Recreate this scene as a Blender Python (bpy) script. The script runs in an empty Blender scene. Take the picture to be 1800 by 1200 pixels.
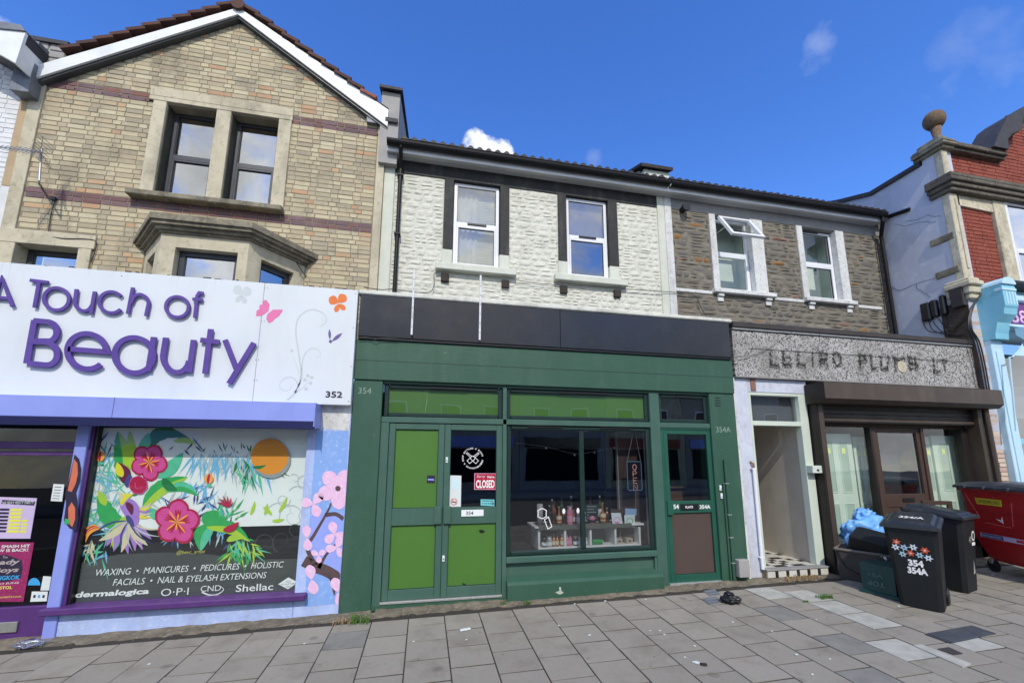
import bpy, bmesh, math, random
from mathutils import Vector, Matrix, Euler
R = random.Random(7)
S = bpy.context.scene
COL = S.collection

# ------------------------------------------------------------------ camera
F, PX, PY = 732.5, 900.0, 681.4                 # focal length and optical centre, in pixels of the 1800 px wide photograph
AX = [(0.9790189, -0.2037480, 0.0029437), (0.0363601, 0.1604613, -0.9863722), (0.2004990, 0.9657841, 0.1645030)]
CAM = Vector((0.0, -5.4, 1.85))
cd = bpy.data.cameras.new('camera'); cam = bpy.data.objects.new('camera', cd); COL.objects.link(cam)
cd.sensor_width = 36; cd.lens = 36 * F / 1800; cd.shift_y = (PY - 600) / 1800
cd.clip_start = 0.05; cd.clip_end = 3000
rx, dn, fw = (Vector(a).normalized() for a in AX)
cam.matrix_world = Matrix(((rx.x, -dn.x, -fw.x, CAM.x), (rx.y, -dn.y, -fw.y, CAM.y), (rx.z, -dn.z, -fw.z, CAM.z), (0, 0, 0, 1)))
S.camera = cam
S.render.resolution_x, S.render.resolution_y = 1024, 682

# ------------------------------------------------------------------ sun, sky, exposure
SUN = Vector((-0.12, -1.0, 0.95)).normalized()          # towards the sun
sl = bpy.data.lights.new('sun', 'SUN'); sl.energy = 2.95; sl.angle = math.radians(0.6); sl.color = (1.0, 0.93, 0.82)
so = bpy.data.objects.new('sun', sl); COL.objects.link(so)
so.rotation_euler = SUN.to_track_quat('Z', 'Y').to_euler()
so.location = (0, -30, 30)
W = bpy.data.worlds.new('World'); S.world = W; W.use_nodes = True
wt = W.node_tree; wt.nodes.clear()
def wn(t, **k):
    n = wt.nodes.new(t)
    for a, b in k.items(): setattr(n, a, b)
    return n
wl = wt.links.new
out = wn('ShaderNodeOutputWorld'); add = wn('ShaderNodeMixShader')
bg = wn('ShaderNodeBackground'); bgc = wn('ShaderNodeBackground')
sky = wn('ShaderNodeTexSky', sky_type='NISHITA', sun_disc=False)
sky.sun_elevation = math.asin(SUN.z); sky.sun_rotation = math.atan2(SUN.x, SUN.y)
sky.air_density = 1.0; sky.dust_density = 0.15; sky.ozone_density = 4.0; sky.altitude = 200
hs = wn('ShaderNodeHueSaturation'); hs.inputs['Saturation'].default_value = 1.24; hs.inputs['Hue'].default_value = .5145; hs.inputs['Value'].default_value = 1.85
wl(sky.outputs[0], hs.inputs['Color']); wl(hs.outputs[0], bg.inputs[0]); bg.inputs[1].default_value = 0.15
bgc.inputs[0].default_value = (0.92, 0.96, 1.0, 1); bgc.inputs[1].default_value = 0.8
tc = wn('ShaderNodeTexCoord')
def math_n(op, a, b=None, c=None, clamp=False):
    n = wn('ShaderNodeMath', operation=op); n.use_clamp = clamp
    for i, v in enumerate((a, b, c)):
        if v is None: continue
        if isinstance(v, (int, float)): n.inputs[i].default_value = v
        else: wl(v, n.inputs[i])
    return n.outputs[0]
def noise_w(scale, det, rough=.55, stretch=(1, 1, 1), dist=0):
    m = wn('ShaderNodeMapping'); m.inputs['Scale'].default_value = stretch; wl(tc.outputs['Generated'], m.inputs[0])
    n = wn('ShaderNodeTexNoise'); n.inputs['Scale'].default_value = scale; n.inputs['Detail'].default_value = det
    n.inputs['Roughness'].default_value = rough; n.inputs['Distortion'].default_value = dist; wl(m.outputs[0], n.inputs[0]); return n.outputs[0]
def ray(px, py):
    a, b = (px - PX) / F, (py - PY) / F
    return (rx * a + dn * b + fw)
def blob(px, py, rad, thr, scale, soft, gain=1.0, det=8):
    d = ray(px, py).normalized()
    v = wn('ShaderNodeVectorMath', operation='DOT_PRODUCT'); wl(tc.outputs['Generated'], v.inputs[0]); v.inputs[1].default_value = d
    g = math_n('SUBTRACT', v.outputs['Value'], math.cos(rad)); g = math_n('DIVIDE', g, 1 - math.cos(rad), clamp=True)
    n = noise_w(scale, det)
    s = math_n('ADD', g, math_n('MULTIPLY', math_n('SUBTRACT', n, .5), 1.6))
    return math_n('MULTIPLY', math_n('MULTIPLY', math_n('SUBTRACT', s, thr), soft, clamp=True), gain)
c1 = blob(852, 292, .085, .42, 16, 5.0, .95)         # small cumulus above the eaves
c2 = blob(1432, 88, .058, .74, 15, 1.2, .36)
c3 = blob(1715, 100, .115, .80, 11, 1.0, .34)
c4 = blob(-10, 62, .05, .7, 22, 1.6, .6)
c5 = blob(1045, 278, .03, .7, 20, 1.2, .22)
# broken cumulus over the street behind the camera (seen mirrored in the window panes)
sep = wn('ShaderNodeSeparateXYZ'); wl(tc.outputs['Generated'], sep.inputs[0])
back = math_n('MULTIPLY', math_n('SUBTRACT', math_n('MULTIPLY', sep.outputs[1], -1), .12), 3.0, clamp=True)
nb = noise_w(3.4, 10, .62, (1, 1, 1.3), .4)
cb = math_n('MULTIPLY', math_n('MULTIPLY', math_n('SUBTRACT', nb, .355), 6.0, clamp=True), back)
tot = c1
for c in (c2, c3, c4, c5, cb): tot = math_n('MAXIMUM', tot, c)
wl(tot, add.inputs[0]); wl(bg.outputs[0], add.inputs[1]); wl(bgc.outputs[0], add.inputs[2]); wl(add.outputs[0], out.inputs[0])
wl(math_n('ADD', math_n('MULTIPLY', noise_w(6.0, 6), 2.0), .15), bgc.inputs[1])
S.render.engine = 'CYCLES'
S.view_settings.view_transform = 'Standard'; S.view_settings.look = 'None'; S.view_settings.gamma = 1; S.view_settings.exposure = 0.06
S.view_settings.use_curve_mapping = False

# ------------------------------------------------------------------ helpers
def at(px, py, Y=0.0):                                  # where the line of sight through a photo pixel meets the plane y = Y
    r = ray(px, py); return CAM + r * ((Y - CAM.y) / r.y)
G0, GX, GY = 0.10, 0.015, 0.0215
def gz(x, y): return G0 + GX * x + GY * y
def gp(px, py, h=0.0):                                  # where it meets the sloping pavement
    r = ray(px, py); t = (G0 + h + GX * CAM.x + GY * CAM.y - CAM.z) / (r.z - GX * r.x - GY * r.y); return CAM + r * t
def ax(px, py, X):
    r = ray(px, py); return CAM + r * ((X - CAM.x) / r.x)
def rc(x0, y0, x1, y1, Y=0.0):                          # rectangle on a facade plane from its top-left and bottom-right corners
    a, b = at(x0, y0, Y), at(x1, y1, Y); return a.x, b.x, b.z, a.z
def lin(c):
    o = []
    for v in c:
        v /= 255.0; o.append(v / 12.92 if v <= .04045 else ((v + .055) / 1.055) ** 2.4)
    return tuple(o) + (1.0,)

MATS = {}
def mat(name, c1, c2=None, c3=None, scale=6, rough=.6, bump=.0, bscale=40, rnd=None, metal=0, spec=.4, dirt=0, dirtcol=(60, 58, 50), dscale=1.2, dstretch=(1, 1, .35), coat=0, soft=.5, spots=None):
    if name in MATS: return MATS[name]
    m = bpy.data.materials.new(name); m.use_nodes = True; nt = m.node_tree; nt.nodes.clear(); L = nt.links.new
    N = nt.nodes.new
    o = N('ShaderNodeOutputMaterial'); p = N('ShaderNodeBsdfPrincipled'); L(p.outputs[0], o.inputs[0])
    geo = N('ShaderNodeNewGeometry')
    def mp(st):
        q = N('ShaderNodeMapping'); q.inputs['Scale'].default_value = st; L(geo.outputs['Position'], q.inputs[0]); return q.outputs[0]
    def noise(sc, det=5, st=(1, 1, 1), ro=.6):
        n = N('ShaderNodeTexNoise'); n.inputs['Scale'].default_value = sc; n.inputs['Detail'].default_value = det; n.inputs['Roughness'].default_value = ro; L(mp(st), n.inputs[0]); return n.outputs[0]
    def mix(f, a, b, bt='MIX'):
        x = N('ShaderNodeMix'); x.data_type = 'RGBA'; x.blend_type = bt
        if isinstance(f, float): x.inputs[0].default_value = f
        else: L(f, x.inputs[0])
        for i, v in ((6, a), (7, b)):
            if isinstance(v, tuple): x.inputs[i].default_value = v
            else: L(v, x.inputs[i])
        return x.outputs[2]
    def ramp(f, lo, hi):
        r = N('ShaderNodeMapRange'); r.inputs[1].default_value = lo; r.inputs[2].default_value = hi; L(f, r.inputs[0]); return r.outputs[0]
    A = lin(c1); B = lin(c2) if c2 else tuple(v * .82 for v in A[:3]) + (1,)
    col = mix(ramp(noise(scale), .5 - soft * .4, .5 + soft * .4), A, B)
    if c3: col = mix(ramp(noise(scale * 3.3, 4), .55, .75), col, lin(c3))
    if rnd:                                             # a tint of its own for each piece
        oi = N('ShaderNodeObjectInfo'); ad = N('ShaderNodeMath'); ad.operation = 'ADD'; L(oi.outputs['Random'], ad.inputs[0]); L(geo.outputs['Random Per Island'], ad.inputs[1])
        fr = N('ShaderNodeMath'); fr.operation = 'FRACT'; L(ad.outputs[0], fr.inputs[0])
        cr = N('ShaderNodeValToRGB'); cr.color_ramp.interpolation = 'LINEAR'; L(fr.outputs[0], cr.inputs[0])
        els = cr.color_ramp.elements
        while len(els) < len(rnd): els.new(.5)
        for i, e in enumerate(els): e.position = i / (len(rnd) - 1); e.color = lin(rnd[i])
        col = mix(.75, col, cr.outputs[0])
    if dirt:
        d = ramp(noise(dscale, 7, dstretch, .68), .5, .78)
        mm = N('ShaderNodeMath'); mm.operation = 'MULTIPLY'; L(d, mm.inputs[0]); mm.inputs[1].default_value = dirt
        col = mix(mm.outputs[0], col, lin(dirtcol))
    for sp in spots or ():                              # (cells per metre, size, colour, strength): gum, chips, splashes
        v = N('ShaderNodeTexVoronoi'); v.inputs['Scale'].default_value = sp[0]; L(geo.outputs['Position'], v.inputs[0])
        vv = N('ShaderNodeMapRange'); vv.inputs[1].default_value = sp[1]; vv.inputs[2].default_value = sp[1] * .6; L(v.outputs['Distance'], vv.inputs[0])
        kk = N('ShaderNodeMath'); kk.operation = 'MULTIPLY'; L(vv.outputs[0], kk.inputs[0]); kk.inputs[1].default_value = sp[3]; col = mix(kk.outputs[0], col, lin(sp[2]))
    L(col, p.inputs['Base Color'])
    rr = ramp(noise(scale * 2.1), .2, .8); r2 = N('ShaderNodeMapRange'); L(rr, r2.inputs[0]); r2.inputs[3].default_value = max(0, rough - .08); r2.inputs[4].default_value = min(1, rough + .1); L(r2.outputs[0], p.inputs['Roughness'])
    p.inputs['Metallic'].default_value = metal; p.inputs['Specular IOR Level'].default_value = spec
    if coat: p.inputs['Coat Weight'].default_value = coat; p.inputs['Coat Roughness'].default_value = .1
    if bump:
        b = N('ShaderNodeBump'); b.inputs['Strength'].default_value = min(1, bump); b.inputs['Distance'].default_value = .01; L(noise(bscale, 6), b.inputs['Height']); L(b.outputs[0], p.inputs['Normal'])
    MATS[name] = m; return m

def glassmat(name, tint=(235, 240, 238), refl=2.0, base=.02, wave=.12, rough=0.0):
    m = bpy.data.materials.new(name); m.use_nodes = True; nt = m.node_tree; nt.nodes.clear(); N = nt.nodes.new; L = nt.links.new
    o = N('ShaderNodeOutputMaterial'); t = N('ShaderNodeBsdfTransparent'); g = N('ShaderNodeBsdfGlossy'); mx = N('ShaderNodeMixShader')
    t.inputs[0].default_value = lin(tint); g.inputs[0].default_value = (1, 1, 1, 1); g.inputs[1].default_value = rough
    ge = N('ShaderNodeNewGeometry'); dt = N('ShaderNodeVectorMath'); dt.operation = 'DOT_PRODUCT'; L(ge.outputs['Incoming'], dt.inputs[0]); L(ge.outputs['Normal'], dt.inputs[1])
    def mt(op, x, y):
        q = N('ShaderNodeMath'); q.operation = op
        for i, v in enumerate((x, y)):
            if v is None: continue
            if isinstance(v, (int, float)): q.inputs[i].default_value = v
            else: L(v, q.inputs[i])
        return q.outputs[0]
    sch = mt('ADD', mt('MULTIPLY', mt('POWER', mt('SUBTRACT', 1.0, mt('ABSOLUTE', dt.outputs['Value'], None)), 5.0), .96), .04)   # the same from both sides of the pane
    a = N('ShaderNodeMath'); a.operation = 'MULTIPLY_ADD'; a.use_clamp = True; L(sch, a.inputs[0]); a.inputs[1].default_value = refl; a.inputs[2].default_value = base
    L(a.outputs[0], mx.inputs[0]); L(t.outputs[0], mx.inputs[1]); L(g.outputs[0], mx.inputs[2]); L(mx.outputs[0], o.inputs[0])
    n = N('ShaderNodeTexNoise'); n.inputs['Scale'].default_value = 1.7; n.inputs['Detail'].default_value = 1; L(ge.outputs['Position'], n.inputs[0])
    b = N('ShaderNodeBump'); b.inputs['Strength'].default_value = wave; b.inputs['Distance'].default_value = .03; L(n.outputs[0], b.inputs['Height']); L(b.outputs[0], g.inputs['Normal']); 
    MATS[name] = m; return m

def link(name, me, m=None, parent=None, local=False, kind=None, label=None):
    o = bpy.data.objects.new(name, me); COL.objects.link(o)
    if m and me is not None and len(me.materials) == 0: me.materials.append(m)
    if parent is not None:
        o.parent = parent
        if not local and parent.type == 'EMPTY' : o.matrix_parent_inverse = Matrix.Translation(-parent.location)
    if kind: o['kind'] = kind
    if label: o['label'] = label
    return o
def thing(name, label, cat, loc=(0, 0, 0), rz=0.0, group=None, kind=None):
    o = bpy.data.objects.new(name, None); COL.objects.link(o); o.location = loc; o.rotation_euler = (0, 0, rz); o.empty_display_size = .1
    o['label'] = label; o['category'] = cat
    if group: o['group'] = group
    if kind: o['kind'] = kind
    return o
def tag(o, label, cat, group=None):
    o['label'] = label; o['category'] = cat
    if group: o['group'] = group
    return o

class MB:
    def __init__(s): s.v = []; s.f = []; s.mi = []; s.cur = 0
    def quad(s, pts):
        n = len(s.v); s.v += [tuple(p) for p in pts]; s.f.append(tuple(range(n, n + len(pts)))); s.mi.append(s.cur)
    def box(s, x0, x1, y0, y1, z0, z1, c=0.0):
        if x0 > x1: x0, x1 = x1, x0
        if y0 > y1: y0, y1 = y1, y0
        if z0 > z1: z0, z1 = z1, z0
        c = min(c, (x1 - x0) * .3, (y1 - y0) * .3, (z1 - z0) * .3)
        n = len(s.v)
        if c <= 0:
            s.v += [(x, y, z) for x in (x0, x1) for y in (y0, y1) for z in (z0, z1)]
            fs = [(0, 1, 3, 2), (4, 6, 7, 5), (0, 4, 5, 1), (2, 3, 7, 6), (0, 2, 6, 4), (1, 5, 7, 3)]
        else:
            lo, hi = (x0, y0, z0), (x1, y1, z1); idx = {}
            for cx in (0, 1):
                for cy in (0, 1):
                    for cz in (0, 1):
                        k = (cx, cy, cz)
                        for a in range(3):
                            p = [hi[i] - c if k[i] else lo[i] + c for i in range(3)]; p[a] = hi[a] if k[a] else lo[a]
                            idx[(k, a)] = len(s.v) - n; s.v.append(tuple(p))
            fs = []
            for a in range(3):
                b, d = [i for i in range(3) if i != a]
                for e in (0, 1):
                    ks = []
                    for q in ((0, 0), (1, 0), (1, 1), (0, 1)):
                        k = [0, 0, 0]; k[a] = e; k[b] = q[0]; k[d] = q[1]; ks.append(idx[(tuple(k), a)])
                    fs.append(tuple(ks))
            for a in range(3):
                b, d = [i for i in range(3) if i != a]
                for q in ((0, 0), (1, 0), (1, 1), (0, 1)):
                    k0 = [0, 0, 0]; k1 = [0, 0, 0]; k0[b] = k1[b] = q[0]; k0[d] = k1[d] = q[1]; k1[a] = 1
                    fs.append((idx[(tuple(k0), b)], idx[(tuple(k0), d)], idx[(tuple(k1), d)], idx[(tuple(k1), b)]))
            for cx in (0, 1):
                for cy in (0, 1):
                    for cz in (0, 1):
                        k = (cx, cy, cz); fs.append((idx[(k, 0)], idx[(k, 1)], idx[(k, 2)]))
        s.f += [tuple(n + i for i in q) for q in fs]; s.mi += [s.cur] * len(fs); return s
    def prism(s, poly, a0, a1, axis='y'):               # poly in the plane across the axis
        n = len(s.v); k = len(poly)
        for a in (a0, a1):
            for p in poly:
                s.v.append({'y': (p[0], a, p[1]), 'x': (a, p[0], p[1]), 'z': (p[0], p[1], a)}[axis])
        s.f.append(tuple(range(n, n + k))); s.f.append(tuple(range(n + 2 * k - 1, n + k - 1, -1)))
        for i in range(k): s.f.append((n + i, n + k + i, n + k + (i + 1) % k, n + (i + 1) % k))
        s.mi += [s.cur] * (k + 2); return s
    def tube(s, pts, r, n=8, cap=True):
        pts = [Vector(p) for p in pts]; base = len(s.v); m = len(pts); rr = r if isinstance(r, (list, tuple)) else [r] * m
        prev = None
        for i, p in enumerate(pts):
            t = (pts[min(i + 1, m - 1)] - pts[max(i - 1, 0)]).normalized()
            u = t.orthogonal().normalized() if prev is None else (prev - t * prev.dot(t)).normalized()
            prev = u; w = t.cross(u)
            for j in range(n):
                a = 2 * math.pi * j / n; s.v.append(tuple(p + (u * math.cos(a) + w * math.sin(a)) * rr[i]))
        for i in range(m - 1):
            for j in range(n):
                a = base + i * n + j; b = base + i * n + (j + 1) % n; s.f.append((a, b, b + n, a + n)); s.mi.append(s.cur)
        if cap:
            s.f.append(tuple(base + j for j in range(n))[::-1]); s.f.append(tuple(base + (m - 1) * n + j for j in range(n))); s.mi += [s.cur] * 2
        return s
    def lathe(s, prof, c=(0, 0, 0), n=16):
        base = len(s.v); m = len(prof)
        for r, z in prof:
            for j in range(n):
                a = 2 * math.pi * j / n; s.v.append((c[0] + r * math.cos(a), c[1] + r * math.sin(a), c[2] + z))
        for i in range(m - 1):
            for j in range(n):
                a = base + i * n + j; b = base + i * n + (j + 1) % n; s.f.append((a, b, b + n, a + n)); s.mi.append(s.cur)
        s.f.append(tuple(base + j for j in range(n))[::-1]); s.f.append(tuple(base + (m - 1) * n + j for j in range(n))); s.mi += [s.cur] * 2
        return s
    def mesh(s, name, mats=None, smooth=False):
        me = bpy.data.meshes.new(name); me.from_pydata(s.v, [], s.f); me.update()
        bm = bmesh.new(); bm.from_mesh(me); bmesh.ops.recalc_face_normals(bm, faces=bm.faces)
        bm.to_mesh(me); bm.free()
        if mats:
            for q in (mats if isinstance(mats, (list, tuple)) else [mats]): me.materials.append(q)
        if any(s.mi): me.polygons.foreach_set('material_index', s.mi)
        if smooth: me.polygons.foreach_set('use_smooth', [True] * len(me.polygons))
        return me
    def build(s, name, m, parent=None, smooth=False, **k):
        return link(name, s.mesh(name, m, smooth), None, parent, **k)
def bx(name, m, parent, x0, x1, y0, y1, z0, z1, c=.004, **k):
    b = MB(); b.box(x0, x1, y0, y1, z0, z1, c); return b.build(name, m, parent, **k)
def bxc(name, m, parent, r, y0, y1, c=.004, **k): return bx(name, m, parent, r[0], r[1], y0, y1, r[2], r[3], c, **k)
def frame(mb, x0, x1, z0, z1, w, y0, y1, wt=None, wb=None, c=.004):
    wt = wt or w; wb = wb or w
    mb.box(x0, x0 + w, y0, y1, z0, z1, c); mb.box(x1 - w, x1, y0, y1, z0, z1, c)
    mb.box(x0 + w, x1 - w, y0 + .001, y1, z1 - wt, z1, c); mb.box(x0 + w, x1 - w, y0 + .001, y1, z0, z0 + wb, c)
def sheet(mb, x0, x1, z0, z1, y): mb.quad([(x0, y, z0), (x1, y, z0), (x1, y, z1), (x0, y, z1)])
def art(name, m, parent, pts, Y, **k):                  # flat painted shape on the plane y = Y, outline read off the photograph
    b = MB(); b.quad([at(p[0], p[1], Y) for p in pts]); me = b.mesh(name, m)
    return link(name, me, None, parent, **k)
def text(name, s, m, parent, x0, x1, z0, z1, y, th=.002, shear=0.0, bold=0.0, rot=0.0, rotz=None, local=False, **k):
    c = bpy.data.curves.new(name, 'FONT'); c.body = s; c.size = 1; c.extrude = 0.0; c.shear = shear; c.offset = bold; c.resolution_u = 3
    t = bpy.data.objects.new('t', c); COL.objects.link(t); dg = bpy.context.evaluated_depsgraph_get(); dg.update()
    me = bpy.data.meshes.new_from_object(t.evaluated_get(dg)); bpy.data.objects.remove(t)
    xs = [v.co.x for v in me.vertices]; ys = [v.co.y for v in me.vertices]
    a, b_, c_, d = min(xs), max(xs), min(ys), max(ys)
    sx = (x1 - x0) / max(1e-6, b_ - a); sz = (z1 - z0) / max(1e-6, d - c_)
    for v in me.vertices: v.co = Vector((x0 + (v.co.x - a) * sx, y, z0 + (v.co.y - c_) * sz))
    if th > .003:
        bm = bmesh.new(); bm.from_mesh(me); r = bmesh.ops.extrude_face_region(bm, geom=bm.faces[:])
        for v in [e for e in r['geom'] if isinstance(e, bmesh.types.BMVert)]: v.co.y += th
        bmesh.ops.recalc_face_normals(bm, faces=bm.faces); bm.to_mesh(me); bm.free()
    me.materials.clear(); me.materials.append(m); me.name = name
    if rot:
        cx, cz = (x0 + x1) / 2, (z0 + z1) / 2
        for v in me.vertices:
            dx, dz = v.co.x - cx, v.co.z - cz; v.co.x = cx + dx * math.cos(rot) - dz * math.sin(rot); v.co.z = cz + dx * math.sin(rot) + dz * math.cos(rot)
    return link(name, me, None, parent, local=local, **k)
def wire(name, pts, r, m, parent=None, sub=6, **k):     # a smooth hanging cable through the given points
    P = [Vector(p) for p in pts]; o = []
    for i in range(len(P) - 1):
        a, b, c, d = P[max(i - 1, 0)], P[i], P[i + 1], P[min(i + 2, len(P) - 1)]
        for j in range(sub):
            t = j / sub; o.append(.5 * ((2 * b) + (c - a) * t + (2 * a - 5 * b + 4 * c - d) * t * t + (3 * b - a - 3 * c + d) * t ** 3))
    o.append(P[-1]); b = MB(); b.tube(o, r, 5); return b.build(name, m, parent, smooth=True, **k)

# unit pieces shared by the masonry: x 0..1, z 0..1, face at y = 0, body behind it
def unit_brick(seed):
    r = random.Random(seed); b = MB(); e = .05
    def j(s=.012): return r.uniform(-s, s)
    fx0, fx1, fz0, fz1 = .02 + j(), .98 + j(), .06 + j(.03), .94 + j(.03)
    f = [(fx0, j(.002), fz0), (fx1, j(.002), fz0), (fx1, j(.002), fz1), (fx0, j(.002), fz1)]
    o = [(0, .0035, 0), (1, .0035, 0), (1, .0035, 1), (0, .0035, 1)]; k = [(0, .04, 0), (1, .04, 0), (1, .04, 1), (0, .04, 1)]
    b.v = f + o + k
    b.f = [(0, 1, 2, 3)] + [(i, (i + 1) % 4, 4 + (i + 1) % 4, 4 + i) for i in range(4)] + [(4 + i, 4 + (i + 1) % 4, 8 + (i + 1) % 4, 8 + i) for i in range(4)]; b.mi = [0] * len(b.f)
    return b
def unit_stone(seed, amp=.02):
    r = random.Random(seed); amp *= r.choice([.5, .8, 1, 1.7]); b = MB(); g = [0, .3, .68, 1]
    for i, z in enumerate(g):
        for j, x in enumerate(g):
            edge = i in (0, 3) or j in (0, 3); corner = i in (0, 3) and j in (0, 3)
            xx, zz = x + r.uniform(-.04, .04), z + r.uniform(-.07, .07)
            if corner: xx += .05 if x < .5 else -.05; zz += .1 if z < .5 else -.1
            b.v.append((xx, r.uniform(.004, .014) if edge else r.uniform(-amp, -.1 * amp), zz))
    for i in range(3):
        for j in range(3): b.f.append((i * 4 + j, i * 4 + j + 1, i * 4 + j + 5, i * 4 + j + 4))
    ring = [0, 1, 2, 3, 7, 11, 15, 14, 13, 12, 8, 4]; n = len(b.v)
    for q in ring: b.v.append((b.v[q][0], .06, b.v[q][2]))
    for i in range(12): b.f.append((ring[i], ring[(i + 1) % 12], n + (i + 1) % 12, n + i))
    b.mi = [0] * len(b.f); return b
def lay(name, pieces, units, parent, mats, depth=1.0, limit=300, smooth=False, rest='masonry'):
    """pieces: (x, y, z, w, h, matkey). The ones nearest the camera become objects, the others one joined mesh."""
    pieces = sorted(pieces, key=lambda p: (Vector((p[0], p[1], p[2])) - CAM).length)
    cache = {}; rr = random.Random(3)
    keys = sorted(mats)
    for p in pieces[:limit]:
        u = rr.randrange(len(units)); key = (u, p[5])
        if key not in cache: cache[key] = units[u].mesh(name, mats[p[5]], smooth)
        o = bpy.data.objects.new(name, cache[key]); COL.objects.link(o); o.parent = parent
        o.location = (p[0], p[1] + rr.uniform(-.003, .002), p[2]); o.scale = (p[3], depth, p[4])
    if len(pieces) > limit:
        b = MB()
        for p in pieces[limit:]:
            u = units[rr.randrange(len(units))]; n = len(b.v); dy = rr.uniform(-.003, .002)
            b.v += [(p[0] + v[0] * p[3], p[1] + dy + v[1] * depth, p[2] + v[2] * p[4]) for v in u.v]
            b.f += [tuple(n + i for i in q) for q in u.f]; b.mi += [keys.index(p[5])] * len(u.f)
        me = b.mesh(rest, [mats[k] for k in keys], smooth); link(rest, me, None, parent, kind='stuff')
def clip(x0, x1, z0, z1, holes):
    seg = [(x0, x1)]
    for h in holes:
        if min(z1, h[3]) - max(z0, h[2]) < .35 * (z1 - z0): continue
        n = []
        for a, b in seg:
            if h[1] <= a or h[0] >= b: n.append((a, b)); continue
            if h[0] - a > .03: n.append((a, h[0]))
            if b - h[1] > .03: n.append((h[1], b))
        seg = n
    return seg
def brickwork(X0, X1, Z0, Z1, Y, holes, top=None, keyf=None, pitch=.0757, st=.2245, gap=.010, seed=1):
    r = random.Random(seed); out_ = []; k = 0; z = Z0
    while z < Z1 - .02:
        x = X0 - (0 if k % 2 else .085) - r.uniform(0, .01); flag = k % 2
        while x < X1:
            w = (st if flag else st * .5) * r.uniform(.97, 1.03); flag = not flag
            a, b = max(x, X0), min(x + w, X1)
            if b - a > .03 and (top is None or z + pitch * .5 < top((a + b) / 2)):
                for p, q in clip(a, b, z, z + pitch, holes):
                    out_.append((p, Y, z, q - p - gap, pitch - gap, keyf(p, z, k) if keyf else 'a'))
            x += w
        z += pitch; k += 1
    return out_
def rubble(X0, X1, Z0, Z1, Y, holes, seed=1, hmin=.055, hmax=.12, wmin=.12, wmax=.42, gap=.01, keyf=None):
    r = random.Random(seed); o = []; z = Z0
    while z < Z1 - .02:
        h = min(r.uniform(hmin, hmax), Z1 - z); x = X0 - r.uniform(0, .2)
        if Z1 - z - h < .03: h = Z1 - z
        while x < X1:
            w = r.uniform(wmin, wmax) * (1 if h < .09 else .8); a, b = max(x, X0), min(x + w, X1)
            if b - a > .03:
                for p, q in clip(a, b, z, z + h, holes):
                    if h > .085 and r.random() < .22: o.append((p, Y, z, q - p - gap, h * .48 - gap, keyf(r) if keyf else 'a')); o.append((p, Y, z + h * .5, q - p - gap, h * .5 - gap, keyf(r) if keyf else 'a'))
                    else: o.append((p, Y, z, q - p - gap, h - gap, keyf(r) if keyf else 'a'))
            x += w
        z += h
    return o
# ------------------------------------------------------------------ materials
m_slab = mat('paving_slab', (158, 151, 138), (138, 132, 120), (168, 163, 153), scale=9, rough=.9, bump=.6, bscale=160, rnd=[(142, 137, 127), (150, 145, 134), (146, 141, 131), (155, 150, 139)], spec=.2, dirt=.6, dirtcol=(104, 96, 84), dscale=2.6, dstretch=(1, 1, 1), spots=[(5.5, .085, (88, 85, 80), .55), (9, .05, (184, 180, 172), .5), (2.1, .12, (98, 95, 89), .45), (13, .09, (112, 108, 101), .5)])
m_slab_pale = mat('pale_slab', (182, 182, 172), (158, 158, 150), scale=7, rough=.85, bump=.3, bscale=120, spec=.2, dirt=.5, dirtcol=(120, 120, 116), dscale=3, dstretch=(1, 1, 1))
m_slab_blue = mat('blue_grey_slab', (136, 134, 128), (120, 119, 114), scale=6, rough=.85, bump=.3, bscale=120, spec=.2, dirt=.5, dirtcol=(90, 94, 96), dscale=3, dstretch=(1, 1, 1))
m_joint = mat('joint_dirt', (66, 62, 55), (48, 45, 40), scale=30, rough=1, bump=.5, bscale=200)
m_cement = mat('rough_cement', (134, 125, 108), (92, 85, 72), (158, 148, 130), scale=8, rough=.95, bump=.9, bscale=60, dirt=.5, dirtcol=(80, 74, 62), dscale=6, dstretch=(1, 1, 1))
m_asphalt = mat('asphalt', (78, 78, 80), (62, 62, 64), scale=20, rough=.9, bump=.6, bscale=250)
m_kerb = mat('kerb_stone', (150, 148, 142), (125, 123, 118), scale=5, rough=.9, bump=.4, bscale=90)
m_mortar = mat('mortar', (156, 147, 126), (124, 116, 99), scale=5, rough=.95, bump=.5, bscale=120, dirt=.5, dirtcol=(84, 78, 66), dscale=1.6)
BR = [(199, 187, 155), (200, 190, 156), (163, 152, 130), (193, 181, 149), (206, 197, 166), (171, 161, 136), (155, 147, 130), (196, 185, 154), (187, 169, 140), (180, 168, 143)]
m_buff = mat('buff_brick', (196, 184, 154), (166, 154, 128), (122, 114, 98), scale=22, rough=.9, bump=.6, bscale=130, rnd=BR, dirt=.85, dirtcol=(112, 105, 92), dscale=1.7, dstretch=(1, 1, .7))
m_orange = mat('orange_brick', (192, 156, 124), (172, 140, 112), scale=22, rough=.9, bump=.6, bscale=130, rnd=[(194, 158, 122), (182, 150, 120), (198, 170, 134)], dirt=.4, dirtcol=(110, 96, 84), dscale=2)
m_purple = mat('purple_brick', (122, 86, 84), (98, 78, 84), scale=18, rough=.8, bump=.5, bscale=130, rnd=[(110, 78, 74), (128, 104, 108), (100, 82, 90), (136, 92, 80)], dirt=.3, dirtcol=(160, 150, 146), dscale=2.5)
m_bath = mat('bath_stone', (204, 196, 172), (184, 176, 152), (160, 152, 130), scale=4, rough=.9, bump=.4, bscale=70, dirt=.75, dirtcol=(108, 103, 88), dscale=1.8, dstretch=(1, 1, .5))
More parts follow.
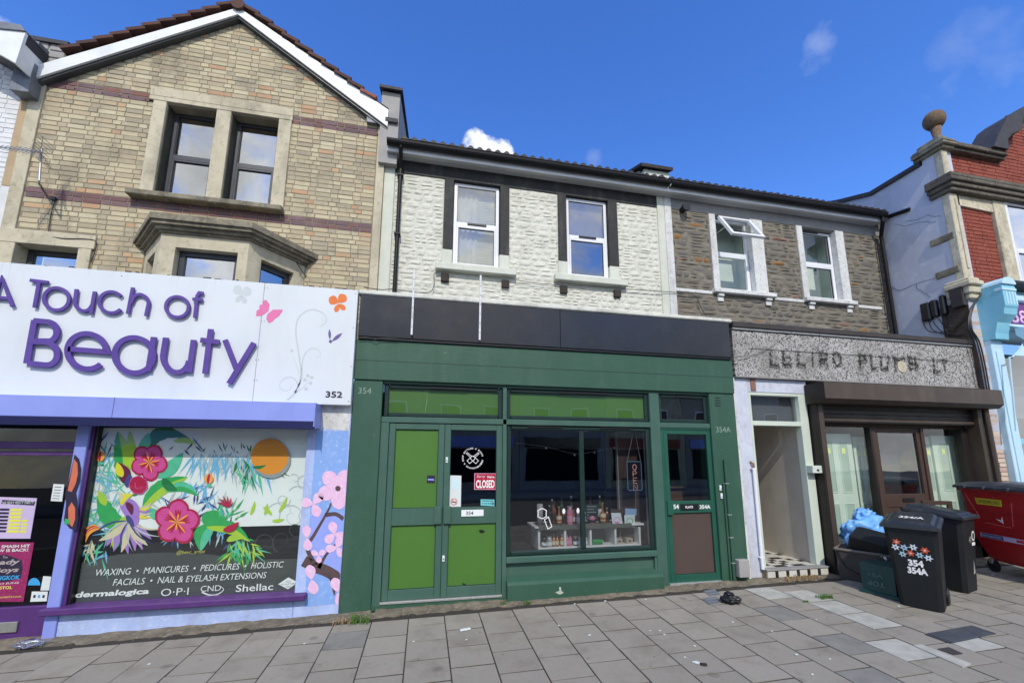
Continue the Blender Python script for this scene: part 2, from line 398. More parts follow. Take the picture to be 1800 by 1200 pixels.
m_oldstone = mat('weathered_stone', (150, 143, 124), (104, 99, 86), (176, 170, 150), scale=6, rough=.95, bump=.7, bscale=60, dirt=.85, dirtcol=(58, 55, 48), dscale=3, dstretch=(1, 1, .4))
m_white = mat('white_paint', (232, 236, 238), (216, 220, 222), scale=3, rough=.5, bump=.08, bscale=40, dirt=.25, dirtcol=(150, 150, 146), dscale=1.5)
m_upvc = mat('white_plastic', (236, 238, 242), (224, 226, 230), scale=2, rough=.3, spec=.5, dirt=.12, dirtcol=(170, 170, 168), dscale=3)
m_oldwhite = mat('flaking_white_paint', (222, 224, 222), (198, 200, 198), (150, 148, 142), scale=7, rough=.75, bump=.4, bscale=60, dirt=.5, dirtcol=(128, 124, 114), dscale=3, spots=[(16, .06, (120, 112, 100), .7)])
m_tile = mat('brown_roof_tile', (88, 60, 54), (70, 48, 44), (104, 76, 66), scale=10, rough=.85, bump=.4, bscale=90, rnd=[(78, 54, 48), (94, 66, 56), (68, 48, 44)], dirt=.4, dirtcol=(62, 50, 44), dscale=3)
m_anthr = mat('anthracite_frame', (62, 66, 72), (56, 60, 66), scale=2, rough=.4, spec=.5)
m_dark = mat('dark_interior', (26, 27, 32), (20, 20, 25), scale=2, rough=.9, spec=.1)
m_black = mat('black_plastic', (30, 31, 34), (24, 25, 28), scale=5, rough=.35, spec=.5)
m_lead = mat('lead_flashing', (128, 134, 142), (100, 106, 114), scale=8, rough=.6, metal=.3, bump=.3, bscale=40)
m_slate = mat('roof_slate', (66, 66, 70), (52, 52, 56), scale=8, rough=.7, bump=.3, bscale=60)
m_render = mat('grey_render', (168, 166, 160), (150, 150, 150), scale=3, rough=.9, bump=.3, bscale=80, dirt=.6, dirtcol=(110, 108, 104), dscale=1.2)
m_signw = mat('white_sign_panel', (216, 222, 226), (210, 217, 222), scale=1.2, rough=.35, spec=.4, dirt=.3, dirtcol=(180, 184, 186), dscale=2, dstretch=(1, 1, .3))
m_lav = mat('lavender_metal', (142, 156, 226), (132, 146, 216), scale=2, rough=.45, bump=.06, bscale=20, dirt=.25, dirtcol=(100, 112, 170), dscale=2)
m_lavwall = mat('lavender_render', (178, 196, 236), (160, 180, 226), (196, 208, 236), scale=5, rough=.8, bump=.6, bscale=50, dirt=.6, dirtcol=(140, 146, 168), dscale=4, dstretch=(1, 1, .3))
m_purp = mat('purple_paint', (86, 50, 116), (76, 44, 104), scale=4, rough=.45, bump=.1, dirt=.2, dirtcol=(120, 100, 130), dscale=5)
m_letter = mat('purple_letter', (90, 66, 150), (80, 56, 136), scale=6, rough=.5, dirt=.5, dirtcol=(104, 88, 120), dscale=4, dstretch=(1, 1, .4))
g_sky = glassmat('window_glass', refl=4.2, base=.30, wave=.10)
g_door = glassmat('dark_door_glass', (150, 155, 160), refl=1.1, base=.0, wave=.05)
g_shop = glassmat('shop_glass', (228, 232, 236), refl=3.4, base=.01, wave=.05)
g_soft = glassmat('clear_glass', (250, 253, 252), refl=1.6, base=.02, wave=.08)

# ------------------------------------------------------------------ ground
def gbox(mb, x0, x1, y0, y1, h0, h1):                   # box that follows the slope of the pavement
    n = len(mb.v)
    mb.v += [(x, y, gz(x, y) + h) for x in (x0, x1) for y in (y0, y1) for h in (h0, h1)]
    mb.f += [tuple(n + i for i in q) for q in ((0, 1, 3, 2), (4, 6, 7, 5), (0, 4, 5, 1), (2, 3, 7, 6), (0, 2, 6, 4), (1, 5, 7, 3))]; mb.mi += [0] * 6
b = MB(); gbox(b, -60, 70, -60, 60, -.6, -.17); b.build('ground', m_asphalt, kind='structure')
b = MB(); gbox(b, -60, 70, -15.0, -5.95, -.169, -.125); b.build('road', m_asphalt, kind='structure')
b = MB(); gbox(b, -60, 70, -5.78, 3.0, -.16, -.008); pave = b.build('pavement', m_joint, kind='structure')
b = MB(); gbox(b, -60, 70, -5.95, -5.785, -.16, 0.0); b.build('kerb', m_kerb, kind='structure')
b = MB(); gbox(b, -60, 70, -20.0, -15.01, -.16, 0.0); b.build('far_pavement', m_slab, kind='structure')
XS, PW, PH, YS = -0.4905, .3895, .3795, -.295
pale = [(1375, 1040), (1425, 1050), (1480, 1075), (1530, 1088), (1635, 1150), (1352, 1022)]
pale2 = [(1715, 1137), (1460, 1018)]
blue = [(1350, 1075), (1480, 1130), (1530, 1190), (612, 1120)]
PL = [gp(*p) for p in pale]; PL2 = [gp(*p) for p in pale2]; BL = [gp(*p) for p in blue]
tilt = Euler((math.atan(GY), -math.atan(GX), 0))
me_sl = {}
for key, mm in (('g', m_slab), ('p', m_slab_pale), ('b', m_slab_blue)):
    for v in range(3):
        q = MB(); rr = random.Random(v); q.box(0.0, 1, 0, 1, -.06, 0, 0)
        q.v = [(x, y, z if z < -.01 else rr.uniform(-.004, .0)) for x, y, z in q.v]
        me_sl[key, v] = q.mesh('paving_slab', mm)
slabs = []
for k in range(-14, 34):
    x0 = XS + (k) * PW; off = 0 if k % 2 == 0 else .19
    ys = [YS]; y = -.695 + (0 if k % 2 == 0 else .195)
    while y > -2.75: ys.append(y); y -= PH
    for a, c in zip(ys[:-1], ys[1:]): slabs.append((x0, c, PW, a - c))
def key_of(s):
    for lst, k in ((PL, 'p'), (PL2, 'p'), (BL, 'b')):
        for p in lst:
            if s[0] < p.x < s[0] + s[2] and s[1] < p.y < s[1] + s[3]: return k
    return 'g'
def hide(s):                                            # only slabs within or just outside the view
    d = Vector((s[0] + s[2] / 2, s[1] + s[3] / 2, .1)) - CAM; w = d.dot(fw); return w > .3 and -960 < F * d.dot(rx) / w < 960 and F * d.dot(dn) / w < 560
vis = [s for s in slabs if hide(s)]; rest = [s for s in slabs if not hide(s)]
vis.sort(key=lambda s: (Vector((s[0], s[1], 0.1)) - CAM).length)
for s in vis[:300]:
    o = bpy.data.objects.new('paving_slab', me_sl[key_of(s), R.randrange(3)]); COL.objects.link(o); o.parent = pave
    o.location = (s[0] + .004, s[1] + .004, gz(s[0], s[1]) + R.uniform(-.004, .001)); o.scale = (s[2] - .012, s[3] - .017, 1); o.rotation_euler = tilt
b = MB()
for s in vis[300:] + rest: gbox(b, s[0] + .004, s[0] + s[2] - .004, s[1] + .005, s[1] + s[3] - .012, -.05, R.uniform(-.002, 0))
for k in range(-14, 34):
    x0 = XS + k * PW; y = min(s[1] for s in slabs if abs(s[0] - x0) < .01)
    while y > -5.7: gbox(b, x0 + .004, x0 + PW - .004, y - PH + .005, y - .012, -.05, R.uniform(-.002, 0)); y -= PH
b.build('paving', m_slab, pave, kind='stuff')
b = MB()                                                # rough strip of mortar against the shopfronts
xs_ = [-6.0 + .09 * i for i in range(184)]; rr = random.Random(4)
e1 = [YS + rr.uniform(-.012, .02) for _ in xs_]; e2 = [-.13 + rr.uniform(-.03, .03) for _ in xs_]; h1_ = [rr.uniform(-.004, .004) for _ in xs_]; h2_ = [rr.uniform(.0, .016) for _ in xs_]
for i in range(183):
    xa, xb = xs_[i], xs_[i + 1]
    def P_(x, y, h): return (x, y, gz(x, y) + h)
    b.quad([P_(xa, e1[i], -.02), P_(xb, e1[i + 1], -.02), P_(xb, e2[i + 1], h1_[i + 1]), P_(xa, e2[i], h1_[i])])
    b.quad([P_(xa, e2[i], h1_[i]), P_(xb, e2[i + 1], h1_[i + 1]), P_(xb, 0, h2_[i + 1]), P_(xa, 0, h2_[i])])
    b.quad([P_(xa, 0, h2_[i]), P_(xb, 0, h2_[i + 1]), P_(xb, .3, .02), P_(xa, .3, .02)])
b.build('mortar_strip', m_cement, pave)

# ------------------------------------------------------------------ windows
def interior(parent, x0, x1, z0, z1, Y, m, depth=.12):
    b = MB(); sheet(b, x0, x1, z0, z1, Y + depth); return b.build('blind', m, parent)
def sash(parent, r, Y, mf, g, split=.5, fw=.055, rail=.07, thick=.06, vent=False, low_inset=.028, name='window', behind=None, bd=.1, beads=True):
    x0, x1, z0, z1 = r; zs = z0 + (z1 - z0) * split
    b = MB(); frame(b, x0, x1, z0, z1, fw, Y, Y + thick, c=.005); b.box(x0 + fw, x1 - fw, Y - .004, Y + thick, zs - rail / 2, zs + rail / 2, .005)
    if low_inset: frame(b, x0 + fw, x1 - fw, z0 + fw, zs - rail / 2, low_inset, Y - .008, Y + thick - .002, c=.003)
    w = b.build(name, mf, parent)
    for a, c, ins in ((zs + rail / 2, z1 - fw, 0), (z0 + fw + low_inset, zs - rail / 2 - low_inset, low_inset)):
        q = MB(); sheet(q, x0 + fw + ins, x1 - fw - ins, a, c, Y + .02); q.build('pane', g, w)
        if beads:
            q = MB(); frame(q, x0 + fw + ins, x1 - fw - ins, a, c, .008, Y + .008, Y + .03, c=0); q.build('bead', m_black, w)
    if vent: bx('trickle_vent', m_black, w, (x0 + x1) / 2 - (x1 - x0) * .2, (x0 + x1) / 2 + (x1 - x0) * .22, Y - .022, Y, zs - .004, zs + .026, .003)
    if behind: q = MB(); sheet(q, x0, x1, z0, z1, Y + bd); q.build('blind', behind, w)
    return w

# ------------------------------------------------------------------ house 352
YB = 1.10
A = thing('terraced_house', 'buff brick gabled house with a bay window above the white beauty shop sign', 'house', (-3.2, .6, .05))
XL, XR = at(86, 134, YB).x, at(664, 250, YB).x
apex = at(418, 24, YB - .12)
XA = at(418, 24, YB).x
# window openings
wl_ = rc(292, 182, 362, 354, YB); wr_ = rc(406, 196, 475, 366, YB)
WZ0, WZ1 = (wl_[2] + wr_[2]) / 2, (wl_[3] + wr_[3]) / 2
W1 = (at(276, 300, YB).x - .03, at(371, 280, YB).x, WZ0, WZ1); W1 = (at(284, 250, YB).x, at(371, 280, YB).x, WZ0, WZ1)
W2 = (at(399, 270, YB).x, at(483, 290, YB).x, WZ0, WZ1)
LINT = (at(267, 160, YB).x, at(517, 195, YB).x, WZ1, at(267, 154, YB).z)
SUR = (at(255, 280, YB).x, at(505, 300, YB).x)
SILL = (at(230, 345, YB).x, at(500, 370, YB).x, WZ0 - .085, WZ0)
BAYX0, BAYX1 = at(250, 432, YB).x, at(545, 450, YB).x
BAYZ = at(280.5, 382, .43).z
LW = rc(28, 432, 137, 500, YB); LWZ = at(80, 432, YB).z
LWX0, LWX1 = at(28, 436, YB).x, at(139, 445, YB).x
holes = [(LINT[0], LINT[1], LINT[2], LINT[3]), (SUR[0], SUR[1], WZ0, WZ1), (SILL[0], SILL[1], SILL[2], SILL[3]),
         (BAYX0 + .05, BAYX1 - .05, 3.0, BAYZ - .05), (LWX0 - .2, LWX1 + .18, 3.0, LWZ + .2)]
rake_l = (at(60, 126, YB - .12)); rake_r = at(680, 208, YB - .12)
def rooftop(x):
    if x < apex.x: return rake_l.z + (apex.z + .1 - rake_l.z) * (x - rake_l.x) / (apex.x - rake_l.x)
    return rake_r.z + (apex.z + .1 - rake_r.z) * (rake_r.x - x) / (rake_r.x - apex.x)
b = MB()
zc = LINT[2] + .05
b.prism([(XL, 3.3), (XR, 3.3), (XR, rooftop(XR) - .1), (apex.x, apex.z), (XL, rooftop(XL) - .1)], YB + .0045, YB + .05)
# body behind, leaving the openings dark
wallA = None
body = MB()
def wall_with_holes(mb, x0, x1, z0, z1, y0, y1, hs):
    hs = [(h[0] - .012, h[1] + .012, h[2] - .012, h[3] + .012) for h in hs]
    xs = sorted({x0, x1, *[h[0] for h in hs], *[h[1] for h in hs]}); zs = sorted({z0, z1, *[h[2] for h in hs], *[h[3] for h in hs]})
    for i in range(len(xs) - 1):
        j = 0
        while j < len(zs) - 1:
            cx = (xs[i] + xs[i + 1]) / 2
            if xs[i] < x0 - 1e-6 or xs[i + 1] > x1 + 1e-6 or any(h[0] < cx < h[1] and h[2] < (zs[j] + zs[j + 1]) / 2 < h[3] for h in hs): j += 1; continue
            k = j + 1
            while k < len(zs) - 1 and not any(h[0] < cx < h[1] and h[2] < (zs[k] + zs[k + 1]) / 2 < h[3] for h in hs): k += 1
            mb.box(xs[i], xs[i + 1], y0, y1, zs[j], zs[k]); j = k
ops = [(W1[0], W1[1], WZ0, WZ1), (W2[0], W2[1], WZ0, WZ1), (LWX0, LWX1, 3.4, LWZ), (BAYX0 + .1, BAYX1 - .1, 3.35, BAYZ - .25)]
eave_z = min(rooftop(XL), rooftop(XR)) - .15
wall_with_holes(body, XL, XR, 3.3, eave_z, YB + .0045, YB + .25, ops)
body.prism([(XL, eave_z), (XR, eave_z), (XR, rooftop(XR) - .12), (apex.x, apex.z - .02), (XL, rooftop(XL) - .12)], YB + .0045, YB + .25)
wallA = body.build('brick_wall', m_mortar, A)
ZLOW, ZUP = at(44, 327, YB).z, at(94, 137, YB).z
PB = .0757
z0g = ZLOW - PB * 22
def bkey(x, z, k):
    r = R.random()
    kk = round((z - z0g) / PB)
    if kk in (20, 21): return 'p'
    top_band = round((ZUP - ZLOW) / PB) + 20
    if kk in (top_band, top_band + 1) and (x < W1[0] or x > W2[1]): return 'p'
    return 'o' if r < .045 else 'a'
pcs = brickwork(XL + .005, XR - .005, z0g, apex.z, YB, holes, lambda x: rooftop(x) - .09, bkey, pitch=PB)
lay('brick', pcs, [unit_brick(i) for i in range(5)], wallA, {'a': m_buff, 'o': m_orange, 'p': m_purple}, rest='brickwork')
# quoin strips
QW = at(60, 142, YB).x
bx('quoin_strip', m_bath, A, QW + .0, XL - .002, YB - .02, YB + .25, 3.3, rooftop(XL) - .12)
XQ = at(678, 250, YB).x
bx('quoin_strip', m_bath, A, XR + .002, XQ, YB - .02, YB + .25, 3.3, at(672, 232, YB).z + .1)
# upper window surround
def ys(): return YB - .03
b = MB()
b.box(LINT[0], LINT[1], ys(), YB + .2, WZ1 + .07, LINT[3], .006); b.box(LINT[0], LINT[1], ys() - .0, YB + .2, WZ1, WZ1 + .069, .004)
b.build('lintel', m_bath, A)
for x0, x1 in ((SUR[0], W1[0]), (W1[1], W2[0]), (W2[1], SUR[1])): bx('jamb', m_bath, A, x0, x1, ys() + .003, YB + .22, WZ0, WZ1 - .002, .006)
bx('sill', m_oldstone, A, SILL[0], SILL[1], YB - .14, YB + .2, SILL[2], SILL[3], .012)
m_line = mat('reveal_shade_olive', (70, 70, 60), (54, 54, 48), scale=5, rough=.8)
m_voile = mat('net_curtain', (120, 124, 130), (96, 100, 108), scale=3, rough=.9)
for w in (W1, W2):                                       # added dark lining, shade of the window reveals put into its colour
    b = MB(); b.box(w[0] - .004, w[0] + .012, YB + .02, YB + .169, WZ0, WZ1 + .004); b.box(w[1] - .006, w[1] + .004, YB + .02, YB + .169, WZ0, WZ1 + .004); b.box(w[0] + .012, w[1] - .006, YB + .012, YB + .169, WZ1 - .014, WZ1 + .004); b.build('reveal_shade_lining', m_line, A)
for w in (W1, W2): sash(A, w, YB + .17, m_anthr, g_sky, split=.5, fw=.07, rail=.08, low_inset=.03, behind=m_dark, bd=.25)
# left window, only its head shows over the sign
wA = sash(A, (LWX0, LWX1, 3.4, LWZ), YB + .17, m_anthr, g_sky, split=.3, fw=.07, behind=m_dark, bd=.25)
b = MB(); b.box(LWX0 - .2, LWX1 + .18, YB - .03, YB + .2, LWZ, LWZ + .2, .006); b.build('lintel', m_bath, A)
bx('jamb', m_bath, A, LWX1, LWX1 + .15, YB - .027, YB + .2, 3.4, LWZ - .002); bx('jamb', m_bath, A, LWX0 - .2, LWX0, YB - .027, YB + .2, 3.4, LWZ - .002)
# bay window
YF = at(362, 388, YB).y
YF = .45
fx0, fx1 = at(286, 400, YF).x, at(440, 410.6, YF).x
bz1 = BAYZ - .2
bay = MB()
pl = [(BAYX0 + .06, YB), (fx0, YF), (fx1, YF), (BAYX1 - .06, YB)]
def wallseg(mb, p, q, segs, z0, z1, th=.16):            # solid pieces along a canted wall: segs = [(t0, t1, za, zb)]
    d = Vector((q[0] - p[0], q[1] - p[1])); n = Vector((-d.y, d.x)).normalized() * th
    for t0, t1, za, zb in segs:
        a = Vector(p) + d * t0; c = Vector(p) + d * t1
        mb.prism([(a.x, a.y), (c.x, c.y), (c.x + n.x, c.y + n.y), (a.x + n.x, a.y + n.y)], za, zb, 'z')
cant_h = at(307, 434, YF).z
FW0, FW1 = at(307, 445, YF).x, at(417.5, 450, YF).x
t0, t1 = (FW0 - fx0) / (fx1 - fx0), (FW1 - fx0) / (fx1 - fx0)
wallseg(bay, pl[1], pl[2], [(0, t0, 3.3, bz1), (t1, 1, 3.3, bz1), (t0, t1, cant_h, bz1)], 0, 0)
wallseg(bay, pl[2], pl[3], [(0, .22, 3.3, bz1), (.80, 1, 3.3, bz1), (.22, .80, cant_h, bz1)], 0, 0)
wallseg(bay, pl[0], pl[1], [(0, .20, 3.3, bz1), (.72, 1, 3.3, bz1), (.20, .72, cant_h, bz1)], 0, 0)
bay.build('bay_window', m_bath, A)
bw = bpy.data.objects[-1] if False else None
def corn(e, z0, z1, name='cornice'):
    c = MB(); k = e
    o = [(BAYX0 + .06 - k * 1.2, YB), (fx0 - k * .5, YF - k), (fx1 + k * .5, YF - k), (BAYX1 - .06 + k * 1.2, YB)]
    c.prism(o, z0, z1, 'z'); return c
cb_ = MB()
for e, z0, z1 in ((.03, bz1, bz1 + .03), (.07, bz1 + .03, bz1 + .075), (.12, bz1 + .075, bz1 + .12), (.15, bz1 + .12, BAYZ)):
    q = corn(e, z0 + .0005, z1); n = len(cb_.v); cb_.v += q.v; cb_.f += [tuple(n + i for i in f) for f in q.f]; cb_.mi += q.mi
cb_.build('cornice', m_oldstone, A)
fr = MB(); frame(fr, FW0, FW1, 3.35, cant_h, .07, YF + .10, YF + .16); w = fr.build('window', m_anthr, A)
q = MB(); sheet(q, FW0 + .06, FW1 - .06, 3.4, cant_h - .06, YF + .13); q.build('pane', g_sky, w)
for (p, qn, ta, tb) in ((pl[2], pl[3], .22, .80), (pl[0], pl[1], .20, .72)):
    d = Vector((qn[0] - p[0], qn[1] - p[1])); n = Vector((-d.y, d.x)).normalized()
    a = Vector(p) + d * ta + n * .10; c = Vector(p) + d * tb + n * .10
    def seg(mb, u0, u1, z0, z1, n0=0, n1=.06):
        P = a + (c - a) * u0; Q = a + (c - a) * u1
        mb.prism([(P.x + n.x * n0, P.y + n.y * n0), (Q.x + n.x * n0, Q.y + n.y * n0), (Q.x + n.x * n1, Q.y + n.y * n1), (P.x + n.x * n1, P.y + n.y * n1)], z0, z1, 'z')
    fr = MB(); seg(fr, 0, .14, 3.35, cant_h); seg(fr, .86, 1, 3.35, cant_h); seg(fr, .14, .86, cant_h - .08, cant_h, .001)
    w = fr.build('window', m_anthr, A); q = MB(); P = a + (c - a) * .1 + n * .03; Q = a + (c - a) * .9 + n * .03
    q.quad([(P.x, P.y, 3.35), (Q.x, Q.y, 3.35), (Q.x, Q.y, cant_h - .05), (P.x, P.y, cant_h - .05)]); q.build('pane', g_sky, w)
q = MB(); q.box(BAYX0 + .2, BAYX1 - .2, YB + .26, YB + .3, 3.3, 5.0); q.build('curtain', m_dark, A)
# barge boards, soffit strip, roof slopes and verge tiles
YV = YB - .12
aT, aB = at(418, 13, YV), at(418, 25, YV)
lT, lB = at(62, 115, YV), at(58, 138, YV)
rT, rB = at(683, 193, YV), at(681, 222, YV)
ap = (apex.x, aB.z)
b = MB(); b.prism([(lB.x, lB.z), (apex.x, aB.z), (apex.x, aT.z), (lB.x + .0, lT.z)], YV, YV + .03); b.build('barge_board', m_white, A)
b = MB(); b.prism([(apex.x, aB.z), (rB.x, rB.z), (rB.x, rT.z), (apex.x, aT.z)], YV, YV + .03); b.build('barge_board', m_white, A)
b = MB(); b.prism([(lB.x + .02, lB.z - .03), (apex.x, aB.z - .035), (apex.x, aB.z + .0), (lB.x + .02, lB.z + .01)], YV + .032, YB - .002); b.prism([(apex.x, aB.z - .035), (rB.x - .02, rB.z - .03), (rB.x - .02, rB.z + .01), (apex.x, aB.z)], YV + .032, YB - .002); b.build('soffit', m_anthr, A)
b = MB(); th = .06
for p, q_ in (((lB.x, lT.z), (apex.x, aT.z)), ((apex.x, aT.z), (rB.x, rT.z))):
    b.prism([(p[0], p[1] + .01), (q_[0], q_[1] + .01), (q_[0], q_[1] + th), (p[0], p[1] + th)], YV + .04, YB + 8.0)
b.build('roof', m_tile, A)
roofA = bpy.data.objects['roof']
def verge(p, q_, n, extra=0):
    P, Q = Vector((p[0], p[1])), Vector((q_[0], q_[1])); d = (Q - P) / n; L = d.length; u = d.normalized(); nn = Vector((-u.y, u.x)) * (1 if u.x > 0 else -1)
    for i in range(n):
        a = P + d * i; o = MB(); s = .05
        lo, hi = (a, a + d * 1.1) 
        # lower end sits lower, upper end tucked under the next tile
        flip = u.y < 0
        h0, h1 = (.055, .008) if not flip else (.008, .055)
        if flip: lo, hi = a - d * .1, a + d
        o.prism([(lo.x + nn.x * h0, lo.y + nn.y * h0), (hi.x + nn.x * h1, hi.y + nn.y * h1), (hi.x + nn.x * (h1 + .05), hi.y + nn.y * (h1 + .05)), (lo.x + nn.x * (h0 + .05), lo.y + nn.y * (h0 + .05))][::1], YV - .035 - R.uniform(0, .008), YV + .3)
        o.build('roof_tile', m_tile_end if (extra and i == n - 1) else m_tile, roofA)
m_tile_end = mat('reddish_tile', (146, 92, 78), (128, 80, 68), scale=10, rough=.85, bump=.3)
verge((at(112, 97, YV).x, at(112, 95, YV).z), (apex.x - .06, aT.z), 11)
verge((apex.x + .06, aT.z), (at(657, 173, YV).x, at(650, 178, YV).z), 10, 1)
b = MB(); b.tube([(apex.x, YV - .05, aT.z + .03), (apex.x, YV + .4, aT.z + .03)], .1, 12); b.build('ridge_tile', m_tile, roofA)
b = MB(); b.tube([(apex.x, YV + .4, aT.z + .03), (apex.x, YB + 8, aT.z + .03)], .095, 10); b.build('ridge', m_tile, roofA, kind='stuff')
# lead work and parapets beside the gable
pr0, pr1 = at(672, 165, YB - .1), at(706, 250, YB - .1)
P2 = rc(672, 160, 700, 232, YB - .08)
b = MB(); b.prism([(YB - .08, 6.6), (YB - .08, P2[3]), (YB + 4, P2[3] + 1.6), (YB + 4, 6.6)], P2[0], P2[1], 'x'); pa = b.build('parapet', m_render, A)
b = MB(); b.prism([(YB - .16, P2[3]), (YB - .16, P2[3] + .05), (YB + 4, P2[3] + 1.65), (YB + 4, P2[3] + 1.6)], P2[0] - .04, P2[1] + .04, 'x'); b.build('coping', m_slate, pa)
zz = at(695, 212, YB - .12).z
bx('lead_band', m_slate, pa, P2[0] + .08, P2[1] - .01, YB - .126, YB - .1, zz - .04, zz + .04)
bx('lead_flashing', m_lead, A, P2[0] - .22, P2[0], YV + .05, YB + .5, at(665, 195, YB - .2).z - .12, at(665, 185, YB - .2).z + .06)
# ground floor: walls beside and below the shop window
YS0 = 0.0
pil = (at(545, 760, 0).x, at(622, 690, 0).x)
XPL, XPR = at(541, 760, 0).x, at(620, 700, 0).x
zsign = at(618, 712, -.1).z
b = MB(); b.box(XPL, XPR - .003, 0, .5, -.1, zsign + .3, .006); pilA = b.build('painted_pilaster', m_lavwall, A)
# blossom mural on the pilaster
m_skyp = mat('mural_blue', (138, 172, 228), (120, 160, 220), (176, 198, 238), scale=6, rough=.7, soft=1)
m_pinkp = mat('mural_pink', (232, 200, 224), (216, 168, 208), (244, 226, 240), scale=16, rough=.7, soft=1)
m_branch = mat('mural_brown', (92, 74, 74), (76, 60, 62), scale=10, rough=.7)
m_lilac = mat('mural_lilac', (150, 168, 236), (136, 152, 226), scale=8, rough=.7, soft=1)
Ya = -.0015
art('mural_sky', m_skyp, pilA, [(556, 757), (613, 757), (606, 900), (597, 1060), (535, 1066), (545, 900)], Ya)
art('mural_lilac_patch', m_lilac, pilA, [(548, 905), (603, 900), (598, 1020), (575, 990), (540, 1000)], Ya - .001)
def petal(cx, cy, ang, ln, wd, n=12, tip=.0):
    pts = []
    for i in range(n):
        t = i / (n - 1); r = ln * t; w = wd * math.sin(math.pi * (t ** 1.35) * .97 + .03) ** .62 if 0 < t < 1 else (0 if t == 0 else wd * .12)
        pts.append((r, w))
    pts = [(r, w) for r, w in pts] + [(r, -w) for r, w in pts[::-1]]
    c, s_ = math.cos(ang), math.sin(ang)
    return [(cx + r * c - w * s_, cy + r * s_ + w * c) for r, w in pts]
def flower(parent, cx, cy, rad, m, n=5, wd=.42, a0=0, Y=Ya - .003, name='mural_blossom', edge=None):
    b = MB(); mats = [m]
    if edge:
        for k in range(n): b.quad([at(p[0], p[1], Y + .0006) for p in petal(cx, cy, a0 + k * 2 * math.pi / n, rad * 1.12, rad * (wd + .07))])
        b.mi = [1] * len(b.f); mats = [m, edge]
    for k in range(n): b.cur = 0; b.quad([at(p[0], p[1], Y - .0002 * k) for p in petal(cx, cy, a0 + k * 2 * math.pi / n, rad, rad * wd)])
    return b.build(name, mats, parent)
def stroke(parent, pts, w, m, Y=Ya - .002, name='mural_branch', taper=True):
    b = MB(); n = len(pts); L_, R_ = [], []
    P = [Vector(p) for p in pts]; Q = []
    for i in range(n - 1):
        a, b1, c, d = P[max(i - 1, 0)], P[i], P[i + 1], P[min(i + 2, n - 1)]
        for j in range(4):
            t = j / 4; Q.append(.5 * ((2 * b1) + (c - a) * t + (2 * a - 5 * b1 + 4 * c - d) * t * t + (3 * b1 - a - 3 * c + d) * t ** 3))
    Q.append(P[-1]); k = len(Q)
    for i, p in enumerate(Q):
        t = (Q[min(i + 1, k - 1)] - Q[max(i - 1, 0)]).normalized(); nn = Vector((-t.y, t.x)); ww = w * (1 - (.75 * i / (k - 1) if taper else 0)) / 2
        L_.append(p + nn * ww); R_.append(p - nn * ww)
    for i in range(k - 1): b.quad([at(v[0], v[1], Y) for v in (L_[i], L_[i + 1], R_[i + 1], R_[i])])
    return b.build(name, m, parent)
stroke(pilA, [(534, 985), (552, 995), (576, 1004), (601, 1020)], 20, m_branch, taper=False)
stroke(pilA, [(556, 996), (540, 962), (552, 940), (575, 900), (583, 882)], 9, m_branch)
stroke(pilA, [(560, 998), (573, 975), (590, 955)], 7, m_branch)
stroke(pilA, [(572, 905), (590, 903), (604, 912)], 7, m_branch, taper=False)
stroke(pilA, [(582, 1010), (586, 1030), (588, 1045)], 10, m_branch)
for cx, cy, r, a0, n in ((594, 858, 37, .25, 5), (551, 885, 24, 1.2, 3), (588, 938, 22, -1.8, 3), (548, 1018, 26, 1.4, 2), (594, 1040, 26, 1.3, 2), (540, 945, 22, 1.5, 2), (560, 975, 14, -.6, 3), (592, 962, 20, .9, 3)):
    f = flower(pilA, cx, cy, r, m_pinkp, n, .36, a0)
art('mural_blossom_heart', m_branch, pilA, [(594 + 5 * math.cos(t * .9), 858 + 5 * math.sin(t * .9)) for t in range(7)], Ya - .006)
# white top of the pilaster
art('white_patch', m_oldwhite, pilA, [(561, 711), (618, 713), (613, 757), (557, 752)], Ya)
# riser, sill, window
sz1 = at(300, 1068, -.1).z; sillr = (at(78, 1078, -.1).x, at(537, 1048, -.1).x)
RX0, RX1 = at(80, 1100, 0).x, XPL - .002
b = MB(); b.box(RX0, RX1, .0, .45, -.15, at(300, 1065, -.02).z, .008); b.build('stall_riser', m_lavwall, A)
SZ0, SZ1 = at(300, 1076, -.1).z, at(300, 1062, -.1).z
SZ0, SZ1 = at(90, 1083, -.1).z, at(90, 1071, -.1).z
b = MB(); b.box(RX0 - .02, at(537, 1040, -.1).x, -.1, .1, SZ0, SZ1, .01); b.build('window_sill', m_purp, A)
# blue post left of the window and the dark frame
bxp = (at(134, 762, -.02).x, at(156, 760, -.02).x)
bx('blue_post', m_lav, A, bxp[0], bxp[1], -.02, .25, -.12, 2.6, .006)
YG = .075
wx0, wx1, wz0, wz1 = at(165, 770, YG).x, XPL, at(300, 1060, YG).z, 2.5
bx('window_frame', m_purp, A, bxp[1] + .001, bxp[1] + .03, .01, .2, SZ1, 2.5, .004)
b = MB(); b.box(bxp[1] + .031, bxp[1] + .055, .03, .2, SZ1, 2.5, .004); b.build('window_frame', m_black, A)
pane = MB(); sheet(pane, bxp[1] + .055, XPL, SZ1 - .03, 2.5, YG); winA = pane.build('shop_window', g_soft, A)
m_wv = mat('white_vinyl', (226, 232, 229), (218, 225, 222), scale=1.5, rough=.5)
m_bv = mat('charcoal_vinyl', (72, 78, 76), (62, 68, 67), scale=2, rough=.35, spec=.5)
m_bb = mat('black_vinyl', (26, 28, 30), (20, 22, 24), scale=2, rough=.35, spec=.5)
YM = YG + .02
gx0, gx1 = bxp[1] + .055, XPL
zl = at(530, 921, YM).z
art('white_film', m_wv, winA, [(175, 752), (549, 752), (537, 922), (150, 932)], YM)
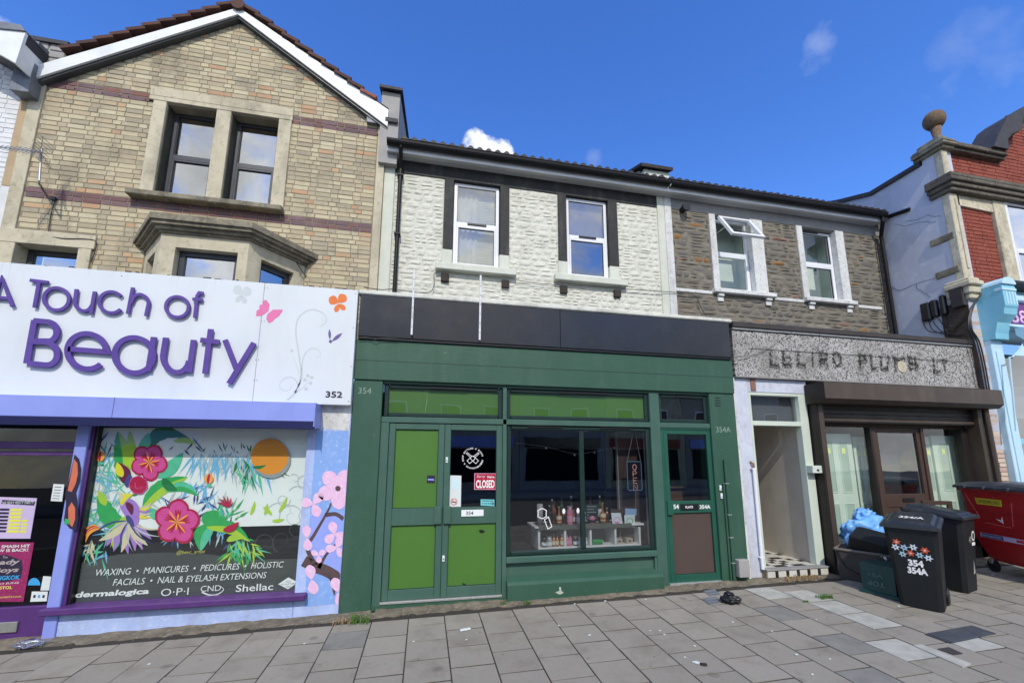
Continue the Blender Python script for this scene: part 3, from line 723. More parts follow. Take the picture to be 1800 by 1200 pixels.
b = MB(); sheet(b, gx0, gx1, SZ1 - .03, zl, YM + .001); b.build('black_film', m_bb, winA)
art('charcoal_hill', m_bv, winA, [(130, 1060), (128, 994), (160, 983), (205, 974), (290, 970), (370, 974), (440, 983), (532, 981), (528, 1050)], YM - .001)
# ------------------------------------------------------------------ painted mural inside the window
def paint(name, a, b_, sc=14): return mat(name, a, b_, scale=sc, rough=.55, soft=1)
k_green = paint('mural_green', (60, 176, 92), (40, 148, 78)); k_lime = paint('mural_lime', (176, 208, 56), (150, 190, 60)); k_mint = paint('mural_mint', (96, 196, 160), (70, 178, 140))
k_dgreen = paint('mural_dark_green', (30, 128, 70), (24, 108, 60)); k_pink = paint('mural_hot_pink', (214, 86, 156), (196, 62, 136)); k_red = paint('mural_red', (186, 28, 72), (160, 20, 60))
k_yel = paint('mural_yellow', (226, 220, 52), (214, 196, 50)); k_or = paint('mural_orange', (222, 150, 52), (212, 138, 46), 5); k_vio = paint('mural_violet', (172, 136, 206), (150, 110, 190))
k_cy = paint('mural_cyan', (120, 184, 216), (96, 166, 206)); k_nav = paint('mural_navy', (72, 76, 140), (58, 60, 120)); k_gold = paint('mural_gold', (244, 176, 70), (232, 150, 60)); k_cream = paint('mural_cream', (214, 206, 170), (196, 188, 160))
k_marn = paint('mural_maroon', (110, 30, 70), (90, 24, 60)); k_grey = paint('mural_pale_grey', (184, 194, 192), (176, 186, 185)); k_shade = paint('mural_grey', (150, 158, 158), (142, 150, 150)); k_sbk = paint('mural_faint_scroll', (62, 66, 66), (54, 58, 58))
lay_n = [0]
def YL():
    lay_n[0] += 1; return YM - .0015 - .00009 * lay_n[0]
def leaf(p, q, wd, m, bend=.15, name='mural_leaf', notch=0, parent=None, veins=None, half=None):
    P, Q = Vector(p), Vector(q); d = Q - P; n = Vector((-d.y, d.x)).normalized(); top, bot = [], []
    for i in range(13):
        t = i / 12; c = P + d * t + n * (bend * d.length * math.sin(math.pi * t)); w = wd * math.sin(math.pi * t ** .8) ** .75
        if notch and i % 2: w *= 1 - notch
        top.append(c + n * w); bot.append(c - n * w)
    y = YL(); b = MB(); mats = [m]
    for i in range(12): b.quad([at(v.x, v.y, y) for v in (top[i], top[i + 1], bot[i + 1], bot[i])])
    if half is not None:
        mats.append(half); b.cur = 1; y2 = y - .00004
        for i in range(12):
            c0, c1 = (top[i] + bot[i]) / 2, (top[i + 1] + bot[i + 1]) / 2
            b.quad([at(v.x, v.y, y2) for v in (top[i], top[i + 1], c1, c0)])
    return b.build(name, mats, parent or winA)
def blades(c, n, l0, l1, a0, a1, w, m, name='mural_bamboo', seed=1):
    r = random.Random(seed); b = MB(); y = YL(); mats = m if isinstance(m, list) else [m]
    for i in range(n):
        a = r.uniform(a0, a1); l = r.uniform(l0, l1); cx, cy = c[0] + r.uniform(-1, 1) * c[2], c[1] + r.uniform(-1, 1) * c[3]
        d = Vector((math.cos(a), math.sin(a))); nn = Vector((-d.y, d.x)) * w * r.uniform(.7, 1.3); P = Vector((cx, cy)); b.cur = r.randrange(len(mats))
        b.quad([at(v.x, v.y, y - .00001 * i) for v in (P, P + d * l * .4 + nn, P + d * l, P + d * l * .4 - nn)])
    return b.build(name, mats, winA)
# shaded bamboo first, then colour
blades((400, 800, 62, 7), 95, 20, 55, 1.0, 2.3, 1.8, [k_cy, k_grey, k_cy], seed=2)
blades((395, 792, 55, 5), 16, 6, 16, -2.2, -.9, 1.2, [k_dgreen, k_nav], seed=21)
blades((440, 812, 34, 13), 60, 24, 55, .2, 2.2, 2.2, [k_cy, k_mint, k_grey, k_dgreen], seed=3)
blades((180, 880, 24, 62), 130, 18, 50, -3.0, 3.0, 1.7, [k_cy, k_grey, k_mint], seed=4)
blades((340, 925, 65, 42), 90, 15, 40, -2.6, -.4, 1.7, [k_cy, k_nav, k_grey], seed=5)
blades((345, 880, 30, 20), 22, 14, 34, -2.8, -.2, 2.2, [k_nav, k_cy], seed=6)
blades((200, 790, 20, 20), 16, 16, 36, 0, 3.1, 2.0, [k_mint, k_cy], seed=7)
blades((200, 768, 40, 12), 9, 20, 40, .5, 2.6, 1.5, [k_nav], seed=8)
blades((300, 780, 50, 14), 9, 12, 26, .5, 2.6, 1.6, [k_nav], seed=9)
blades((165, 965, 25, 18), 20, 20, 46, 1.0, 3.0, 2.0, [k_cy, k_mint, k_cream], seed=10)
# scrolls
def scroll(cx, cy, r, turns, a0, m, w=2.2, sgn=1):
    pts = [(cx + r * (1 - .8 * t / 14) * math.cos(a0 + sgn * turns * 2 * math.pi * t / 14), cy + r * (1 - .8 * t / 14) * math.sin(a0 + sgn * turns * 2 * math.pi * t / 14)) for t in range(15)]
    stroke(winA, pts, w, m, Y=YL(), name='mural_scroll')
for a in ((514, 908, 24, 1.4, 2.9), (498, 878, 13, 1.3, 0), (528, 872, 22, .7, 3.6), (536, 846, 14, 1.2, 2), (518, 842, 10, .8, 4), (535, 905, 15, 1.1, 0), (505, 905, 38, .35, 3.3)): scroll(*a, k_grey, 2.0)
for a in ((468, 955, 20, 1.0, 3), (475, 975, 24, .5, 3.2), (520, 930, 14, 1.2, 1), (498, 950, 22, .8, 2), (425, 965, 20, 1.1, 0)): scroll(*a, k_sbk, 2.4)
# banana leaves
leaf((215, 848), (207, 757), 17, k_green, .05, half=k_lime, notch=.12); leaf((238, 830), (228, 755), 9, k_lime, -.02)
leaf((250, 800), (335, 772), 13, k_dgreen, -.3, notch=.1); leaf((305, 775), (345, 780), 5, k_lime, -.1)
leaf((250, 890), (330, 838), 14, k_green, -.1, half=k_lime, notch=.1); leaf((222, 935), (174, 862), 18, k_green, -.12, notch=.14); leaf((186, 888), (173, 862), 7, k_lime, 0)
leaf((232, 905), (200, 968), 14, k_green, .1, half=k_lime, notch=.12); leaf((290, 862), (350, 872), 9, k_mint, -.2, half=k_green); leaf((245, 790), (262, 760), 9, k_mint, .1); leaf((285, 840), (312, 862), 8, k_dgreen, .1); leaf((270, 838), (322, 795), 12, k_mint, .1); leaf((372, 920), (352, 968), 15, k_mint, .15, half=k_green); leaf((355, 905), (400, 935), 18, k_green, -.1)
leaf((362, 925), (440, 952), 12, k_green, -.15, half=k_lime, notch=.1); leaf((260, 895), (292, 908), 9, k_mint, .1); leaf((398, 950), (432, 944), 6, k_lime, -.1)
for s_ in ((465, 905, 470, 884), (490, 900, 505, 872), (440, 905, 448, 880), (478, 915, 500, 912), (478, 905, 462, 890)): leaf(s_[:2], s_[2:], 3, k_lime, .05)
blades((425, 960, 26, 15), 46, 14, 40, .2, 2.6, 1.9, [k_lime, k_mint, k_green], seed=12)
blades((400, 905, 20, 12), 18, 10, 30, -2.8, -.3, 1.9, [k_mint, k_green], seed=13)
# bird with its tail
for i, (a, l) in enumerate(((1.35, 62), (1.55, 66), (1.75, 64), (1.95, 66), (1.15, 64), (.95, 62), (.75, 58), (2.2, 64), (2.45, 66))):
    leaf((224, 918), (224 + l * math.cos(a), 908 + l * math.sin(a)), 6, [k_vio, k_vio, k_cream][i % 3], .06 * (1 if i % 2 else -1), name='mural_bird_tail')
for i in range(9):
    a = .35 + i * .28; leaf((226, 915), (226 + 72 * math.cos(a), 905 + 64 * math.sin(a)), 1.6, [k_cream, k_grey, k_nav][i % 3], .12, name='mural_bird_tail')
for i in range(5): leaf((232, 888), (268, 880 + 7 * i), 3, [k_cream, k_yel, k_vio][i % 3], .25, name='mural_bird_wing')
leaf((213, 874), (239, 926), 15, k_vio, -.1, name='mural_bird_body'); leaf((222, 882), (232, 905), 6, k_marn, -.1, name='mural_bird_wing'); leaf((222, 905), (236, 926), 5, k_nav, 0, name='mural_bird_belly')
leaf((212, 888), (234, 868), 6, k_yel, -.2, name='mural_bird_head'); leaf((232, 870), (242, 868), 1.6, k_dgreen, 0, name='mural_bird_beak')
leaf((222, 850), (206, 812), 11, k_marn, .1, name='mural_bird_of_paradise'); leaf((222, 856), (228, 832), 7, k_nav, .1, name='mural_bird_of_paradise'); leaf((215, 838), (206, 812), 7, k_yel, -.05, name='mural_bird_of_paradise')
leaf((212, 880), (205, 862), 4, k_cream, .2)
# hibiscus
def hib(cx, cy, r, a0):
    flower(winA, cx, cy, r, k_pink, 5, .42, a0, YL(), 'mural_hibiscus', k_red); lay_n[0] += 14
    b = MB(); y = YL(); y -= .0005; lay_n[0] += 8
    for k in range(5):
        a = a0 + k * 2 * math.pi / 5
        for da in (-.22, 0, .22): b.quad([at(p[0], p[1], y) for p in petal(cx, cy, a + da, r * .62, r * .045)])
    b.build('mural_hibiscus_heart', k_red, winA); b = MB(); y = YL(); lay_n[0] += 2
    for k in range(8):
        b.quad([at(p[0], p[1], y) for p in petal(cx, cy, a0 + .3 + k * .8, r * (.4 + .25 * (k % 2)), r * .04)])
    b.build('mural_stamens', k_gold, winA)
hib(262, 812, 30, .2); hib(311, 917, 37, -.2)
flower(winA, 243, 852, 15, k_red, 7, .5, .3, YL(), 'mural_rose', k_pink); lay_n[0] += 10; stroke(winA, [(250, 845), (238, 848), (240, 858), (250, 856), (246, 850)], 2, k_pink, Y=YL(), name='mural_rose_line')
def bud(cx, cy): 
    for k in range(3): leaf((cx - 3 + 2 * k, cy + 9), (cx - 1 + 2 * k, cy - 10), 3.2, k_gold if k != 1 else k_red, .15 * (k - 1), name='mural_bud')
    leaf((cx - 4, cy + 11), (cx + 6, cy + 13), 3, k_mint, 0)
bud(176, 802); bud(367, 841)
for i in range(6): leaf((396, 890), (396 + 16 * math.cos(-2.9 + .5 * i), 888 + 18 * math.sin(-2.9 + .5 * i)), 1.6, k_red, .15, name='mural_lily')
leaf((392, 932), (420, 917), 6, k_red, .1, name='mural_red_bud')
for i in range(5): leaf((176, 928), (150, 930 + 6 * i), 2.6, [k_gold, k_red][i % 2], .2, name='mural_lily')
# the sun
sc_ = (474, 802); y = YL(); b = MB(); b.quad([at(sc_[0] + 3 + 34 * math.cos(t * .157), sc_[1] + 5 + 33 * math.sin(t * .157), y) for t in range(40)]); b.build('mural_sun_shade', k_shade, winA)
y = YL(); b = MB(); b.quad([at(sc_[0] + 33 * math.cos(t * .157), sc_[1] + 31.5 * math.sin(t * .157), y) for t in range(40)]); b.build('mural_sun', k_or, winA)
leaf((444, 820), (468, 817), 3, k_dgreen, .1)
# lettering on the glass
m_wt = mat('white_lettering', (226, 232, 230), (218, 224, 222), scale=3, rough=.5); m_yt = mat('yellow_lettering', (196, 196, 90), (186, 180, 84), scale=4, rough=.5)
YT = YM - .0125
def ptext(s, px0, py0, px1, py1, Y, m, parent, th=.001, **k):   # text filling the box between two photo points (bottom-left, top-right) on plane Y
    a, c = at(px0, py0, Y), at(px1, py1, Y)
    return text(k.pop('name', 'lettering'), s, m, parent, a.x, c.x, min(a.z, c.z), max(a.z, c.z), Y, th, **k)
def line_text(s, bl, br, h, Y, m, parent, **k):         # baseline end points in the photo and the letter height in metres
    a, c = at(bl[0], bl[1], Y), at(br[0], br[1], Y); z = (a.z + c.z) / 2
    return text(k.pop('name', 'lettering'), s, m, parent, a.x, c.x, z, z + h, Y, .001, **k)
line_text('WAXING  \u2022  MANICURES  \u2022  PEDICURES  \u2022  HOLISTIC', (168, 1010), (498, 998), .066, YT, m_wt, winA, shear=.2)
line_text('FACIALS  \u2022  NAIL & EYELASH EXTENSIONS', (198, 1028), (468, 1016), .066, YT, m_wt, winA, shear=.2)
line_text('dermalogica', (131, 1052), (261, 1047), .075, YT, m_wt, winA, bold=.035, shear=.12)
line_text('O\u00b7P\u00b7I', (282, 1048), (331, 1044), .075, YT, m_wt, winA)
line_text('CND', (352, 1041), (388, 1036), .06, YT, m_wt, winA); stroke(winA, [(355, 1040), (368, 1045), (382, 1044), (393, 1036), (388, 1030)], 3, m_wt, Y=YT, name='swoosh')
line_text('Shellac', (414, 1040), (480, 1036), .075, YT, m_wt, winA, bold=.01)
art('diamond_logo', m_wt, winA, [(489, 1026), (507, 1014), (524, 1023), (506, 1035)], YT)
line_text('NO', (502, 1023), (511, 1022.5), .015, YT - .001, m_bv, winA); line_text('SCULPTURE', (494, 1028), (520, 1026), .016, YT - .001, m_bv, winA); line_text('GEL', (502, 1032), (512, 1031), .014, YT - .001, m_bv, winA)
ptext('@bevc_artist', 310, 975, 361, 965, YT, m_yt, winA, shear=.25)
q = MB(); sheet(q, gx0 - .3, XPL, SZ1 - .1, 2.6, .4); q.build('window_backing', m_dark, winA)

# ------------------------------------------------------------------ shop door of 352 at the left edge
DX1 = bxp[0]
DYG = .10
b = MB(); sheet(b, -6.2, DX1, .3, 2.6, DYG); doorA = b.build('shop_door', g_door, A)
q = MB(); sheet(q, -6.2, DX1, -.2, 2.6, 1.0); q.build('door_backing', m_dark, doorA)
zt = at(60, 790, DYG).z
bx('door_head', m_purp, doorA, -6.2, DX1 - .005, .02, .2, at(60, 788, .02).z, at(60, 776, .02).z); bx('door_head', m_purp, doorA, -6.2, DX1 - .008, .05, .2, at(60, 800, .05).z, at(60, 793, .05).z)
zk = at(40, 1066, .06).z
bx('kick_panel', m_purp, doorA, -6.2, DX1 - .004, .06, .2, -.1, zk, .008)
m_steel = mat('steel', (176, 178, 172), (158, 160, 155), scale=8, rough=.35, metal=.6)
L0 = rc(-40, 1096, 29, 1110, .05); bx('letter_box', m_steel, doorA, L0[0], L0[1], .04, .06, L0[2], L0[3])
m_paper = mat('paper_white', (214, 222, 220), (206, 214, 212), scale=4, rough=.7); m_flyp = mat('magenta_poster', (150, 40, 96), (126, 30, 80), (186, 60, 120), scale=14, rough=.5, soft=1); m_flyl = mat('lilac_poster', (196, 180, 214), (186, 170, 206), scale=8, rough=.5)
m_ink = mat('dark_ink', (40, 34, 60), (36, 30, 54), scale=3, rough=.6); m_yel = mat('yellow_print', (224, 222, 80), (214, 212, 76), scale=3, rough=.5); m_bluep = mat('blue_print', (64, 160, 216), (56, 150, 206), scale=3, rough=.5)
def panel(name, label, cat, m, pts, Y, th=.003, group=None):
    o = MB(); o.quad([at(p[0], p[1], Y) for p in pts]); me = o.mesh(name, m)
    bm = bmesh.new(); bm.from_mesh(me); r = bmesh.ops.extrude_face_region(bm, geom=bm.faces[:])
    for v in [e for e in r['geom'] if isinstance(e, bmesh.types.BMVert)]: v.co.y += th
    bmesh.ops.recalc_face_normals(bm, faces=bm.faces); bm.to_mesh(me); bm.free()
    return tag(link(name, me), label, cat, group)
YPp = DYG - .006
p1 = panel('poster', 'lilac event poster with a yellow line-up list on the dark shop door', 'poster', m_flyl, [(-30, 872), (65, 875), (53, 946), (-45, 946)], YPp)
art('heading', m_ink, p1, [(4, 878), (62, 881), (60, 888), (2, 885)], YPp - .001); ptext('NS SEXY FESTY PARTY', 4, 886, 60, 880, YPp - .002, m_paper, p1)
for i in range(7):
    y = 893 + i * 6.3; art('list_row', m_ink, p1, [(0 - i, y), (17 - i, y + .3), (16 - i, y + 4), (-1 - i, y + 4)], YPp - .001); art('list_row', m_yel, p1, [(19 - i, y + .3), (40 - i, y + .8), (39 - i, y + 5), (18 - i, y + 5)], YPp - .001)
    if i > 2: art('list_row', m_yel, p1, [(42 - i, y + .8), (52 - i, y + 1), (51 - i, y + 5), (41 - i, y + 5)], YPp - .001)
p2 = panel('poster', 'magenta variety show poster with silver lettering below the lilac one on the door', 'poster', m_flyp, [(-40, 951), (60, 953), (41, 1057), (-60, 1057)], YPp)
ptext('SMASH HIT', 2, 963, 53, 956, YPp - .001, m_paper, p2, bold=.02, name='lettering'); ptext('W IS BACK!', -4, 970, 50, 963, YPp - .001, m_paper, p2, bold=.02)
m_silver = mat('silver_print', (190, 178, 176), (150, 134, 140), scale=30, rough=.4, soft=1)
art('splash', m_ink, p2, [(-20, 978), (10, 974), (38, 984), (40, 1000), (36, 1016), (10, 1022), (-30, 1020)], YPp - .001)
ptext('The', 4, 981, 14, 976, YPp - .002, m_silver, p2); ptext('Lady', -14, 995, 36, 982, YPp - .002, m_silver, p2, shear=.2, bold=.03); ptext('Boys', -14, 1009, 34, 996, YPp - .002, m_silver, p2, shear=.2, bold=.03); ptext('BANGKOK', -20, 1020, 36, 1010, YPp - .002, m_bluep, p2, bold=.03)
ptext('22nd JUNE', -14, 1028, 34, 1022, YPp - .001, m_paper, p2); ptext('BRISTOL', -14, 1036, 22, 1029, YPp - .001, m_yel, p2, bold=.02); ptext('WWW.LADYBOYS.CO.UK', -20, 1052, 38, 1046, YPp - .001, m_yel, p2)
p = panel('notice', 'small white notice near the top right of the dark door', 'notice', m_paper, [(94, 850), (113, 851), (109, 881), (89, 880)], YPp)
for i in range(5): art('print_line', m_ink, p, [(96 - i, 855 + i * 5), (108 - i, 855.5 + i * 5), (108 - i, 856.5 + i * 5), (96 - i, 856 + i * 5)], YPp - .001)
b = MB(); b.quad([at(60 + 11 * math.cos(math.pi * t / 10), 1028 - 13 * math.sin(math.pi * t / 10), YPp) for t in range(11)]); tag(b.build('sticker', m_bluep), 'round blue sticker low on the dark door beside the magenta poster', 'sticker')
panel('sticker', 'white card sticker beside the round blue sticker on the door', 'sticker', m_paper, [(76, 1012), (90, 1013), (86, 1037), (71, 1037)], YPp)
p = panel('sticker', 'wide white payment sticker at the foot of the door glass', 'sticker', m_paper, [(56, 1039), (84, 1039), (82, 1056), (53, 1057)], YPp)
for i in range(3): art('card_mark', m_bluep if i % 2 else m_ink, p, [(59 + i * 8, 1045), (63 + i * 8, 1045), (62 + i * 8, 1050), (58 + i * 8, 1050)], YPp - .001)
# butterfly wing painted across the blue post
m_wing = mat('mural_orange_wing', (206, 116, 84), (190, 98, 74), scale=12, rough=.6, soft=1)
post_art = bpy.data.objects['blue_post']
art('butterfly_edge', m_ink, post_art, [(131, 798), (139, 806), (143, 824), (141, 846), (134, 866), (136, 880), (138, 910), (134, 932), (122, 928), (112, 915), (116, 885), (114, 868), (122, 840)], -.0225)
art('butterfly_wing', m_wing, post_art, [(130, 806), (136, 814), (137, 832), (133, 850), (126, 864), (119, 862), (124, 838)], -.024); art('butterfly_wing', m_wing, post_art, [(126, 882), (132, 892), (132, 912), (127, 926), (120, 918), (120, 892)], -.024)
art('green_dot', k_green, post_art, [(114, 911), (122, 912), (121, 921), (113, 920)], -.0255)

# ------------------------------------------------------------------ roller shutter box over 352
r0 = at(557, 708, -.3)
ZT, ZM, ZBm = r0.z, at(552, 741, -.3).z, at(552, 753, -.27).z
m_navy = mat('navy_metal', (60, 66, 124), (52, 58, 112), scale=2, rough=.5)
bxr = thing('roller_shutter', 'lavender roller shutter housing under the white beauty shop sign', 'shutter', (-3.5, -.1, ZBm))
b = MB(); b.prism([(.0, ZBm + .02), (-.25, ZBm), (-.3, ZM), (-.3, ZT), (0.0, ZT + .01)], -6.3, at(552, 741, -.3).x, 'x'); b.build('housing', m_lav, bxr)
b = MB(); b.prism([(-.24, ZBm - .004), (-.02, ZBm + .014), (-.02, ZBm + .010), (-.24, ZBm - .008)], -6.29, at(552, 741, -.3).x - .01, 'x'); b.build('underside', m_navy, bxr)
b = MB(); b.prism([(-.2535, ZBm + .002), (-.3035, ZM), (-.3035, ZM + .006), (-.2535, ZBm + .006)][::1], -6.3, at(552, 741, -.3).x, 'x'); b.build('bottom_rail', m_navy, bxr)
xs_ = at(198, 720, -.3).x; bx('seam', m_navy, bxr, xs_, xs_ + .004, -.3015, -.29, ZM, ZT, 0)
bx('end_plate', m_lav, bxr, at(552, 741, -.3).x - .006, at(552, 741, -.3).x + .004, -.302, -.003, ZBm + .02, ZT + .002, 0)

# ------------------------------------------------------------------ the white sign
YSg = -.10
sg = thing('shop_sign', 'long white beauty shop sign with raised purple letters and butterflies', 'sign', (-3.5, -.05, 2.4))
sx1 = at(623, 610, YSg).x; sz0, sz1_ = at(618, 712, YSg).z, at(628, 510, YSg).z
xj = at(455, 600, YSg).x
bx('sign_panel', m_signw, sg, -6.4, xj - .003, YSg, .02, sz0, sz1_, .004); bx('sign_panel', m_signw, sg, xj, sx1, YSg, .02, sz0, sz1_, .004)
b = MB()
x = -6.3
while x < sx1 - .1:
    b.box(x, x + R.uniform(.02, .09), YSg + .005, YSg + .03, sz1_ - .002, sz1_ + R.uniform(.004, .018)); x += R.uniform(.03, .3)
b.build('old_edge_strip', m_slate, sg)
m_strk = mat('rain_streak', (196, 200, 198), (206, 210, 208), scale=20, rough=.6)
for i in range(26):                                     # thin grey runs of dirt down from the top edge
    x = R.uniform(-5.2, sx1 - .05); l = R.uniform(.03, .22); w0 = R.uniform(.002, .006); q = MB(); q.quad([(x, YSg - .0008, sz1_ - .002), (x + w0, YSg - .0008, sz1_ - .002), (x + w0 * .4, YSg - .0008, sz1_ - l)]); q.build('dirt_streak', m_strk, sg)
for p in ((468, 506), (462, 564), (452, 632), (449, 668)):
    for dx in (-2.6, 2.6):
        a = at(p[0] + dx, p[1], YSg); b = MB(); b.lathe([(.007, 0), (.006, .003)], (0, 0, 0), 8); b.v = [(a.x + v[0], YSg - v[2], a.z + v[1]) for v in b.v]; b.build('screw', m_steel, sg)
for p in ((625, 516), (621, 576), (617, 644), (613, 705), (357, 488), (214, 485), (81, 467)):
    a = at(p[0], p[1], YSg); b = MB(); b.lathe([(.008, 0), (.007, .003)], (0, 0, 0), 8); b.v = [(a.x + v[0], YSg - v[2], a.z + v[1]) for v in b.v]; b.build('screw', m_steel, sg)
# raised letters, built as strokes in the plane of the panel (px coordinates of the photograph)
def strokes(name, segs, w, Y0, Y1, m, parent):
    b = MB(); k = 0
    for sgm in segs:
        P = [at(p[0], p[1], Y0) for p in sgm]; P = [Vector((p.x, p.z)) for p in P]; n = len(P); LL, RR = [], []
        for i in range(n):
            d0 = (P[i] - P[i - 1]).normalized() if i else None; d1 = (P[i + 1] - P[i]).normalized() if i < n - 1 else None
            d = (d0 + d1).normalized() if d0 is not None and d1 is not None else (d0 or d1)
            sc = 1 / max(.5, d.dot(d0)) if d0 is not None else 1
            nn = Vector((-d.y, d.x)) * w / 2 * sc; LL.append(P[i] + nn); RR.append(P[i] - nn)
        base = len(b.v); yy = Y0 - .0007 * k
        for i in range(n):
            b.v += [(LL[i].x, yy, LL[i].y), (RR[i].x, yy, RR[i].y), (LL[i].x, Y1, LL[i].y), (RR[i].x, Y1, RR[i].y)]
        for i in range(n - 1):
            a = base + 4 * i; b.f += [(a, a + 4, a + 5, a + 1), (a + 2, a + 3, a + 7, a + 6), (a, a + 2, a + 6, a + 4), (a + 1, a + 5, a + 7, a + 3)]
        b.f += [(base, base + 1, base + 3, base + 2), (base + 4 * n - 4, base + 4 * n - 2, base + 4 * n - 1, base + 4 * n - 3)]; b.mi += [0] * (4 * (n - 1) + 2); k += 1
    return b.build(name, m, parent)
def arc(cx, cy, rx_, ry_, a0, a1, n=28, sk=0):          # angles in degrees, clockwise from east on the photo
    o = []
    for i in range(n + 1):
        a = math.radians(a0 + (a1 - a0) * i / n); x, y = rx_ * math.cos(a), ry_ * math.sin(a); o.append((cx + x - sk * y, cy + y + .085 * x))
    return o
YLf, YLb = YSg - .036, YSg - .016
K = .036
for nm, sgs in {
    'T': [[(52, 492), (84, 496)], [(68, 496), (60, 540)]],
    'o': [arc(98.5, 525, 22, 19.5, 0, 360, sk=.08)],
    'u': [[(134, 508), (131, 530)] + arc(146, 531, 15, 15, 170, 20, 14) + [(163, 535)], [(166, 512), (159, 551)]],
    'c': [arc(195, 531, 21, 18.5, -40, -325, sk=.08)],
    'h': [[(233, 505), (224, 551)], [(229, 533)] + arc(246, 534, 15, 17, 195, 350, 12) + [(256, 555)]],
    'o2': [arc(311, 539, 20, 18, 0, 360, sk=.08)],
    'f': [[(357, 515), (350, 514), (346, 520), (342, 558)], [(338, 525), (356, 527)]],
    'A': [[(-14, 536), (2, 488), (21, 538)], [(-8, 522), (14, 524)]]}.items():
    strokes('letter', sgs, K * .95, YLf, YLb, m_letter, sg)
KB = .056
for nm, sgs in {
    'B': [[(60, 562), (46, 638)], [(58, 563), (82, 565)] + arc(83, 582, 16, 17, -90, 95, 14) + [(54, 599)], [(52, 600), (80, 601)] + arc(80, 621, 20, 20, -85, 90, 14) + [(48, 638)]],
    'e': [[(119, 613), (188, 618)] + arc(152, 617, 34, 31, -4, -318, 34, .06)[1:]],
    'a': [arc(235, 624, 34, 31, 0, 360, 34, .06), [(270, 592), (260, 652)]],
    'u': [[(291, 593), (286, 625)] + arc(309, 627, 23, 27, 180, 10, 16), [(340, 597), (332, 654)]],
    't': [[(370, 578), (360, 656)], [(352, 597), (385, 601)]],
    'y': [[(395, 597), (415, 648)], [(446, 602), (402, 674)]]}.items():
    strokes('letter', sgs, KB, YLf - .006, YLb - .004, m_letter, sg)
bev = None
m_gry = mat('silver_print_sign', (196, 204, 206), (188, 196, 198), scale=3, rough=.5); m_pk = mat('pink_print', (222, 120, 170), (212, 108, 160), scale=5, rough=.5); m_orp = mat('orange_print', (226, 122, 50), (214, 110, 42), scale=5, rough=.5); m_prp = mat('violet_print', (110, 92, 150), (100, 82, 140), scale=5, rough=.5)
Ysp = YSg - .0012
def butterfly(cx, cy, s, rot, m, name='butterfly_print'):
    b = MB()
    for p in (petal(0, 0, -2.45, 20, 9), petal(0, 0, -.6, 20, 9), petal(0, 2, 2.2, 17, 5), petal(0, 2, 1.0, 17, 5)):
        c, s_ = math.cos(rot), math.sin(rot); b.quad([at(cx + (x * c - y * s_) * s, cy + (x * s_ + y * c) * s, Ysp) for x, y in p])
    b.build(name, m, sg)
butterfly(425, 517, .92, .1, m_gry); butterfly(595, 532, .92, -.25, m_orp)
b = MB(); b.quad([at(x, y, Ysp) for x, y in ((472, 547), (474, 535), (468, 527), (463, 528), (461, 535), (456, 536), (456, 543), (451, 546), (450, 556), (460, 555))]); b.quad([at(x, y, Ysp) for x, y in ((470, 552), (480, 544), (497, 544), (496, 548), (490, 556), (484, 560), (478, 566), (472, 568), (468, 560))]); b.build('butterfly_print', m_pk, sg)
leaf_parent = sg
def sleaf(p, q, w, m):
    P, Q = Vector(p), Vector(q); d = Q - P; n = Vector((-d.y, d.x)).normalized(); t_ = []; u_ = []
    for i in range(9):
        t = i / 8; c = P + d * t; ww = w * math.sin(math.pi * t); t_.append(c + n * ww); u_.append(c - n * ww)
    b = MB(); b.quad([at(v.x, v.y, Ysp) for v in t_ + u_[::-1]]); return b.build('leaf_print', m, sg)
sleaf((580, 597), (579, 578), 2.4, m_prp); sleaf((583, 600), (602, 585), 3.2, m_prp); b = MB(); b.quad([at(581 + 3 * math.cos(t), 600 + 3 * math.sin(t), Ysp - .0003) for t in [i * .628 for i in range(10)]]); b.build('bud_print', m_prp, sg)
for pts, w in (([(505, 703), (522, 685), (529, 655), (525, 620), (520, 585), (524, 560), (540, 546), (557, 545), (571, 554), (573, 566), (562, 574)], 3.6), ([(518, 690), (530, 665), (531, 640), (536, 622), (548, 612), (560, 615), (563, 625), (556, 628)], 2.4),
               ([(525, 678), (517, 665), (505, 663), (494, 670), (492, 680), (500, 686), (510, 684), (512, 675)], 2.2), ([(519, 690), (534, 680), (543, 668)], 1.6), ([(526, 655), (520, 638), (515, 625)], 1.4)):
    stroke(sg, pts, w, m_gry, Y=Ysp, name='scroll_print')
for c in ((513, 616), (541, 660), (548, 663), (536, 667), (546, 673), (538, 683)): b = MB(); b.quad([at(c[0] + 3.2 * math.cos(t), c[1] + 3.2 * math.sin(t), Ysp - .0002) for t in [i * .785 for i in range(8)]]); b.build('flower_print', m_gry, sg)
ptext('352', 572, 698, 602, 688, YSg - .004, m_ink, sg, .004, bold=.02, name='number')

# ------------------------------------------------------------------ television aerial
m_alu = mat('aluminium', (170, 172, 172), (150, 152, 152), scale=6, rough=.35, metal=.7)
ae = thing('television_aerial', 'grey television aerial on a short bracket on the buff brick wall', 'aerial', tuple(at(68, 322, YB)))
Ya_ = YB - .35
b = MB(); b.tube([at(73, 262, Ya_), at(69, 318, Ya_)], .012, 8); b.tube([at(69, 316, Ya_), at(68, 322, YB)], .012, 8); b.build('mast', m_alu, ae)
b = MB(); p0, p1_ = at(76, 268, Ya_), at(-20, 256, Ya_ - .35); b.tube([p0, p1_], .008, 6)
for i in range(12):
    t = .12 + i * .078; c = p0 + (p1_ - p0) * t; l = .10 - .004 * i; b.tube([c + Vector((.0, -l * .8, -l)), c + Vector((0, l * .8, l))], .004, 5)
b.build('boom', m_alu, ae)
b = MB(); c = p0 + (p1_ - p0) * .06
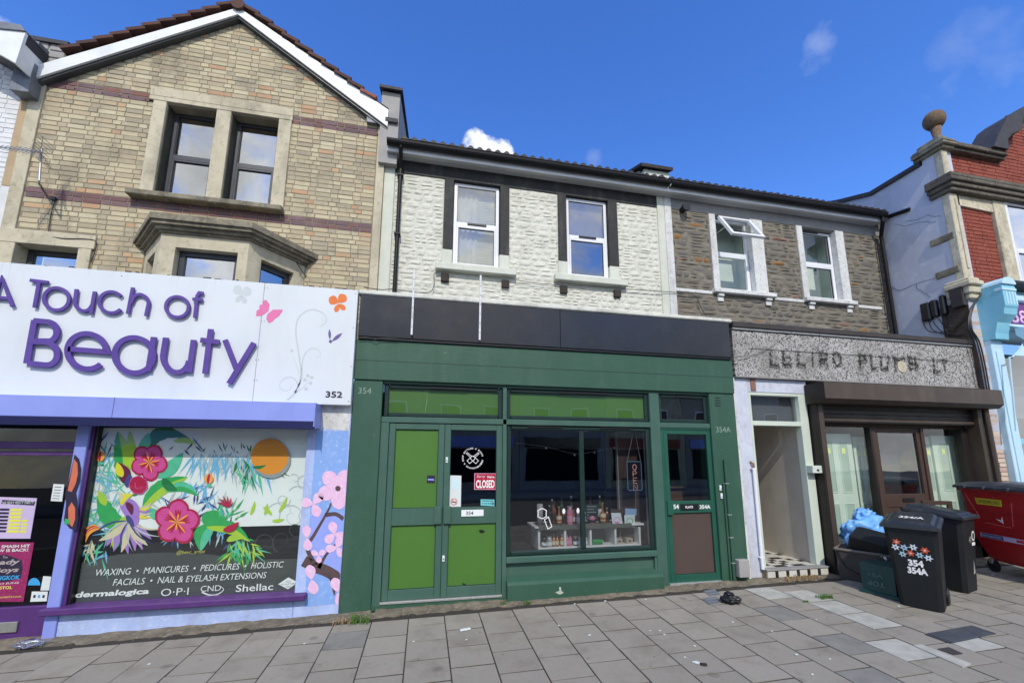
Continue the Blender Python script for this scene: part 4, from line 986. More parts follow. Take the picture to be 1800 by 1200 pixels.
for s_ in (-1, 1):
    for k in range(5): z = s_ * (.02 + .035 * k); b.tube([c + Vector((.03 * k * .5, -.12, z)), c + Vector((.03 * k * .5, .12, z))], .004, 5)
    b.tube([c, c + Vector((.08, -.1, s_ * .17))], .004, 5); b.tube([c, c + Vector((.08, .1, s_ * .17))], .004, 5)
b.build('reflector', m_alu, ae)
ca = thing('cable', 'black aerial cable hanging down the buff bricks to the left window', 'cable', tuple(at(85, 385, YB)))
wire('cable', [at(72, 325, YB - .02), at(80, 340, YB - .03), at(92, 349, YB - .02), at(97, 352, YB - .02), at(90, 375, YB - .02), at(87, 395, YB - .02), at(87, 413, YB - .02), at(110, 419, YB - .035), at(150, 420, YB - .035), at(168, 424, YB - .03), at(168, 438, YB - .02), at(160, 460, YB - .02)], .006, m_black, ca)
a = at(97, 351, YB); bx('cable_clip', m_black, ca, a.x - .03, a.x + .03, YB - .05, YB - .01, a.z - .03, a.z + .02)
br_ = thing('wall_bracket', 'thin rusty angle bracket beside the right end of the bay window', 'bracket', tuple(at(530, 470, YB)))
b = MB(); b.tube([at(521, 461, YB - .2), at(537, 466, YB)], .007, 6); b.tube([at(521, 461, YB - .2), at(538, 487, YB)], .007, 6); b.build('arm', m_slate, br_)

# ------------------------------------------------------------------ neighbour at the far left
N = thing('terraced_house', 'white painted brick house at the far left edge beside the buff gabled house', 'house', (-7.5, 1.5, 0))
YN = YB + .02
m_tan = mat('tan_paint', (190, 168, 136), (176, 154, 122), scale=5, rough=.85, bump=.2, dirt=.3)
m_wbr = mat('white_painted_brick', (226, 228, 228), (212, 214, 214), scale=6, rough=.8, bump=.4, bscale=60, dirt=.3, dirtcol=(150, 148, 142))
xt0, xt1 = at(35, 190, YN).x, QW - .002
bx('quoin_strip', m_tan, N, xt0, xt1, YN - .02, YN + .2, at(30, 330, YN).z, 7.6); bx('quoin_strip', m_wbr, N, xt0, xt1, YN - .018, YN + .2, 2.6, at(30, 330, YN).z - .002)
b = MB(); b.box(-9.5, xt0 - .001, YN + .0075, YN + .2, 2.6, 7.6); wN = b.build('brick_wall', m_wbr, N)
pc = brickwork(-8.0, xt0 - .005, 4.2, 7.6, YN, [], pitch=PB); lay('brick', pc, [unit_brick(i) for i in range(3)], wN, {'a': m_wbr}, rest='brickwork')
Yn2 = YN - .42
a, c, d, e = at(-60, 45, Yn2), at(45, 57, Yn2), at(27, 111, Yn2), at(-60, 62, Yn2)
b = MB(); b.prism([(e.x, e.z), (d.x, d.z), (c.x, c.z), (a.x, a.z + .1)], Yn2, Yn2 + .04); b.prism([(c.x - .005, c.z), (d.x, d.z), (d.x - .03, d.z + .01), (c.x - .04, c.z)], Yn2 + .041, YN); b.build('barge_board', m_white, N)
b = MB(); b.prism([(d.x - .01, d.z + .012), (c.x, c.z), (c.x, c.z + .02), (a.x, a.z + .12), (e.x, e.z + .03)], Yn2 + .042, YN + 4); b.build('roof', m_slate, N)
a = rc(-40, 30, 42, 52, Yn2 - .01); b = MB(); b.prism([(at(-60, 36, Yn2).x, at(-60, 30, Yn2).z), (at(38, 46, Yn2).x, at(38, 46, Yn2).z), (c.x + .01, c.z + .006), (at(-60, 48, Yn2).x, at(-60, 46, Yn2).z)], Yn2 - .02, Yn2 + .3); b.build('verge_tiles', m_lead, N)
r = rc(58, 74, 112, 118, YB - .02); b = MB(); b.prism([(YB - .02, r[2]), (YB - .02, r[3]), (YB + 4, r[3] + 1.5), (YB + 4, r[2])], r[0], r[1], 'x'); pb_ = b.build('parapet', m_render, N)
r2 = rc(52, 62, 108, 74, YB - .14); b = MB(); b.prism([(YB - .07, r[3] + .0), (YB - .07, r[3] + .06), (YB + 4, r[3] + 1.57), (YB + 4, r[3] + 1.5)], r[0] - .04, r[1] + .03, 'x'); b.build('coping', m_slate, pb_)
b = MB(); b.box(c.x - .02, r[0] - .002, YN - .2, YN + .4, 6.85, at(50, 70, YN - .2).z); b.build('lead_gutter', m_lead, N)
for i in range(3):
    z = r[2] + i * .12
    for j in range(2): bx('rubble_stone', m_render, pb_, r[0] + .01 + j * (r[1] - r[0]) / 2, r[0] + (j + 1) * (r[1] - r[0]) / 2 - .01, YB - .035, YB - .01, z, z + .105, .01)
for o in pilA.children:                                  # paint stops at the edges of the pilaster
    for v in o.data.vertices: v.co.x = min(max(v.co.x, XPL + .004), XPR - .007)
# ------------------------------------------------------------------ house 354
YC = 1.15
m_vent = mat('brown_vent', (58, 52, 46), (48, 44, 40), scale=8, rough=.8)
m_green = mat('dark_green_paint', (52, 96, 80), (46, 86, 72), scale=2.5, rough=.5, bump=.08, bscale=25, dirt=.35, dirtcol=(84, 112, 100), dscale=2, dstretch=(1, 1, .3))
m_greenp = mat('green_painted_render', (46, 82, 66), (52, 89, 73), scale=2.5, rough=.55, bump=.2, bscale=30, dirt=.4, dirtcol=(84, 106, 92), dscale=3, dstretch=(1, 1, .25), spots=[(7, .05, (120, 140, 124), .6), (3.2, .035, (150, 160, 146), .7)])
m_frame = mat('grey_green_frame', (68, 100, 88), (62, 93, 82), scale=2.5, rough=.42, bump=.04, dirt=.3, dirtcol=(98, 124, 112), dscale=3, dstretch=(1, 1, .3))
m_dkfr = mat('deep_green_frame', (28, 50, 46), (24, 44, 42), scale=2, rough=.4)
m_teal = mat('teal_green_paint', (34, 88, 72), (30, 80, 64), scale=3, rough=.45, bump=.05, dirt=.2, dirtcol=(60, 110, 96), dscale=3)
g_tr = glassmat('fanlight_glass', (248, 250, 248), refl=2.4, base=.03, wave=.08)
m_lime = mat('bright_green_panel', (76, 119, 50), (70, 112, 46), scale=1.5, rough=.45, dirt=.2, dirtcol=(70, 96, 58), dscale=2.2, spots=[(4.5, .04, (60, 84, 50), .7)])
m_fascia = mat('black_fascia', (24, 26, 34), (20, 21, 29), (36, 36, 40), scale=1.2, rough=.24, spec=.6, dirt=.4, dirtcol=(52, 50, 52), dscale=1.4, dstretch=(1, 1, .6))
m_cstone = mat('cream_painted_stone', (214, 214, 202), (202, 202, 189), (176, 176, 162), scale=9, rough=.8, bump=.9, bscale=26, dirt=.35, dirtcol=(150, 150, 130), dscale=4)
m_cream = mat('pale_mint_paint', (208, 212, 198), (196, 200, 186), scale=5, rough=.7, bump=.2, bscale=40, dirt=.35, dirtcol=(150, 152, 138), dscale=3)
m_blackp = mat('black_painted_stone', (48, 50, 50), (40, 42, 42), scale=6, rough=.7, bump=.3, bscale=60, dirt=.4, dirtcol=(120, 120, 110), dscale=5, dstretch=(1, 1, .3))
m_soffit = mat('soffit_board', (190, 192, 192), (178, 180, 180), scale=2, rough=.6, dirt=.4, dirtcol=(150, 146, 136), dscale=4)
m_gutter = mat('black_gutter', (22, 22, 25), (17, 17, 20), scale=3, rough=.5, spec=.25)
m_pan = mat('dark_pantile', (42, 40, 43), (34, 32, 36), scale=8, rough=.6, bump=.2)
B = thing('terraced_house', 'cream painted stone house above the dark green shopfront with the open neon', 'house', (2.2, .6, .12))
BX0, BX1 = XQ + .004, at(1166, 400, YC).x
ZS = at(1153, 345, YC).z                                 # soffit height
YO = CAM.y + (at(1170, 335, YC).y - CAM.y) * (ZS - CAM.z) / (at(1170, 335, YC).z - CAM.z)
def win54(px):                                          # left, right, top, bottom pixel tuples
    return at(*px[0], YC).x, at(*px[1], YC).x, at(*px[3], YC).z, at(*px[2], YC).z
V1 = win54([(796, 400), (879, 400), (800, 319), (835, 470)]); V2 = win54([(996, 415), (1070, 415), (1000, 342), (1035, 490)])
zt_, zb_ = (V1[3] + V2[3]) / 2, (V1[2] + V2[2]) / 2
V1 = (V1[0], V1[1], zb_, zt_); V2 = (V2[0], V2[1], zb_, zt_)
ZB = at(1163, 547, YC).z - .12
zband = at(850, 322, YC).z
S1 = (at(765, 470, YC).x, at(906, 487, YC).x, zb_ - .15, zb_ - .0); S2 = (at(973, 490, YC).x, at(1100, 506, YC).x, zb_ - .15, zb_)
surr = [(at(779, 400, YC).x, V1[0], zb_, zt_), (V1[1], at(895, 400, YC).x, zb_, zt_), (at(981, 420, YC).x, V2[0], zb_, zt_), (V2[1], at(1086, 420, YC).x, zb_, zt_)]
PL0 = (BX0, at(695, 300, YC).x)
PR0 = (at(1153, 345, YC).x, at(1178, 355, YC).x)
holes = [V1, V2, S1, S2] + surr
b = MB(); wall_with_holes(b, BX0, PR0[1], 3.3, ZS + .3, YC + .006, YC + .25, [V1, V2]); wB = b.build('stone_wall', m_cstone, B)
pcs = rubble(PL0[1] + .003, PR0[0] - .003, 3.55, zt_ + .0, YC, holes, seed=5, hmin=.045, hmax=.14, wmin=.09, wmax=.36, gap=.005)
lay('stone', pcs, [unit_stone(i, .0095) for i in range(9)], wB, {'a': m_cstone}, depth=1.0, smooth=False, rest='stonework')
bx('painted_strip', m_cream, B, PL0[0], PL0[1], YC - .02, YC + .2, 3.5, ZS, .006)
bx('painted_strip', m_cream, B, PR0[0], (PR0[0] + PR0[1]) / 2 - .001, YC - .02, YC + .2, 3.5, ZS, .006)
bx('head_band', m_blackp, B, PL0[1] + .002, PR0[0] - .002, YC - .012, YC + .2, zt_, ZS, .004)
zj = zb_ + .27
for i, s_ in enumerate(surr):
    bx('jamb', m_blackp, B, s_[0], s_[1], YC - .02, YC + .2, zj, zt_ - .001, .005); bx('jamb_base', m_cream, B, s_[0] - .01, s_[1], YC - .024, YC + .2, zb_, zj - .001, .005)
for s_ in (S1, S2): bx('sill', m_cream, B, s_[0], s_[1], YC - .11, YC + .1, s_[2] + .03, s_[3], .012)
g_v2 = glassmat('blind_window_glass', refl=3.2, base=.16, wave=.12)
g_net = glassmat('lace_window_glass', refl=2.5, base=.14, wave=.15)
m_vblind = mat('vertical_blind', (206, 204, 196), (190, 188, 180), scale=8, rough=.8); m_warm = mat('warm_blind', (150, 134, 112), (120, 108, 92), scale=2, rough=.8)
w = sash(B, (V1[0] + .012, V1[1] - .012, zb_, zt_ - .01), YC + .05, m_upvc, g_net, split=.51, fw=.055, rail=.075, vent=True)
q = MB()
for i in range(44): z = zb_ + .08 + i * .033; q.box(V1[0] + .3, V1[1] - .07, YC + .2, YC + .215, z, z + .026)
q.build('venetian_blind', m_vblind, w)
q = MB(); n = 9
for i in range(n):
    x = V1[0] + .05 + i * .045; q.quad([(x, YC + .17 + .03 * (i % 2), zb_), (x + .045, YC + .17 + .03 * ((i + 1) % 2), zb_), (x + .045, YC + .17 + .03 * ((i + 1) % 2), zt_), (x, YC + .17 + .03 * (i % 2), zt_)])
q.build('curtain', m_vblind, w)
q = MB(); sheet(q, V1[0], V1[1], zb_, zt_, YC + .26); q.build('room', m_voile, w)
w = sash(B, (V2[0] + .012, V2[1] - .012, zb_, zt_ - .01), YC + .05, m_upvc, g_v2, split=.51, fw=.055, rail=.075, vent=True)
q = MB(); sheet(q, V2[0], V2[1], zb_ + .7, zt_, YC + .16); q.build('roller_blind', m_warm, w); q = MB(); sheet(q, V2[0], V2[1], zb_, zt_, YC + .26); q.build('room', m_dark, w)
for p in ((782, 489), (888, 500), (990, 510), (1084, 517)):
    a = at(p[0], p[1], YC); o = bx('corbel', m_vent, B, a.x - .065, a.x + .065, YC - .05, YC + .1, a.z - .07, a.z + .065, .006)
# soffit, fascia, gutter, tiles across 354 and 356
XE = at(1545, 395, YC).x
XJ = at(1174, 330, YO).x
def eaves(own, x0, x1, y_off=0):
    b = MB(); n = int((x1 - x0) / .1)
    b.box(x0, x1, YO + .012, YC - .001, ZS, ZS + .012); 
    o = b.build('soffit', m_soffit, own)
    g = MB()
    for k in range(1, 2): g.box(x0, x1, YO + .10 * k, YO + .10 * k + .004, ZS - .0012, ZS + .001)
    g.build('soffit_joint', m_vent, o)
    bx('fascia_board', m_white, own, x0, x1, YO - .008, YO + .011, ZS - .008, ZS + .17, .003)
    # half-round gutter
    prof = [(YO - .065 + .068 * math.cos(t), ZS + .135 + .085 * math.sin(t)) for t in [math.pi + i * math.pi / 8 for i in range(9)]]
    prof += [(y * .94 + (YO - .065) * .06, z + .004) for y, z in prof[::-1]]
    b = MB(); b.prism(prof, x0 + .002, x1 - .002, 'x'); g = b.build('gutter', m_gutter, own)
    x = x0 + .35
    while x < x1 - .1:
        b = MB(); b.prism([(YO - .13 + .0, ZS + .165), (YO - .135, ZS + .15), (YO - .065, ZS + .09), (YO - .004, ZS + .10), (YO - .004, ZS + .17)], x, x + .035, 'x'); b.build('gutter_bracket', m_gutter, g); x += .93
    return o
eaves(B, at(680, 265, YO).x, XJ - .004); 
def slope_roof(own, x0, x1):
    y0, z0 = YO - .07, ZS + .215; sl = .48
    b = MB(); b.prism([(y0 + .03, z0 - .035), (YC + 3.6, z0 - .035 + sl * (YC + 3.57 - y0)), (YC + 3.6, z0 + sl * (YC + 3.57 - y0)), (y0 + .03, z0)], x0, x1, 'x'); rf = b.build('roof', m_pan, own)
    x = x0 + .01; first = True; me = None; n = 0
    while x < x1 - .13:
        if me is None:
            q = MB(); r1 = []; r2 = []
            N_ = 7
            for i in range(N_ + 1):
                t = i / N_; zz_ = .045 * math.sin(math.pi * t) ** 1.0; r1.append((.0 + .155 * t * .72, zz_)); 
            for i in range(N_):
                (xa, za), (xb, zb2) = r1[i], r1[i + 1]
                q.quad([(xa, 0, za), (xb, 0, zb2), (xb, .4, zb2 + .4 * sl), (xa, .4, za + .4 * sl)]); q.quad([(xa, 0, -.012), (xb, 0, -.012), (xb, 0, zb2), (xa, 0, za)])
            q.box(.112, .155, .0, .4, -.012, .0); q.v = [(v[0], v[1], v[2] if v[1] < .1 or v[2] > .15 else v[2] + .4 * sl) for v in q.v]
            me = q.mesh('pantile', m_pan)
        o = bpy.data.objects.new('pantile', me); COL.objects.link(o); o.parent = rf; o.location = (x, y0, z0 + R.uniform(-.004, .004)); x += .155; n += 1
    return rf
slope_roof(B, at(704, 252, YO).x, XJ)
# downpipe 354
dp = thing('downpipe', 'black rainwater downpipe at the left end of the cream stone house', 'pipe', tuple(at(695, 512, YC - .06)))
x_ = at(699, 400, YC - .07).x
b = MB(); b.tube([(x_, YO - .065, ZS + .10), (x_, YO - .065, ZS + .05), (x_, YC - .07, ZS - .22), (x_, YC - .07, 3.9)], .032, 10); b.build('pipe', m_gutter, dp)
for z in (ZS - .35, ZS - 1.4): bx('pipe_clip', m_gutter, dp, x_ - .05, x_ + .05, YC - .11, YC, z, z + .035)
# brown ledge cap between 354 and 356 on the roof line
c0 = at(1120, 300, YC + .5); r = (at(1120, 300, YC + .5).x, at(1174, 300, YC + .5).x)
b = MB(); zc_ = at(1150, 306, YC + .5).z; b.box(r[0] + .1, r[1] - .05, YC + .4, YC + 3, ZS + .2, zc_ + .0); pt = b.build('parapet', m_cream, B)
b = MB(); b.prism([(YC + .32, zc_), (YC + .32, zc_ + .07), (YC + 3, zc_ + 1.15), (YC + 3, zc_ + 1.08)], r[0], r[1] + .0, 'x'); b.build('coping', m_vent, pt)
# ---- shopfront
FX0, FX1 = at(622, 665, 0).x, at(1290, 690, 0).x
zF0, zF1 = at(632, 590, -.06).z, at(632, 517, -.06).z
m_cop = mat('white_coping', (216, 218, 208), (200, 202, 192), scale=8, rough=.8, bump=.5, bscale=50, dirt=.6, dirtcol=(120, 116, 104), dscale=4)
bx('coping', m_cop, B, FX0 + .0, at(1282, 562, -.02).x, -.075, .3, zF1 + .003, zF1 + .06, .012)
bx('flat_roof', m_slate, B, FX0, FX1, .3, YC, zF1 - .1, zF1 + .02, 0)
fs = thing('fascia_sign', 'blank glossy black fascia board over the green shopfront', 'sign', (2, -.05, zF0))
fx = [at(632, 550, -.06).x, at(727, 550, -.06).x, at(985, 580, -.06).x, at(1283, 590, -.06).x]
for i in range(3): bx('fascia_panel', m_fascia, fs, fx[i] + (.002 if i else 0), fx[i + 1] - .002, -.06, -.003, zF0, zF1, .004)
bx('trim_strip', m_black, fs, fx[0], fx[3], -.045, -.004, zF0 - .03, zF0 - .001, .003)
m_pole = mat('white_pole', (222, 226, 228), (206, 210, 212), scale=9, rough=.5, dirt=.5, dirtcol=(130, 128, 124), dscale=9)
for (a, c, lab) in (((727, 474), (725, 589), 'left one of two thin white posts fixed in front of the black fascia'), ((845, 484), (843, 598), 'right one of two thin white posts fixed in front of the black fascia')):
    t = thing('sign_post', lab, 'post', tuple(at(c[0], c[1], -.08)), group='thin white sign posts on the black fascia')
    p, q_ = at(*a, -.08), at(*c, -.08); x = (p.x + q_.x) / 2; bx('post', m_pole, t, x - .013, x + .013, -.095, -.065, q_.z, p.z, .004)
    for k in range(6): z = q_.z + .1 + k * .13; bx('post_bolt', m_slate, t, x - .004, x + .004, -.099, -.094, z, z + .01, 0)
zb0, zb1 = at(622, 667, 0).z, at(1290, 692, 0).z
zbm = (zb0 + zb1) / 2
ztm = zF0 - .03
bx('fascia_beam', m_greenp, B, FX0, FX1, -.02, .3, zbm, ztm, .008)
zmid = at(700, 636, -.02).z
bx('beam_joint', m_dkfr, B, FX0 + .002, FX1 - .002, -.0215, -.019, zmid, zmid + .006, 0)
PXR = at(663, 860, 0).x
bx('pilaster', m_greenp, B, FX0 + .002, PXR, .0, .3, -.1, zbm - .001, .008)
PRX0 = at(1258, 850, 0).x
bx('pilaster', m_greenp, B, PRX0, FX1, .0, .3, -.1, zbm - .001, .008)
for px in (700, 761, 842, 905, 1010, 1080, 1190): x = at(px, 625, -.02).x; bx('beam_seam', m_frame, B, x, x + .004, -.0212, -.0195, zmid + .02, ztm - .01, 0)
m_grm = mat('pale_scuff', (120, 142, 126), (100, 122, 108), scale=30, rough=.8)
for i in range(46):                                     # chips and scuffs low on the painted fronts
    x = R.choice([R.uniform(FX0 + .03, PXR - .03), R.uniform(PRX0 + .03, FX1 - .03)]); z = .15 + abs(R.gauss(0, .5)); w0 = R.uniform(.003, .012); h0 = R.uniform(.002, .009)
    q = MB(); q.quad([(x, -.0009, z), (x + w0, -.0009, z + h0 * .3), (x + w0 * .7, -.0009, z + h0), (x + w0 * .1, -.0009, z + h0 * .8)]); q.build('paint_chip', m_grm, B)
# heads, rails, posts
def hx(px, y, Y=.03): return at(px, y, Y).x
zTr0, zTr1 = at(780, 744, .03).z, at(780, 734, .03).z
bx('transom_rail', m_frame, B, PXR + .001, PRX0 - .001, .02, .12, zTr0, zTr1, .005)
bx('head_rail', m_frame, B, PXR + .002, PRX0 - .002, .025, .12, zbm - .03, zbm - .002, .004)
bx('post', m_frame, B, PXR + .003, hx(678.5, 860), .02, .12, -.02, zTr0 - .001, .004)
xd1, xw0 = hx(883, 860), hx(890, 860)
bx('post', m_frame, B, xd1, xw0, .02, .14, -.02, zbm - .03, .004)
xw1, xe0 = hx(1150, 860), hx(1168, 860)
xw1 = at(1148, 850, .03).x; xe0 = at(1168, 900, .03).x
bx('post', m_frame, B, xw1, xe0, .015, .14, .05, zbm - .03, .004)
# transom lights
for (x0, x1, mm) in ((PXR + .02, xd1 - .001, m_lime), (xw0 + .001, xw1 - .001, m_lime), (xe0 + .001, PRX0 - .002, m_dark)):
    b = MB(); frame(b, x0, x1, zTr1, zbm - .031, .055, .05, .11, c=.012); w = b.build('transom_window', m_dkfr, B)
    q = MB(); sheet(q, x0 + .05, x1 - .05, zTr1 + .05, zbm - .08, .075); q.build('pane', g_tr if mm is m_lime else g_shop, w)
    q = MB(); sheet(q, x0 + .05, x1 - .05, zTr1 + .05, zbm - .08, .095); q.build('panel', mm, w)
    xm = (x0 + x1) / 2; bx('trickle_vent', m_black, w, xm - .14 * (x1 - x0), xm + .2 * (x1 - x0), .035, .05, zbm - .075, zbm - .05, .003)
# double doors
DZ0, DZ1 = at(660, 1057, .04).z, zTr0 - .006
xm = at(782.5, 745, .04).x
DX0 = hx(679, 860, .04) + .002
m_silver2 = mat('threshold_metal', (206, 208, 204), (180, 182, 178), scale=12, rough=.35, metal=.6)
bx('threshold', m_silver2, B, DX0 - .01, xd1, .0, .12, DZ0 - .028, DZ0 - .004, .003); bx('step', m_greenp, B, PXR, xw0, .012, .2, -.1, DZ0 - .029, .004)
doors = []
zr0, zr1 = at(725, 923, .04).z, at(725, 893, .04).z
for x0, x1, side in ((DX0, xm - .002, 0), (xm + .002, xd1 - .003, 1)):
    b = MB(); sw = .075
    b.box(x0, x0 + sw, .035, .085, DZ0, DZ1, .005); b.box(x1 - sw, x1, .035, .085, DZ0, DZ1, .005)
    b.box(x0 + sw, x1 - sw, .037, .083, DZ1 - .075, DZ1, .004); b.box(x0 + sw, x1 - sw, .037, .083, DZ0, DZ0 + .115, .004); b.box(x0 + sw, x1 - sw, .037, .083, zr0, zr1, .004)
    d = b.build('shop_door', m_frame, B); doors.append(d)
    q = MB(); frame(q, x0 + sw, x1 - sw, DZ0 + .115, zr0, .006, .05, .07, c=0); frame(q, x0 + sw, x1 - sw, zr1, DZ1 - .075, .006, .05, .07, c=0); q.build('bead', m_dkfr, d)
    q = MB(); q.box(x0 + sw - .005, x1 - sw + .005, .062, .075, DZ0 + .11, zr0 + .005); q.build('lower_panel', m_lime, d)
    if side == 0: q = MB(); q.box(x0 + sw - .005, x1 - sw + .005, .062, .075, zr1 - .005, DZ1 - .07); q.build('upper_panel', m_lime, d)
    else:
        q = MB(); sheet(q, x0 + sw - .005, x1 - sw + .005, zr1 - .005, DZ1 - .07, .062); q.build('pane', g_shop, d)
    hxx = (x1 - .10, x1 - .012) if side == 0 else (x0 + .012, x0 + .10)
    q = MB(); q.box(hxx[0], hxx[1], .0, .034, at(770, 921, .0).z, at(770, 890, .0).z, .006); q.build('push_handle', m_frame, d)
for p, lab in (((785.5, 808), 0), ((779.5, 981), 1)):
    a = at(p[0], p[1], .03); bx('lock', m_white, doors[1] if p[0] > 782 else doors[0], a.x - .014, a.x + .014, .026, .034, a.z - .035, a.z + .035, .003); bx('key_hole', m_black, doors[1] if p[0] > 782 else doors[0], a.x - .005, a.x + .005, .0245, .0262, a.z - .018, a.z + .004, 0)
rl = rc(811, 896, 850, 906.5, .03); bxc('letter_plate', m_white, doors[1], rl, .026, .0365); ptext('354', 819, 904.5, 832, 898, .024, m_ink, doors[1], .001, bold=.01)
art('paint_chip', m_black, doors[1], [(841, 932), (846, 930), (853, 933), (850, 936), (845, 937)], .0605); art('paint_chip', m_black, doors[1], [(812, 1024), (818, 1025), (820, 1030), (815, 1029)], .0605)
a_ = at(758, 1035, .06); art('white_chip', m_white, doors[0], [(756, 1033), (761, 1032), (762, 1036), (757, 1037)], .0605)
YD = .058
s_ = panel('sticker', 'small navy sticker on the solid left green door leaf', 'sticker', m_ink, [(751, 835), (765, 835.5), (764, 849), (750, 848.5)], .06, .001)
art('sticker_band', m_lilac, s_, [(752, 841), (763, 841.5), (763, 844), (752, 843.5)], .0592)
cl = panel('closed_sign', 'red and white closed sign behind the glass of the right green door', 'sign', mat('sign_red', (176, 30, 66), (160, 26, 58), scale=3, rough=.4), [(834, 831), (872, 832), (872, 861), (833, 859.5)], YD, .003)
m_wl = mat('white_print', (236, 236, 234), (228, 228, 226), scale=3, rough=.5)
b = MB(); a, c = at(833.6, 860, YD - .0005), at(871.8, 831.5, YD - .0005); frame(b, a.x, c.x, a.z + .0, c.z, .005, YD - .0012, YD - .0004, c=0); b.build('sign_border', m_pinkp, cl)
ptext('Sorry', 838, 840.5, 853, 834.5, YD - .002, m_wl, cl, shear=.3); ptext("We're", 856, 840, 869, 835.5, YD - .002, m_wl, cl, bold=.03); ptext('CLOSED', 836.5, 857.5, 869.5, 843, YD - .002, m_wl, cl, bold=.035)
ns = panel('notice', 'tall white no smoking notice at the left side of the right door glass', 'notice', m_paper, [(791, 835), (811, 835.5), (810, 892), (789, 890)], YD, .002)
art('pale_print', mat('pale_blue_print', (190, 222, 232), (206, 226, 228), scale=14, rough=.5, soft=1), ns, [(793, 842), (806, 840), (807, 856), (800, 862), (794, 858)], YD - .001)
def ring(cx, cy, r, w, Y, m, parent, n=24, name='ring'):
    b = MB()
    for i in range(n):
        a, c = 2 * math.pi * i / n, 2 * math.pi * (i + 1) / n
        b.quad([at(cx + math.cos(t) * q_, cy + math.sin(t) * q_, Y) for t, q_ in ((a, r), (c, r), (c, r - w), (a, r - w))])
    return b.build(name, m, parent)
m_rd = mat('red_print', (206, 50, 60), (196, 44, 54), scale=3, rough=.5)
ring(798, 881.5, 6, 1.2, YD - .001, m_rd, ns); art('ring_bar', m_rd, ns, [(793.6, 877.6), (794.4, 876.8), (802.6, 885.2), (801.8, 886)], YD - .0012); art('cigarette', m_ink, ns, [(794, 881), (802, 880.6), (802, 882.4), (794, 882.8)], YD - .0008)
hy = panel('sticker', 'turquoise food rating sticker at the lower right of the green door glass', 'sticker', mat('turquoise_sticker', (120, 206, 210), (110, 196, 200), scale=4, rough=.5), [(845, 877), (869, 877.5), (869, 889), (845, 888)], YD, .001)
for i in range(5): ring(848.5 + i * 3.4, 884.5, 1.2, .8, YD - .001, m_ink, hy, 8)
ring(866, 884.5, 2.2, 1.4, YD - .001, m_ink, hy, 10); art('print_line', m_ink, hy, [(847, 879), (867, 879.4), (867, 880.6), (847, 880.2)], YD - .001)
# round shop logo: two crossed bottles in a ring of letters
lg = thing('window_decal', 'white round decal of two crossed bottles on the right green door glass', 'decal', tuple(at(831, 805, YD)))
def outline(pts, w, Y, m, parent, name='outline'):
    b = MB(); n = len(pts)
    for i in range(n):
        p, q_ = Vector(pts[i]), Vector(pts[(i + 1) % n]); d = (q_ - p).normalized(); nn = Vector((-d.y, d.x)) * w / 2
        b.quad([at(v.x, v.y, Y - .00003 * i) for v in (p - d * w / 2 + nn, q_ + d * w / 2 + nn, q_ + d * w / 2 - nn, p - d * w / 2 - nn)])
    return b.build(name, m, parent)
def bottle_out(cx, cy, ang, s):
    pts = [(-3, 9), (3, 9), (3, -1), (1.2, -4), (1, -12), (-1, -12), (-1.2, -4), (-3, -1)]
    c, q_ = math.cos(ang), math.sin(ang); return [(cx + (x * c - y * q_) * s, cy + (x * q_ + y * c) * s) for x, y in pts]
outline(bottle_out(831, 805, .85, 1.15), .9, YD, m_wl, lg, 'bottle_outline'); outline(bottle_out(831, 805, -.85, 1.15), .9, YD - .0004, m_wl, lg, 'bottle_outline')
word = 'BOTTLES & BOOKS  NEIGHBOURHOOD & SHOP '
for i, ch in enumerate(word):
    if ch == ' ': continue
    a = -math.pi / 2 - 1.0 + i * 2 * math.pi / len(word); cxx, cyy = 831 + 17.5 * math.cos(a), 805 + 17.5 * math.sin(a)
    p = at(cxx, cyy, YD); text('lettering', ch, m_wl, lg, p.x - .008, p.x + .008, p.z - .010, p.z + .010, YD, .001, rot=-(a + math.pi / 2), bold=.03)
# shop window
YW = .06
WZB = at(1020, 972, .05).z
WZT = zTr0 - .002
b = MB(); frame(b, xw0 + .001, xw1 - .001, WZB, WZT, .06, .045, .11, c=.014); shopw = b.build('shop_window', m_dkfr, B)
xmu = at(1024, 860, .05).x
bx('mullion', m_dkfr, shopw, xmu - .03, xmu + .03, .04, .11, WZB + .06, WZT - .06, .006)
for x0, x1 in ((xw0 + .055, xmu - .028), (xmu + .028, xw1 - .055)): q = MB(); sheet(q, x0, x1, WZB + .05, WZT - .05, .07); q.build('pane', g_shop, shopw)
for x0, x1 in ((at(928, 750, .04).x, at(988, 750, .04).x), (at(1054, 753, .04).x, at(1110, 753, .04).x)): bx('trickle_vent', m_black, shopw, x0, x1, .03, .045, WZT - .03, WZT - .008, .003)
zsl = at(1020, 984, .0).z
bx('sill_rail', m_frame, B, xw0 + .001, xw1 - .001, .0, .12, zsl, WZB - .001, .006)
zpl = at(1020, 1018, -.08).z
zpl = at(900, 1027, -.07).z
b = MB(); b.box(xw0 + .002, xw1 - .002, .07, .3, -.1, zsl - .001); b.build('riser_panel', m_frame, B)
bx('riser_post', m_frame, B, xw1 - .035, xw1 - .002, .02, .069, zpl, zsl - .002, .003)
b = MB(); b.prism([(-.08, -.1), (.069, -.1), (.069, zpl + .07), (-.045, zpl + .02), (-.08, zpl - .01)], xw0 + .0, at(1168, 1030, -.08).x, 'x'); pln = b.build('plinth', m_greenp, B)
m_chip = mat('bare_patch', (190, 196, 180), (160, 166, 150), scale=20, rough=.9)
art('paint_chip', m_chip, pln, [(976, 1040), (983, 1038), (983, 1031), (986, 1031), (987, 1038), (991, 1041), (985, 1044), (980, 1043)], -.0812)
